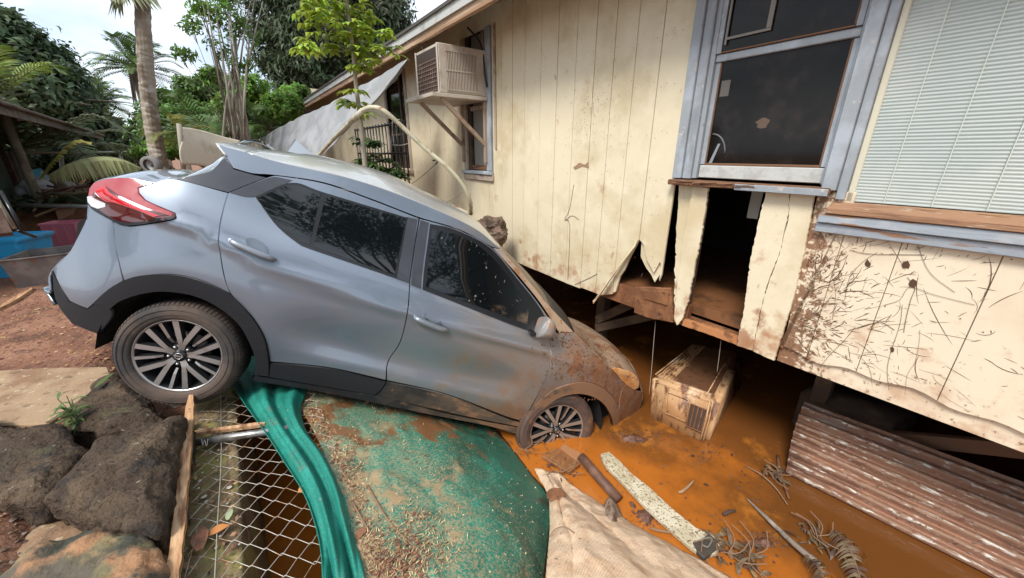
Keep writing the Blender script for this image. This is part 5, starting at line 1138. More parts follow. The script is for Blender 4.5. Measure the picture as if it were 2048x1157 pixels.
def quadbox(name, low, top, mat, parent, bv, seg=4):
    V = list(low)+list(top); n = 4; o = fixn(mk(name, V, [(3, 2, 1, 0), (4, 5, 6, 7), (0, 1, 5, 4), (1, 2, 6, 5), (2, 3, 7, 6), (3, 0, 4, 7)], mat, parent, smooth=True)); bevel(o, bv, seg); o.data.shade_smooth(); return o
down_ = np.array([0, 0, -.16])
quadbox('body', [FL+down_, FR+down_, BR+down_, BL+down_], [TFL, TFR, TBR, TBL], m_cool, cool, .05, 5)
fx = (FR-FL)/np.linalg.norm(FR-FL); tx = (TFR-TFL)
def fpt(a, b, off=.0):   # a along front width, b height from 0 (bottom) to 1 (top)
    lo_ = FL+(FR-FL)*a; hi_ = TFL+(TFR-TFL)*a; p = lo_+(hi_-lo_)*b; nfr = np.cross(FR-FL, TFL-FL); nfr /= np.linalg.norm(nfr)
    if nfr @ p > 0: nfr = -nfr
    return p+nfr*off, nfr
def fplate(name, a0, a1, b0, b1, off, th, mat, parent): 
    P = [fpt(a, b, off)[0] for a, b in ((a0, b0), (a1, b0), (a1, b1), (a0, b1))]; return poly(name, P, fpt(.5, .5)[1]*th, mat, parent, bv=.003)
for a0, a1, b0, b1 in ((.28, .30, .30, .80), (.28, .62, .78, .80), (.28, .62, .30, .32), (.60, .62, .30, .80)): fplate('label_frame', a0, a1, b0, b1, -.002, .010, m_cool, cool)
fplate('vent_frame', .64, .655, .25, .72, -.002, .012, m_mudwood, cool); fplate('vent_frame', .87, .885, .25, .72, -.002, .012, m_mudwood, cool); fplate('vent_frame', .64, .885, .72, .74, -.002, .012, m_mudwood, cool); fplate('vent_frame', .64, .885, .23, .25, -.002, .012, m_mudwood, cool)
fplate('vent_recess', .655, .87, .25, .72, .0, .004, M('dark_mud_recess', (.05, .03, .02), .7), cool)
for k in range(3): fplate('vent_bar', .69+.06*k, .71+.06*k, .25, .72, .004, .009, m_mudwood, cool)
for a in (.90, .94): tube('latch_strap', [fpt(a, .1, .008)[0], fpt(a, .5, .010)[0], fpt(a-.02, .96, .006)[0]], .006, m_cool, cool, n=6)
lid = [TFL+(TFR-TFL)*.30+(TBL-TFL)*.06, TFR-(TFR-TFL)*.10+(TBR-TFR)*.06, TBR-(TBR-TBL)*.1-(TBR-TFR)*.05, TBL+(TBR-TBL)*.30-(TBL-TFL)*.05]
poly('lid_recess', [p+np.array([0, 0, .004]) for p in lid], (0, 0, .004), m_cooltop, cool, bv=.002)
for k in range(5):
    a = .05+.055*k; p, q = TFL+(TFR-TFL)*a+(TBL-TFL)*.05, TBL+(TBR-TBL)*a-(TBL-TFL)*.04; beam('lid_rib', p+np.array([0, 0, .006]), q+np.array([0, 0, .006]), .011, .014, m_cool, cool)
tube('wire', [p+np.array([0, 0, .012]) for p in (TFR-(TFR-TFL)*.18, TFR-(TFR-TFL)*.16+(TBR-TFR)*.5, TBR-(TBR-TBL)*.12)], .005, m_cool, cool, n=6)
m_cord = M('pale_cord', (.38, .33, .27), .8)
tube('hanging_wire', [WL(1311, 643, D+.1), WL(1307, 690, D+.08), WL(1303, 740, D+.05), WL(1298, 790, D)], .0022, m_cord, None, n=5, k=4, label='thin pale wire hanging from the house floor to the cooler', cat='wire', group='wires hanging under the house')
tube('hanging_wire', [WL(1442, 681, D+.1), WL(1438, 715, D+.1), WL(1434, 745, D+.1)], .0018, m_cord, None, n=5, k=4, label='thin wire hanging over the top of the cooler', cat='wire', group='wires hanging under the house')
V0 = [SQ(s, q, -2.4) for s, q in ((-.75, 3.5), (-.15, 3.45), (-.1, 3.95), (-.7, 4.0))]
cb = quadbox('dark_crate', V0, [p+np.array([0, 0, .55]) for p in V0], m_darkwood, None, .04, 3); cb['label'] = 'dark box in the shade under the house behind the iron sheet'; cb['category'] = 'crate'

# ================================================================== AGAINST THE HOUSE
m_acp = M('aged_white_metal', (.52, .47, .40), .55, layers=[dict(c=(.42, .35, .28), s=4, lo=.45, hi=.65), dict(c=(.25, .15, .10), s=16, lo=.62, hi=.70)], bump=[(40, .2)])
m_acg = M('brown_grille', (.20, .13, .10), .6, layers=[dict(c=(.30, .22, .17), s=8, lo=.5, hi=.65)])
ac = _emp('air_conditioner', SQ(-4.35, D-.25, .42), 'old white window air conditioner on a wooden bracket under the eave', 'air conditioner', None)
def aw(name, s0, s1, q0_, q1_, z0, z1, mat, parent=ac, bv=.004):
    P = [SQ(s0, q0_, z0), SQ(s1, q0_, z0), SQ(s1, q1_, z0), SQ(s0, q1_, z0)]; return poly(name, P, (0, 0, z1-z0), mat, parent, bv=bv)
def aq(u, v, q): 
    p = WL(u, v, q); return toS(p), p[2]
AS1 = -4.07
def qat(u, v, s):      # distance from camera plane where the vertical plane at s is seen at u,v
    r = ray(u, v); k = s/float(r @ SW); p = r*k; return float(-(p @ NWL)), p[2]
QF, AZ1 = qat(874, 84, AS1); _, AZ0 = qat(884, 185, AS1)
AS0 = toS(WL(829, 98, QF))
aw('case', AS0, AS1, QF+.006, D+.05, AZ0, AZ1, m_acp, bv=.008)
QW = D-.03
ga0, ga1 = QF+.16*(QW-QF), QF+.80*(QW-QF); gz0, gz1 = AZ0+.09*(AZ1-AZ0), AZ0+.86*(AZ1-AZ0); gm = (gz0+gz1)/2
aw('grille_recess', AS1+.001, AS1+.004, ga0, ga1, gz0, gm-.008, m_acg, bv=0); aw('grille_recess', AS1+.001, AS1+.004, ga0, ga1, gm+.004, gz1, m_acg, bv=0)
for i in range(20): q = ga0+(ga1-ga0)*(i+.5)/20; aw('grille_slat', AS1+.004, AS1+.010, q-.0035, q+.0035, gz0, gz1, m_acp, bv=0)
for z in (gz0-.008, gm-.002, gz1+.002): aw('grille_frame', AS1+.001, AS1+.012, ga0-.01, ga1+.01, z-.006, z+.006, m_acp, bv=0)
# outward face: dark coil behind a wire grid
aw('coil', AS0+.03, AS1-.03, QF+.001, QF+.0055, AZ0+.02, AZ1-.03, M('dark_coil', (.05, .032, .025), .8), bv=0)
aw('case_edge', AS0, AS0+.035, QF-.006, QF+.0005, AZ0, AZ1, m_acp); aw('case_edge', AS1-.03, AS1, QF-.006, QF+.0005, AZ0, AZ1, m_acp)
for i in range(11): s_ = AS0+.05+i*(AS1-AS0-.1)/10; aw('grid_bar', s_-.003, s_+.003, QF-.004, QF-.001, AZ0+.02, AZ0+.72*(AZ1-AZ0), m_acg, bv=0)
for i in range(8): z = AZ0+.03+i*(AZ1-AZ0)*.09; aw('grid_bar', AS0+.04, AS1-.035, QF-.008, QF-.0045, z-.003, z+.003, m_acg, bv=0)
aw('shelf', AS0-.14, AS1+.02, QF-.10, D-.03, AZ0-.045, AZ0-.006, m_acp)
m_brk = M('bracket_wood', (.36, .27, .20), .8, layers=[dict(c=(.24, .15, .10), s=7, lo=.5, hi=.62)])
for s_ in (AS0+.02, AS1-.02):
    beam('bracket_leg', SQ(s_, QF+.02, AZ0-.05), SQ(s_, D-.045, AZ0-.52), .028, .045, m_brk, ac)
    beam('bracket_upright', SQ(s_, D-.04, AZ0-.72), SQ(s_, D-.04, AZ0-.05), .04, .03, m_brk, ac, upv=SW)
print('AC', AS0, AS1, QF, AZ0, AZ1)
tube('cable', [SQ(AS0-.1, QF+.1, EZ), SQ(AS0+.02, QF+.1, AZ1+.02), SQ(AS0-.014, QF+.14, AZ0+.15), SQ(AS0-.02, QF+.12, AZ0+.02)], .006, M('black_cable', (.02, .018, .017), .6), ac, n=6, k=5)
tube('cable', [WL(935, 55, D-.1), WL(962, 90, D-.06), WL(970, 150, D-.05), WL(974, 175, D-.04)], .010, M('black_cable', (.02, .018, .017), .6), ac, n=6, k=5)
# silver tarpaulin hung from the eave
m_silver = M('silver_tarpaulin', (.24, .245, .25), .5, layers=[dict(c=(.31, .315, .32), s=3, lo=.45, hi=.6), dict(c=(.26, .25, .24), s=6, lo=.6, hi=.72, a=.6)], bump=[(60, .25), (4, .5, (1, 1, 1), 'noise', .05)])
QT = QE+.02
top_ = [WL(816, 117, QT), WL(760, 152, 1.85), WL(700, 185, 1.6), WL(640, 218, 1.35), WL(580, 244, 1.15), WL(514, 282, .95)]
mid_ = [WL(808, 130, QT-.05), WL(762, 172, 1.75), WL(700, 210, 1.5), WL(636, 244, 1.25), WL(584, 266, 1.08), WL(516, 290, .92)]
bot_ = [WL(800, 146, QT-.08), WL(752, 200, 1.65), WL(704, 236, 1.42), WL(640, 276, 1.18), WL(588, 290, 1.0), WL(520, 300, .88)]
bot2 = [WL(795, 158, QT-.1), WL(742, 214, 1.6), WL(690, 262, 1.36), WL(640, 310, 1.08), WL(590, 322, .95), WL(530, 325, .82)]
sheet('silver_tarpaulin', [top_, mid_, bot_, bot2], 60, 30, m_silver, None, lambda u, v, p: np.array([.02*N3(p, 2.5), 0, .05*math.sin(v*9+u*2)*(v)*.6+.02*N3(p, 6)]), .003, label='grey silver tarpaulin hanging from the eave behind the car roof', cat='tarpaulin')
# bent pale pipe frame
m_pvc = M('pale_yellow_pipe', (.50, .47, .34), .5, layers=[dict(c=(.38, .33, .22), s=8, lo=.5, hi=.62), dict(c=(.26, .13, .07), s=9, lo=.56, hi=.64, grads=[((0, 0, -1), .3, 1.0, .16)])])
pf = _emp('bent_pipe_frame', WL(943, 430, 2.3), 'bent pale pipe from a collapsed canopy frame between car and house', 'pipe', None)
fp = [(628, 322, .92), (660, 286, 1.0), (700, 245, 1.08), (725, 222, 1.14), (745, 215, 1.2), (768, 222, 1.27), (800, 250, 1.4), (850, 297, 1.6), (895, 335, 1.77), (925, 370, 1.9), (940, 402, 1.98), (942, 428, 2.05)]
tube('pipe', [WL(u, v, q) for u, v, q in fp], .021, m_pvc, pf, n=12, k=5)
tube('pipe_joint', [WL(u, v, q) for u, v, q in fp[2:4]], .026, m_pvc, pf, n=12)
for a, b, qa_, qb_ in (((878, 322), (818, 372), 1.74, 2.5), ((925, 385), (880, 410), 1.93, 2.5), ((785, 240), (783, 305), 1.53, 1.6), ((783, 290), (822, 286), 1.6, 1.7), ((730, 222), (800, 240), 1.44, 1.55)): tube('wire', [WL(*a, qa_), WL((a[0]+b[0])/2, (a[1]+b[1])/2+3, (qa_+qb_)/2), WL(*b, qb_)], .004, m_cord if b[1] != 372 else m_darkwood, pf, n=5, k=3)
tube('wrap', [WL(866, 322, 1.73), WL(880, 318, 1.73), WL(872, 328, 1.73)], .008, m_gloss, pf, n=6)
tube('white_pipe', [WL(898, 410, 1.9), WL(938, 428, 2.0)], .018, m_pvc, None, n=10, label='short pale pipe end lying against the car roof edge', cat='pipe')
# crumpled brown bag
bm = bmesh.new(); bmesh.ops.create_icosphere(bm, subdivisions=5, radius=1); cb_ = WL(982, 466, 2.25)
for v in bm.verts:
    p = v.co.copy(); k = 1+.30*noise.noise(p*1.6)+.16*(1-abs(noise.noise(p*3.5)*3))*.6+.05*noise.noise(p*12); v.co = Vector(cb_)+Vector((p.x*.20, p.y*.16, p.z*.17))*k
me = bpy.data.meshes.new('crumpled_bag'); bm.to_mesh(me); bm.free(); me.shade_smooth(); me.materials.append(M('brown_bag', (.13, .085, .055), .5, layers=[dict(c=(.22, .15, .11), s=7, lo=.45, hi=.6), dict(c=(.05, .03, .02), s=9, lo=.55, hi=.66)], bump=[(9, 1., (1, 1, 2.5), 'noise', .05)]))
link('crumpled_bag', me, None, 'crumpled brown bag wedged between the car roof and the house wall', 'bag')
# barred gate
gt = _emp('barred_gate', WL(700, 330, 2.2), 'dark barred metal gate behind the silver tarpaulin', 'gate', None)
g0, g1 = SQ(-8.2, 2.15, -1.3), SQ(-5.6, 2.15, -1.3)
for i in range(17): p = g0+(g1-g0)*i/16; tube('gate_bar', [p, p+np.array([0, 0, 1.75])], .012, m_gloss, gt, n=6)
for z in (-.3, .0, .42): tube('gate_rail', [g0+np.array([0, 0, 1.3+z]), g1+np.array([0, 0, 1.3+z])], .018, m_gloss, gt, n=6)

# ================================================================== VEGETATION
def leafM(name, c, isl=.9, tr=.3, c2=None): return M(name, c, .55, island=isl, translucent=tr, layers=[dict(c=c2 or tuple(q*1.7 for q in c), s=.9, lo=.45, hi=.65)])
def leaves(name, blobs, n, size, mat, parent, aspect=2.2, flat=.75, clump=.5, droop=0., seed=0, rough_=.35):
    "diamond leaves spread through clumps inside each blob (centre, rx, rz)"
    r = np.random.default_rng(seed+11); tot = sum(b[1]**2 for b in blobs); P = []; Nn = []
    for (c, rx, rz) in blobs:
        k = int(n*rx**2/tot)+4; nc = max(5, int(k/45)); d = r.normal(size=(nc, 3)); d /= np.linalg.norm(d, axis=1)[:, None]; rad = r.uniform(.35, 1.08, nc)**.6
        cc = np.array(c)+d*rad[:, None]*np.array([rx, rx, rz]); idx = r.integers(0, nc, k); off = r.normal(size=(k, 3))*rx*.16*clump*2
        off[:, 2] *= flat; P.append(cc[idx]+off); Nn.append(d[idx]*.8+off/(rx*.3+1e-6)*.3)
    P = np.concatenate(P); Nn = np.concatenate(Nn)+r.normal(size=P.shape)*rough_*1.6+np.array([0, 0, .5]); Nn /= np.linalg.norm(Nn, axis=1)[:, None]
    k = len(P); t = r.normal(size=(k, 3)); t[:, 2] -= droop*2; t -= Nn*np.sum(t*Nn, 1)[:, None]; t /= np.linalg.norm(t, axis=1)[:, None]; b = np.cross(Nn, t)
    s = size*r.uniform(.6, 1.35, k)[:, None]; w_ = s/aspect
    V = np.stack([P, P+t*s*.5+b*w_*.5+Nn*s*.06, P+t*s-Nn*s*.12, P+t*s*.5-b*w_*.5+Nn*s*.06], 1).reshape(-1, 3)
    me = bpy.data.meshes.new(name); me.vertices.add(4*k); me.vertices.foreach_set('co', V.ravel().astype(np.float32)); me.loops.add(4*k); me.loops.foreach_set('vertex_index', np.arange(4*k, dtype=np.int32))
    me.polygons.add(k); me.polygons.foreach_set('loop_start', np.arange(0, 4*k, 4, dtype=np.int32)); me.polygons.foreach_set('loop_total', np.full(k, 4, dtype=np.int32)); me.update(calc_edges=True); me.materials.append(mat)
    return link(name, me, parent)
m_bark = M('tree_bark', (.11, .085, .06), .9, layers=[dict(c=(.20, .17, .13), s=5, st=(1, 1, .3), lo=.45, hi=.62)], bump=[(9, .8, (1, 1, .3), 'noise', .03)])
m_barkp = M('pale_bark', (.30, .27, .21), .9, layers=[dict(c=(.18, .15, .11), s=7, st=(1, 1, .4), lo=.48, hi=.62)])
def tree(uvr, dist, n, size, mat, label, base=None, aspect=2.2, group='trees beyond the yard', cat='tree', trunk_r=.18, seed=0, rzf=.85, bark=None, jit=1., **kw):
    bl_ = []
    for (u, v, rp) in uvr:
        d = dist*(1+jit*.08*N3((u*.01, v*.01, seed), 3)); c = DI(u, v, d); r = rp/FPX*d*.78; bl_.append((c, r, r*rzf))
    b0 = DI(base[0], 330, dist) if base else np.mean([b[0] for b in bl_], 0); b0 = np.array([b0[0], b0[1], G-.05])
    root = _emp(kw.pop('name', 'tree'), b0, label, cat, group)
    leaves('crown', bl_, n, size, mat, root, aspect, seed=seed, **kw)
    hub = np.mean([b[0] for b in bl_], 0); fork = b0+(hub-b0)*.45; fork[2] = max(fork[2], b0[2]+.6); parts = [tube_data(smooth_path([b0, (b0+fork)/2+np.array([.1, 0, 0]), fork], 4), [trunk_r]*9, 8)]
    for c, rx, rz in bl_:
        P = smooth_path([fork, (fork+c)/2+rng.normal(0, .12*rx, 3), c], 4); parts.append(tube_data(P, list(np.linspace(trunk_r*.6, trunk_r*.12, len(P))), 6))
        for q in range(4): e = c+rng.normal(0, rx*.55, 3); parts.append(tube_data([c-(c-fork)*.12, (c+e)/2, e], [trunk_r*.22, trunk_r*.15, trunk_r*.05], 5))
    mk('trunk', *merge(parts), bark or m_bark, root, smooth=True); return root
m_l1 = leafM('dark_leaf_green', (.050, .085, .034), c2=(.10, .14, .06)); m_l2 = leafM('mid_leaf_green', (.09, .16, .035), tr=.4); m_l3 = leafM('bright_leaf_green', (.14, .24, .04), tr=.4); m_l4 = leafM('mango_leaf_green', (.065, .095, .042), c2=(.13, .15, .08)); m_l5 = leafM('lime_leaf', (.17, .26, .03)); m_l6 = leafM('yellow_green_leaf', (.13, .17, .03))
tree([(-60, 110, 80), (5, 100, 52), (45, 115, 45), (85, 140, 42), (118, 185, 40), (30, 190, 80), (90, 235, 65), (150, 268, 50), (200, 278, 38), (238, 290, 30), (120, 295, 50), (50, 270, 70), (-40, 190, 90), (190, 305, 36)], 24, 60000, .24, m_l1, 'huge dark green tree behind the neighbouring house', (120, 0), trunk_r=.4, seed=1)
tree([(12, 50, 22), (60, 85, 20), (125, 145, 18), (225, 255, 18), (40, 68, 16)], 23, 4000, .22, m_l1, 'dark treetop sprigs rising above the huge dark tree', (60, 0), seed=2, trunk_r=.1)
tree([(352, 205, 34), (395, 180, 32), (440, 172, 34), (490, 190, 38), (335, 235, 38), (395, 225, 44), (460, 225, 48), (530, 230, 44)], 22, 26000, .20, m_l2, 'broad flat-topped light green tree behind the bare thin stems', (400, 0), seed=3, rzf=.5, trunk_r=.25)
tree([(560, 30, 60), (620, 20, 70), (690, 0, 80), (760, 30, 62), (800, 70, 32), (560, 110, 50), (620, 100, 60), (690, 90, 60), (750, 95, 55), (590, 160, 45), (650, 165, 50), (700, 140, 45), (640, -60, 80), (740, -50, 70)], 17, 52000, .26, m_l4, 'tall dark mango tree rising above the house eave', (640, 0), aspect=4.2, seed=4, droop=.6, trunk_r=.3)
tree([(350, 270, 45), (320, 285, 32), (420, 265, 55), (500, 262, 55), (560, 262, 45), (300, 262, 26)], 16, 22000, .16, m_l2, 'tangle of mid green bushes below the flat-topped tree', (420, 0), seed=5, trunk_r=.1, cat='bush', name='bush')
tree([(470, 205, 30), (510, 175, 24), (560, 215, 34), (590, 190, 24), (425, 150, 16)], 13, 6000, .13, m_l3, 'bright green feathery sapling between the stems and the eave', (520, 0), seed=6, trunk_r=.05)
tree([(385, 60, 20), (420, 30, 22), (460, 45, 24), (375, 105, 14), (490, 60, 20), (440, 95, 18), (480, 120, 18), (400, 5, 20), (450, -5, 22), (362, 115, 10)], 11, 1700, .11, m_l3, 'spindly tree of thin bare stems with sparse small leaves', (470, 0), seed=7, trunk_r=.02, clump=1.0, aspect=2.8)
st = []
for i in range(13):
    x0 = 478+rng.normal(0, 16); x1 = 395+i*11+rng.normal(0, 6); P = [DI(x0, 300, 11), DI(x0*.75+x1*.25-6, 200, 11+rng.normal(0, .3)), DI(x0*.4+x1*.6-6, 100, 11+rng.normal(0, .3)), DI(x1, rng.uniform(-25, 30), 11)]; P = smooth_path(P, 5); st.append(tube_data(P, list(np.linspace(.035, .008, len(P))), 5))
bs = _emp('bamboo_stems', DI(470, 300, 11), 'cluster of pale thin upright stems behind the car spoiler', 'stems', None); mk('stems', *merge(st), m_barkp, bs, smooth=True)
# palms
def frond(P, ln, w_, n=26, lean=.5, dens=1, vdroop=.6):
    "feather leaf along path P"
    C_ = smooth_path(P, max(3, n//max(1, len(P)-1))); parts = [tube_data(C_, list(np.linspace(w_*.5, w_*.1, len(C_))), 4)]; m = len(C_)
    for i in range(2, m-1):
        d = C_[i+1]-C_[i-1]; d /= np.linalg.norm(d)+1e-9; sd = np.cross(d, (0, 0, 1.)); sd /= np.linalg.norm(sd)+1e-9
        for sg in (-1, 1):
            l = ln*math.sin(math.pi*min(1, .12+.86*i/m))*rng.uniform(.8, 1.1); a = sd*sg+d*lean+np.array([0, 0, .15]); p = C_[i]; b = np.array([0, 0, -vdroop]); q1_ = p+a*l*.5+b*l*.12; q2_ = p+a*l*.85+b*l*.6; up_ = np.cross(a, d); up_ /= np.linalg.norm(up_)+1e-9; wv = d*w_*.9
            parts.append(([p-wv*.6, p+wv*.6, q1_+wv, q2_, q1_-wv], [(0, 1, 2, 4), (4, 2, 3)]))
    return parts
m_palm = leafM('palm_leaf_green', (.08, .13, .035), .6); m_palmy = leafM('yellowing_palm_leaf', (.26, .24, .05), .6, c2=(.10, .14, .03)); m_thatch = M('dead_palm_skirt', (.20, .16, .11), .9, island=.6)
m_ptrunk = M('ringed_palm_trunk', (.30, .25, .19), .85, layers=[dict(c=(.17, .13, .09), s=4.2, st=(.3, .3, 3), k='wave0', lo=.5, hi=.8), dict(c=(.40, .36, .30), s=6, lo=.5, hi=.65)], bump=[(4.2, .9, (.3, .3, 3), 'wave0', .04)])
cp = _emp('coconut_palm', np.array([*DI(318, 325, 9)[:2], G]), 'coconut palm with a pale ringed trunk rising behind the car tailgate', 'palm tree', None)
TP = smooth_path([DI(330, 400, 9), DI(317, 320, 9), DI(303, 240, 9), DI(293, 150, 9), DI(287, 60, 9), DI(279, -120, 9), DI(268, -420, 9)], 14)
V = []; F = []; n_ = 14
for i, p in enumerate(TP):
    rr = .118*(1-.25*i/len(TP))*(1.05 if i % 2 else .985)*(1+.3*max(0, 1-i/14))
    for k in range(n_): a = 6.2832*k/n_; V.append(p+np.array([math.cos(a)*rr, math.sin(a)*rr, .02*math.sin(a*2+i)]))
for i in range(len(TP)-1):
    for k in range(n_): F.append((i*n_+k, i*n_+(k+1) % n_, (i+1)*n_+(k+1) % n_, (i+1)*n_+k))
mk('trunk', V, F, m_ptrunk, cp, smooth=False)
top = TP[-1]
for i in range(13):
    a = i*.483+.2; dv = np.array([math.cos(a), math.sin(a), 0]); P = [top, top+dv*1.1+np.array([0, 0, .5]), top+dv*2.3+np.array([0, 0, .1]), top+dv*3.1+np.array([0, 0, -1.2])]
    mk('frond', *merge(frond(P, .75, .035, 30)), m_palm, cp)
P = [DI(290, -60, 8.8), DI(270, -25, 8.7), DI(250, -8, 8.6), DI(222, -2, 8.6)]; mk('frond', *merge(frond(P, .55, .03, 40, vdroop=1.0, lean=.1)), M('pale_hanging_frond', (.26, .28, .16), .7, translucent=.3), cp)
def date_palm(u, v, dist, rp, label, skirt=True, seed=0, nf=40, base_v=300):
    c = DI(u, v, dist); R_ = rp/FPX*dist; b = np.array([c[0], c[1], G]); root = _emp('date_palm', b, label, 'palm tree', 'palms in the distance')
    tube('trunk', [b, (b+c)/2, c], R_*.16, m_ptrunk, root, n=10); parts = []
    for i in range(nf):
        a = i*2.4+seed; e = rng.uniform(-.35, 1.15); dv = np.array([math.cos(a)*math.cos(e), math.sin(a)*math.cos(e), math.sin(e)]); parts += frond([c, c+dv*R_*.4, c+dv*R_*.8+np.array([0, 0, -.08*R_]), c+dv*R_*1.12+np.array([0, 0, -.35*R_])], R_*.26, R_*.022, 22, lean=.9, vdroop=.3)
    mk('crown', *merge(parts), m_palm, root)
    if skirt:
        pt = []
        for i in range(60): a = rng.uniform(0, 6.28); r = R_*rng.uniform(.1, .34); p = c+np.array([math.cos(a)*r*.6, math.sin(a)*r*.6, -.05*R_]); q = c+np.array([math.cos(a)*r, math.sin(a)*r, -R_*rng.uniform(.5, 1.25)]); pt.append(tube_data([p, (p+q)/2, q], [R_*.02, R_*.018, R_*.006], 4))
        mk('dead_skirt', *merge(pt), m_thatch, root)
date_palm(274, 138, 30, 50, 'distant date palm with a skirt of dead fronds beside the coconut trunk'); date_palm(200, 205, 34, 38, 'far palm crown poking out of the dark tree', False, 1.)
# fan palm / low fronds behind the spoiler
def low_palm(u, v, dist, rp, label, mat, nf=14, elev=(.0, 1.0), ln=.3, seed=0, arc=(0, 6.28), wd=.02, vd=.4):
    c = DI(u, v, dist); R_ = rp/FPX*dist; root = _emp('palm_bush', np.array([c[0], c[1], G]), label, 'palm', 'low palms behind the car'); 
    for i in range(nf):
        a = arc[0]+(arc[1]-arc[0])*(i+.5)/nf+rng.normal(0, .1); e = rng.uniform(*elev); dv = np.array([math.cos(a)*math.cos(e), math.sin(a)*math.cos(e), math.sin(e)])
        mk('frond', *merge(frond([c, c+dv*R_*.45, c+dv*R_*.85+np.array([0, 0, -.05*R_]), c+dv*R_*1.1+np.array([0, 0, -.3*R_])], R_*ln, R_*wd, 24, lean=.8, vdroop=vd)), mat, root)
    tube('stem', [np.array([c[0], c[1], G]), c], R_*.06, m_barkp, root, n=6)
low_palm(415, 262, 13, 75, 'spiky green palm just left of the silver tarpaulin', m_palm, 14, ln=.32)
low_palm(540, 262, 13, 70, 'dark spiky palm touching the silver tarpaulin edge', m_palm, 14, ln=.32, seed=2)
low_palm(358, 262, 9, 45, 'yellowish palm tuft beside the cream canvas', m_palmy, 9, elev=(-.5, .6), ln=.3)
low_palm(30, 300, 13, 110, 'palm behind the neighbouring house wall with drooping pale fronds', M('pale_palm', (.12, .14, .07), .7, translucent=.3, island=.5), 12, elev=(-.1, 1.1))
low_palm(-10, 190, 12, 75, 'bright palm frond above the neighbour eave at the left edge', m_l6, 7, elev=(.5, 1.3))
# fallen coconut fronds over the fence
ff = _emp('fallen_frond', DI(90, 370, 11), 'yellow fallen coconut frond arching over the fence, the upper of two', 'palm frond', None)
mk('frond', *merge(frond([DI(80, 360, 11), DI(105, 325, 11), DI(140, 290, 11), DI(178, 285, 11)], .6, .035, 40, vdroop=.5, lean=.5)), M('yellow_frond', (.36, .33, .08), .7, translucent=.35, island=.5), ff)
ff = _emp('fallen_frond', DI(200, 335, 10.5), 'long pale fallen coconut frond arching low behind the car tail', 'palm frond', None)
mk('frond', *merge(frond([DI(98, 352, 10.6), DI(140, 328, 10.5), (DI(190, 315, 10.5)), DI(240, 318, 10.5), DI(280, 335, 10.5)], .55, .03, 60, vdroop=1.5, lean=.2)), M('pale_frond', (.36, .36, .16), .7, translucent=.35, island=.4), ff)
tree([(70, 350, 30), (120, 345, 32), (160, 350, 34), (200, 355, 34), (240, 352, 34), (275, 345, 30), (110, 325, 26), (150, 365, 30), (215, 370, 30), (300, 350, 30)], 16, 22000, .12, M('grey_green_leaf', (.07, .10, .045), .6, island=.9, translucent=.25), 'low grey green hedge behind the debris and the fallen fronds', (160, 0), seed=8, trunk_r=.04, cat='hedge', name='hedge', aspect=3)
tree([(560, 245, 30), (300, 300, 14), (330, 305, 14), (262, 305, 12)], 14, 2500, .12, m_l3, 'small bright bushes at the foot of the coconut palm', (300, 0), seed=9, trunk_r=.03, cat='bush', name='bush')
# papaya-like sapling in front of the house
sp_ = _emp('sapling', np.array([*DI(733, 350, 4.6)[:2], G]), 'slender sapling with lime green drooping leaves standing between car and house', 'young tree', None)
P = smooth_path([DI(738, 420, 4.6), DI(730, 330, 4.6), DI(722, 250, 4.6), DI(712, 170, 4.6), DI(705, 90, 4.6), DI(697, 30, 4.6), DI(688, -40, 4.6)], 5); V, F = tube_data(P, list(np.linspace(.030, .014, len(P))), 8); mk('trunk', V, F, m_barkp, sp_, smooth=True)
def sprig(parts, st, c, r, n, l=.11, w_=.016):
    for i in range(n):
        a = rng.uniform(0, 6.28); e = rng.uniform(-.3, .5); dv = np.array([math.cos(a)*math.cos(e), math.sin(a)*math.cos(e), math.sin(e)]); tip = c+dv*r; st.append(tube_data([c, (c+tip)/2+np.array([0, 0, .02]), tip], .0025, 4))
        for k in range(9): b = rng.uniform(0, 6.28); parts.append(leaf_blade(c+dv*r*rng.uniform(.4, 1.05), (math.cos(b), math.sin(b), .1), l*rng.uniform(.6, 1.2), w_, .1, 1.6))
pl, st = [], []
for (u, v, r, n) in ((640, 15, .22, 6), (665, 60, .26, 10), (635, 100, .18, 6), (700, 35, .22, 9), (720, 85, .22, 10), (745, 105, .24, 12), (690, 100, .20, 8), (725, 130, .16, 7), (660, 0, .22, 8), (752, 70, .16, 6), (706, 208, .12, 7), (705, 180, .08, 3), (722, 232, .09, 3), (610, 98, .10, 4), (680, -30, .3, 8)):
    sprig(pl, st, DI(u, v, 4.6+rng.normal(0, .1)), r, int(n*1.3), .13, .021)
mk('leaves', *merge(pl), M('lime_sapling_leaf', (.36, .46, .06), .5, translucent=.4, island=.7), sp_); mk('branches', *merge(st), m_barkp, sp_, kind='stuff')
for (u, v) in ((703, 95), (652, 75)): 
    bm = bmesh.new(); bmesh.ops.create_icosphere(bm, subdivisions=2, radius=.035); me = bpy.data.meshes.new('green_fruit'); bm.to_mesh(me); bm.free(); me.shade_smooth(); me.transform(Matrix.Translation(Vector(DI(u, v, 4.5)))); me.materials.append(M('green_fruit', (.09, .13, .03), .4)); link('green_fruit', me, sp_)
sh = _emp('shrub', np.array([*DI(765, 360, 5.6)[:2], G]), 'dark green shrub growing against the house below the far window', 'shrub', None); pl, st = [], []
for (u, v, r, n) in ((735, 285, .16, 10), (750, 320, .2, 14), (775, 340, .2, 14), (790, 352, .14, 8), (722, 330, .16, 10), (745, 290, .12, 8), (760, 360, .2, 12), (700, 345, .12, 6)): sprig(pl, st, DI(u, v, 5.6+rng.normal(0, .15)), r, n, .13, .022)
mk('leaves', *merge(pl), M('glossy_shrub_leaf', (.055, .11, .025), .35, island=.8), sh); mk('branches', *merge(st), m_bark, sh, kind='stuff')

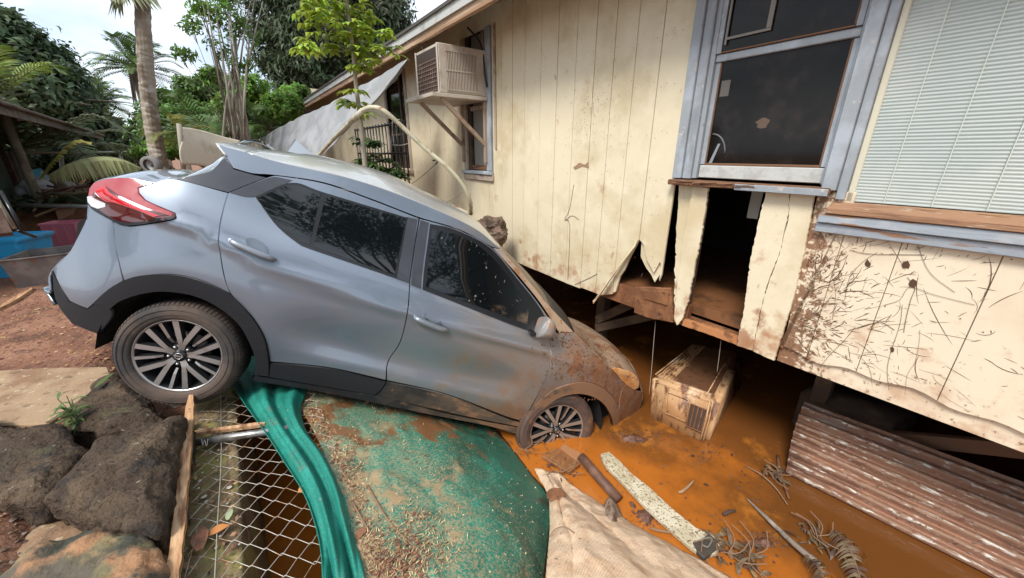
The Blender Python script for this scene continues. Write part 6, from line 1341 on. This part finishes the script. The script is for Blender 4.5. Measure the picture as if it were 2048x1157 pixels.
# ================================================================== NEIGHBOURING HOUSE, FENCE, DEBRIS
nh = _emp('neighbour_house', DI(0, 420, 8), 'small green neighbouring house with brown eave at the left edge', 'house', None)
m_gwall = M('green_house_wall', (.10, .135, .10), .8, layers=[dict(c=(.07, .09, .07), s=2, lo=.45, hi=.65)]); m_bbeam = M('brown_beam', (.085, .045, .032), .8, layers=[dict(c=(.13, .08, .06), s=7, lo=.5, hi=.62)])
m_roofl = M('brown_roof_edge', (.16, .12, .10), .7, layers=[dict(c=(.10, .07, .055), s=6, lo=.45, hi=.6)], bump=[(12, .4)])
ga = Z(66, 447, G); gd = Z(-340, 640, G); dvec = (gd-ga)/np.linalg.norm(gd-ga); dvec[2] = 0; inn = np.array([dvec[1], -dvec[0], 0]); 
if inn[0] > 0: inn = -inn
def nb(name, a0, a1, z0, z1, o0, o1, mat, par=nh, bv=.004): 
    P = [ga*[1, 1, 0]+dvec*a0+inn*o0, ga*[1, 1, 0]+dvec*a1+inn*o0, ga*[1, 1, 0]+dvec*a1+inn*o1, ga*[1, 1, 0]+dvec*a0+inn*o1]; P = [p+np.array([0, 0, z0]) for p in P]; return poly(name, P, (0, 0, z1-z0), mat, par, bv=bv)
nb('wall', .17, 7, G-.1, -.68, 0, 3, m_gwall); nb('wall', .17, 1.2, -.68, .62, .002, 3, m_gwall); nb('wall', 4.65, 7, -.68, .62, .002, 3, m_gwall, bv=.002); nb('dark_room', 1.21, 4.64, -.675, .62, .2, 2.9, m_black)
nb('corner_post', -.05, .165, G-.1, .64, -.08, .16, m_bbeam)
wn = link('window', None, nh); wn['_local'] = 1; wn.matrix_parent_inverse = Matrix.Translation(nh.location).inverted(); m_wf = M('white_window_frame', (.45, .45, .42), .6)
for a_ in (1.21, 2.3, 3.4, 4.55): nb('frame', a_, a_+.09, -.67, .5, -.02, .04, m_wf, wn)
nb('frame', 1.305, 4.545, -.672, -.60, -.02, .04, m_wf, wn); nb('frame', 1.21, 4.64, .502, .57, -.02, .04, m_wf, wn); nb('pane', 1.3, 4.55, -.59, .5, .05, .055, m_glass, wn, 0)
del wn['_local']
gp = ga*[1, 1, 0]
R0_ = gp-inn*1.25+dvec*-2.9+np.array([0, 0, .47]); R1_ = gp-inn*1.0+dvec*7+np.array([0, 0, .72]); off_ = inn*4.2; off_[2] = 1.0
R0b, R1b = R0_+off_, R1_+off_
poly('roof', [R0_, R1_, R1b, R0b], (0, 0, .05), m_roofl, nh)
poly('fascia', [R0_+inn*-.03, R1_+inn*-.03, R1_+np.array([0, 0, -.16])+inn*-.03, R0_+np.array([0, 0, -.10])+inn*-.03], inn*.028, m_roofl, nh, bv=.003)
nb('soffit', -.3, 7, .66, .72, -.3, 3, m_bbeam)
tube('roof_gutter', [R0_+inn*-.06+np.array([0, 0, .02]), R1_+inn*-.06+np.array([0, 0, .0])], .03, m_roofl, nh, n=8)
m_fp = M('dull_fence_pipe', (.30, .29, .24), .6, .3)
fe = _emp('pipe_fence', DI(155, 380, 10), 'low chain link fence of grey pipes behind the debris pile', 'fence', None)
tube('top_rail', [DI(-40, 302, 14.4), DI(125, 306, 15), DI(270, 305, 15.4), DI(345, 302, 15.6)], .035, m_fp, fe, n=8)
for u, v1, v2, d in ((128, 306, 425, 15), (247, 304, 420, 15.3), (335, 303, 420, 15.6), (48, 303, 425, 14.8)): tube('fence_post', [DI(u-6, v1-2, d), DI(u+3, v2, d)], .04, m_fp, fe, n=8)
tube('metal_pole', [Z(8, 410, -.9)*1, Z(90, 412, -.9), Z(185, 414, -.9)], .035, M('grey_pole', (.34, .36, .34), .5, .4), None, n=10, label='grey horizontal metal pole above the bins at the left', cat='pole')
m_cyan = M('faded_cyan_panel', (.10, .42, .52), .5, layers=[dict(c=(.45, .55, .55), s=1.4, lo=.47, hi=.52)])
def slabpx(name, uvd, th, mat, label, cat, **k): return poly(name, [DI(u, v, d) for u, v, d in uvd], np.array(th), mat, None, label=label, cat=cat, bv=.004, **k)
slabpx('painted_panel', [(50, 345, 14.40), (78, 338, 14.40), (108, 368, 13.80), (95, 388, 13.50), (62, 380, 13.80)], (0, .04, .02), m_cyan, 'faded cyan and white panel leaning in the debris pile', 'panel')
slabpx('dark_board', [(85, 388, 12.90), (100, 358, 13.50), (132, 368, 13.50), (142, 384, 12.90), (100, 396, 12.75)], (0, .05, .02), m_bbeam, 'dark brown cabinet board standing in the debris pile', 'board')
slabpx('brown_plank', [(82, 384, 12.30), (182, 374, 12.60), (182, 386, 12.30), (90, 396, 12.00)], (0, .05, .03), M('red_brown_plank', (.15, .07, .045), .8, bump=[(14, .4)]), 'long red brown plank lying across the debris pile', 'plank')
slabpx('polystyrene_sheet', [(126, 366, 13.50), (140, 364, 13.50), (154, 374, 13.20), (150, 378, 13.05), (134, 374, 13.20)], (0, .03, .02), m_fascia, 'small white panel on top of the debris', 'panel')
slabpx('broken_timber', [(152, 372, 12.90), (166, 358, 13.20), (170, 362, 13.20), (158, 376, 12.90)], (0, .04, .02), m_batten, 'pale broken wooden piece leaning at the pile edge', 'wood')
slabpx('cardboard_box', [(108, 417, 11.40), (132, 405, 11.85), (146, 428, 11.55), (144, 448, 11.25), (120, 452, 10.95)], (.1, .2, 0), M('brown_cardboard', (.28, .15, .09), .8), 'tipped brown cardboard box behind the pink crate', 'box')
m_gtub = M('green_tub', (.14, .21, .13), .5)
box('green_tub', DI(162, 400, 12), (.95, .5, .30), m_gtub, None, label='pale green tub lying beside the debris pile', cat='tub', bv=.02)
# black bag / pile mound
bm = bmesh.new(); bmesh.ops.create_icosphere(bm, subdivisions=4, radius=1); cb_ = DI(88, 430, 12.3)
for v in bm.verts: p = v.co.copy(); v.co = Vector(cb_)+Vector((p.x*.65, p.y*.5, p.z*.34))*(1+.35*noise.noise(p*2.2)+.1*noise.noise(p*7))
me = bpy.data.meshes.new('black_rubbish_bag'); bm.to_mesh(me); bm.free(); me.materials.append(M('black_plastic_bag', (.025, .028, .024), .4)); me.shade_smooth(); link('black_rubbish_bag', me, None, 'black rubbish bag slumped against the neighbouring house', 'bag')
bm = bmesh.new(); bmesh.ops.create_icosphere(bm, subdivisions=4, radius=1); cb_ = DI(72, 384, 13)
for v in bm.verts: p = v.co.copy(); v.co = Vector(cb_)+Vector((p.x*.25, p.y*.25, p.z*.3))*(1+.35*noise.noise(p*2.2)+.1*noise.noise(p*7))
me = bpy.data.meshes.new('white_bag'); bm.to_mesh(me); bm.free(); me.materials.append(M('white_plastic_bag', (.42, .42, .45), .4)); me.shade_smooth(); link('white_bag', me, None, 'grey white plastic bag below the cyan panel', 'bag')
pl = []; 
for i in range(70): p = DI(rng.uniform(30, 165), rng.uniform(392, 432), rng.uniform(11.3, 12.8)); a = rng.uniform(0, 6.28); pl.append(leaf_blade(p, (math.cos(a), math.sin(a), 0), rng.uniform(.3, .8), .045, rng.uniform(.1, .8), 1.2))
lf_ = _emp('broken_fronds', DI(95, 420, 8), 'dark broken palm leaves strewn over the debris pile', 'leaves', None); mk('leaves', *merge(pl), M('dull_green_blade', (.05, .08, .03), .6, island=.9), lf_)
lt = []
for i in range(45):
    p = DI(rng.uniform(60, 180), rng.uniform(376, 436), rng.uniform(11.5, 13.2)); a = rng.uniform(0, 6.28); lt.append(tube_data([p, p+np.array([math.cos(a), math.sin(a), rng.uniform(-.3, .5)])*rng.uniform(.25, .9)], .022, 4))
mk('splintered_debris', *merge(lt), M('splinter_brown', (.16, .09, .06), .9, island=1.), None, kind='stuff')
mc = DI(120, 440, 12.6); V = []; F = []
for i in range(31):
    for j in range(31):
        x, y = -1+i/15, -1+j/15; V.append((mc[0]+x*3.2, mc[1]+y*1.9, G-.06+.75*max(0, 1-math.hypot(x, y))**.8+.10*N3((x*3, y*3, 1), 1.5)*max(0, 1-math.hypot(x, y))))
for i in range(30):
    for j in range(30): F.append((i*31+j, i*31+j+1, i*31+j+32, i*31+j+31))
fixn(mk('rubble_mound', V, F, m_mudwood, None, smooth=True, kind='stuff'))
# storage bins, crate, trough
def tub(name, c, lx, ly, h, rz, mat, label, cat, lidmat=None, taper=.85, lid=True, ribs=0, zrot=0):
    root = _emp(name, c, label, cat, None); root['_local'] = 1; root.rotation_euler = (0, 0, rz)
    def ring(sx, sy, z, r=.05):
        o = []
        for cx_, cy_, a0 in ((1, 1, 0), (-1, 1, 90), (-1, -1, 180), (1, -1, 270)):
            for k in range(5): a = math.radians(a0+k*22.5); o.append((cx_*(sx-r)+r*math.cos(a), cy_*(sy-r)+r*math.sin(a), z))
        return o
    rings = [ring(lx/2*taper, ly/2*taper, 0), ring(lx/2*.98, ly/2*.98, h*.88), ring(lx/2*1.03, ly/2*1.03, h*.89), ring(lx/2*1.03, ly/2*1.03, h*.96), ring(lx/2*.97, ly/2*.97, h*.965), ring(lx/2*.95, ly/2*.95, h*.9), ring(lx/2*taper*.96, ly/2*taper*.96, .02)]
    V = [p for r in rings for p in r]; F = [tuple(range(19, -1, -1))]+[(i*20+k, i*20+(k+1) % 20, (i+1)*20+(k+1) % 20, (i+1)*20+k) for i in range(6) for k in range(20)]+[tuple(range(120, 140))]
    fixn(mk('body', V, F, mat, root))
    if ribs:
        for k in range(ribs):
            for sy in (-1, 1): x = (-.4+.8*k/(ribs-1))*lx; V, F = prism([(x-.012, sy*ly/2*.90, .05), (x+.012, sy*ly/2*.90, .05), (x+.012, sy*ly/2*1.0, h*.86), (x-.012, sy*ly/2*1.0, h*.86)], np.array([0, sy*.012, 0])); fixn(mk('rib', V, F, mat, root))
    if lid:
        rings = [ring(lx/2*1.06, ly/2*1.06, h*.93), ring(lx/2*1.06, ly/2*1.06, h*.985), ring(lx/2*.98, ly/2*.98, h), ring(lx/2*.90, ly/2*.90, h), ring(lx/2*.86, ly/2*.86, h*.97)]; V = [p for r in rings for p in r]; F = [tuple(range(19, -1, -1))]+[(i*20+k, i*20+(k+1) % 20, (i+1)*20+(k+1) % 20, (i+1)*20+k) for i in range(4) for k in range(20)]+[tuple(range(80, 100))]
        fixn(mk('lid', V, F, lidmat or mat, root))
    del root['_local']; return root
m_bin = M('blue_plastic', (.03, .33, .62), .35, layers=[dict(c=(.05, .25, .42), s=5, lo=.5, hi=.65), dict(c=(.25, .18, .12), s=11, lo=.64, hi=.72)])
b1 = Z(28, 545, G-.0); b2 = Z(-15, 578, G)
tub('storage_bin', Z(22, 548, G), .85, .5, .50, .25, m_bin, 'blue plastic storage bin with its lid on at the left edge', 'storage bin')
tub('pink_crate', Z(148, 488, G), .50, .40, .40, .35, M('pink_plastic', (.78, .30, .40), .35, translucent=.3), 'translucent pink plastic crate behind the rear bumper', 'crate', lid=False, ribs=4)
m_trough = M('muddy_zinc', (.15, .13, .12), .6, .3, layers=[dict(c=(.22, .19, .17), s=5, lo=.45, hi=.62), dict(c=(.20, .09, .05), s=9, lo=.6, hi=.7)], bump=[(20, .3)])
tr = _emp('metal_trough', Z(80, 570, G), 'rectangular grey metal trough on the dirt behind the bumper', 'trough', None)
c4 = [Z(36, 578, G), Z(150, 562, G), Z(150, 562, G)+np.array([-.15, .55, 0]), Z(36, 578, G)+np.array([-.25, .45, 0])]; hh = .34
ctr = np.mean(c4, 0)
for i in range(4):
    a, b = c4[i], c4[(i+1) % 4]; a2, b2 = ctr+(a-ctr)*1.13+np.array([0, 0, hh]), ctr+(b-ctr)*1.13+np.array([0, 0, hh]); n_ = ctr-(a+b)/2; n_ /= np.linalg.norm(n_); poly('side', [a, b, b2, a2], n_*.012, m_trough, tr, bv=.002); tube('rim', [a2, b2], .012, m_trough, tr, n=6)
poly('base', [p+np.array([0, 0, .01]) for p in c4], (0, 0, .01), m_trough, tr)
batten('wooden_strip', [(-10, 618), (25, 600), (62, 576)], [G+.03]*3, .05, .03, m_batten, 'thin orange wooden strip on the red dirt at the left edge', 'wooden strip')
for i, (a, b, lb, mt_) in enumerate((((-8, 395, 5.6), (30, 458, 5.6), 'pale broom handle leaning at the left edge', m_barkp), ((0, 382, 5.9), (46, 462, 5.7), 'dark tool handle leaning next to the pale one', m_gloss), ((36, 462, 5.7), (70, 474, 5.9), 'dark stick lying on the dirt by the tool handles', m_gloss))):
    tube('tool_handle', [DI(*a), DI(*b)], .014, mt_, None, n=8, label=lb, cat='handle', group='tool handles by the neighbouring house')
beam('timber_post', DI(-12, 420, 5.5), DI(12, 470, 5.4), .08, .08, m_bbeam, label='short brown timber post at the left edge above the blue bin', cat='post')
# small grey wheel, canvas, shack
wl_ = DI(303, 330, 7.2); wp = _emp('hand_cart_wheel', wl_, 'small grey wheel showing above the car tailgate', 'wheel', None)
for nm, pr, mt_ in (('tyre', [(.07, -.03), (.105, -.035), (.115, 0), (.105, .035), (.07, .03)], M('grey_rubber_tyre', (.18, .17, .16), .8)), ('rim', [(.0, .01), (.05, .012), (.07, .0)], M('grey_hub', (.3, .29, .28), .5, .4))):
    V = []; F = []; n_ = 28
    for i in range(n_):
        a = 6.2832*i/n_
        for r, y in pr: V.append(wl_+np.array([r*math.cos(a)+y*.5, y, r*math.sin(a)]))
    m_2 = len(pr)
    for i in range(n_):
        for j in range(m_2-1): F.append((i*m_2+j, ((i+1) % n_)*m_2+j, ((i+1) % n_)*m_2+j+1, i*m_2+j+1))
    fixn(mk(nm, V, F, mt_, wp, smooth=True))
tube('axle', [wl_, wl_+np.array([.25, .1, -.25])], .02, m_gloss, wp, n=6)
m_canvas = M('cream_canvas', (.58, .50, .38), .8, layers=[dict(c=(.46, .38, .27), s=4, lo=.5, hi=.65)], bump=[(70, .2)])
sheet('cream_canvas', [[DI(357, 255, 7.2), DI(390, 262, 7.4), DI(430, 270, 7.6), DI(475, 279, 7.8)], [DI(362, 285, 7.1), DI(395, 290, 7.3), DI(432, 297, 7.5), DI(475, 305, 7.7)], [DI(367, 330, 7.0), DI(398, 335, 7.2), DI(434, 340, 7.4), DI(475, 345, 7.6)]], 30, 16, m_canvas, None, lambda u, v, p: np.array([0, .05*math.sin(v*6+u*2), .02*math.sin(u*5)]), .01, label='cream canvas sheet stretched behind the car spoiler', cat='canvas')
tube('canvas_post', [DI(358, 248, 7.15), DI(368, 345, 7.1)], .03, m_barkp, None, n=8, label='short post holding up the cream canvas', cat='post')
sk = _emp('shack', DI(600, 240, 16), 'small shed with a pale broken roof past the house end', 'shed', None)
m_sr = M('pale_shed_roof', (.34, .27, .22), .8, layers=[dict(c=(.20, .15, .12), s=5, lo=.45, hi=.6)])
poly('roof', [DI(545, 208, 15), DI(625, 190, 16), DI(640, 200, 18), DI(560, 202, 17)], (0, 0, .12), m_sr, sk); poly('fascia', [DI(545, 208, 14.9), DI(625, 192, 15.9), DI(622, 206, 15.9), DI(550, 222, 14.9)], (0, .05, 0), m_sr, sk)
poly('wall', [DI(558, 218, 15.3), DI(622, 204, 16.2), DI(622, 262, 16.2), DI(560, 262, 15.3)], (0, .1, 0), m_bbeam, sk)
# trees on the viewer's side of the yard (mirrored in the car windows and paint)
def back_tree(x, y, h, r, seed, label):
    b0 = np.array([x, y, G]); root = _emp('tree', b0, label, 'tree', 'trees behind the viewer'); r_ = np.random.default_rng(seed); bl_ = []
    for i in range(16): a = r_.uniform(0, 6.28); rr = r*r_.uniform(.1, .9); bl_.append((b0+np.array([rr*math.cos(a), rr*math.sin(a), h*r_.uniform(.55, 1.)]), r*.34, r*.26))
    leaves('crown', bl_, 9000, .22, m_l1, root, seed=seed); P = [b0, b0+np.array([.1, 0, h*.3]), b0+np.array([0, .1, h*.55])]; parts = [tube_data(smooth_path(P, 4), [.22]*9, 8)]
    for c, _, _ in bl_: parts.append(tube_data(smooth_path([P[1], (P[2]+c)/2, c], 4), list(np.linspace(.13, .02, 9)), 5))
    mk('trunk', *merge(parts), m_bark, root, smooth=True)
# a tree whose branches the side windows mirror
def refl(u, v, d):
    x, z = shit(u, v); e = .02; gx = (Wd(x+e, z)-Wd(x-e, z))/(2*e); gzz = (Wd(x, z+e)-Wd(x, z-e))/(2*e)
    n = CM @ np.array([-gx, -1, -gzz]); n /= np.linalg.norm(n); p = CM @ np.array([x, -Wd(x, z), z])+CT; i_ = p/np.linalg.norm(p); r = i_-2*(i_ @ n)*n; return p+r*d
RT = [refl(u, v, 9) for u, v in ((700, 440), (740, 470), (670, 470), (620, 440), (780, 480), (760, 440), (900, 560), (950, 590), (980, 560), (920, 520), (1010, 600))]
print('refl', [tuple(np.round(q, 1)) for q in RT])
rb_ = np.array([RT[0][0]-1, RT[0][1]-1, G]); rroot = _emp('tree', rb_, 'leafy tree behind the viewer mirrored in the car windows', 'tree', 'trees behind the viewer')
leaves('crown', [(q, 1.0, .8) for q in RT], 9000, .16, m_l1, rroot, seed=77, clump=.7)
hub = np.mean(RT, 0); fk = rb_+(hub-rb_)*.5; mk('trunk', *merge([tube_data(smooth_path([rb_, fk], 4), [.2]*2, 8)]+[tube_data(smooth_path([fk, (fk+q)/2+rng.normal(0, .3, 3), q], 5), list(np.linspace(.12, .02, 11)), 5) for q in RT]), m_bark, rroot, smooth=True)
back_tree(-1.5, -9, 6.2, 3.2, 31, 'spreading dark tree behind the viewer'); back_tree(6.5, -11, 7.5, 3.6, 33, 'taller dark tree behind the viewer'); back_tree(-12, -7, 7, 3.5, 35, 'dark tree in the yard behind the left edge')

# ================================================================== small finishing pieces
# litter caught on the mossy ledge and in the mesh
V = []; F = []
for i in range(700):
    s_ = rng.uniform(-2.9, .2); q = rng.uniform(q0+.02, q1-.01)
    if rng.random() > .25+1.2*max(0, N3((s_*3, q*3, 7), 1)+.2): continue
    p = SQ(s_, q, -1.565+rng.uniform(0, .01)); a = rng.uniform(0, 6.28); l = rng.uniform(.008, .03); d = np.array([math.cos(a), math.sin(a), rng.uniform(-.1, .5)])*l; t = np.array([-math.sin(a), math.cos(a), .2])*l*.35; o_ = len(V)
    V += [p, p+d*.5+t, p+d, p+d*.5-t]; F.append((o_, o_+1, o_+2, o_+3))
mk('ledge_litter', V, F, M('litter', (.26, .14, .08), .9, island=1.2), None, kind='stuff')
def bigleaf(p, l, w_, a, mat, label, group=None):
    V, F = leaf_blade(p, (math.cos(a), math.sin(a), .05), l, w_, .35, .9, 6); return mk('fallen_leaf', V, F, mat, None, smooth=True, label=label, cat='leaf', group=group)
m_lf = M('russet_leaf', (.34, .15, .08), .8, layers=[dict(c=(.18, .09, .06), s=20, lo=.45, hi=.6)])
bigleaf(Z(400, 1100, -1.545), .13, .03, 2.2, m_lf, 'big russet leaf caught under the wire mesh on the ledge')
bigleaf(Z(415, 1070, -1.545), .08, .022, .6, m_ol, 'orange leaf on the ledge just above the big russet leaf')
bigleaf(Z(455, 1040, -1.55), .06, .014, 1.9, M('pale_green_leaf', (.30, .36, .20), .7), 'pale green leaf lying on the ledge under the mesh')
bigleaf(Z(598, 985, -1.53), .05, .018, 1.2, m_ol, 'orange leaf caught in the mesh against the netting')
scatter_stones('mesh_pebbles', 24, lambda: Z(rng.uniform(395, 480), rng.uniform(900, 1100), -1.565), .006, .014, M('white_chips', (.5, .48, .42), .8))
# pebbles packed along the batten
scatter_stones('pebbles_by_batten', 700, lambda: Z(rng.normal(338, 12), rng.uniform(985, 1200), -1.56+rng.uniform(-.01, .02)), .004, .013, m_peb)
# nail heads on the siding
V = []; F = []
for e in edges+[-1.72]+rb[:9]:
    for z in np.arange(-1.1 if e < -.8 else -1.05, .9 if e < -.8 else -.42, .31):
        for d_ in (-.03, .03):
            s_, z_ = e+d_+rng.normal(0, .006), z+rng.normal(0, .02)
            if -1.0 > z_ and -2.25 < s_ < -.7: continue
            o_ = len(V); r = .0032
            V += [WP(s_+r*math.cos(t), z_+r*math.sin(t), D-.0029) for t in np.linspace(0, 6.283, 7)[:-1]]; F.append(tuple(range(o_, o_+6)))
mk('nail_heads', V, F, M('rusty_nail', (.20, .12, .07), .8), house, kind='stuff')
# mud spatter beads on the car's front end
V = []; F = []
for i in range(900):
    u = rng.uniform(1040, 1240); v = rng.uniform(640, 800)
    if rng.random() > math.exp(-((u-1165-.35*(v-700))/55)**2): continue
    x, z = shit(u, v)
    if x > 3.3 or z > 1.12: continue
    r = rng.uniform(.003, .009); y = -(Wd(x, z)+.0035); o_ = len(V); k = rng.uniform(1, 2.6)
    V += [(x-r, y, z), (x, y, z-r*k), (x+r, y, z), (x, y, z+r), (x, y-.003, z-.1*r)]; F += [(o_, o_+1, o_+4), (o_+1, o_+2, o_+4), (o_+2, o_+3, o_+4), (o_+3, o_, o_+4)]
car['_local'] = 1; fixn(mk('mud_spatter', V, F, M('spatter_mud', (.15, .06, .028), .6), car, kind='stuff')); del car['_local']
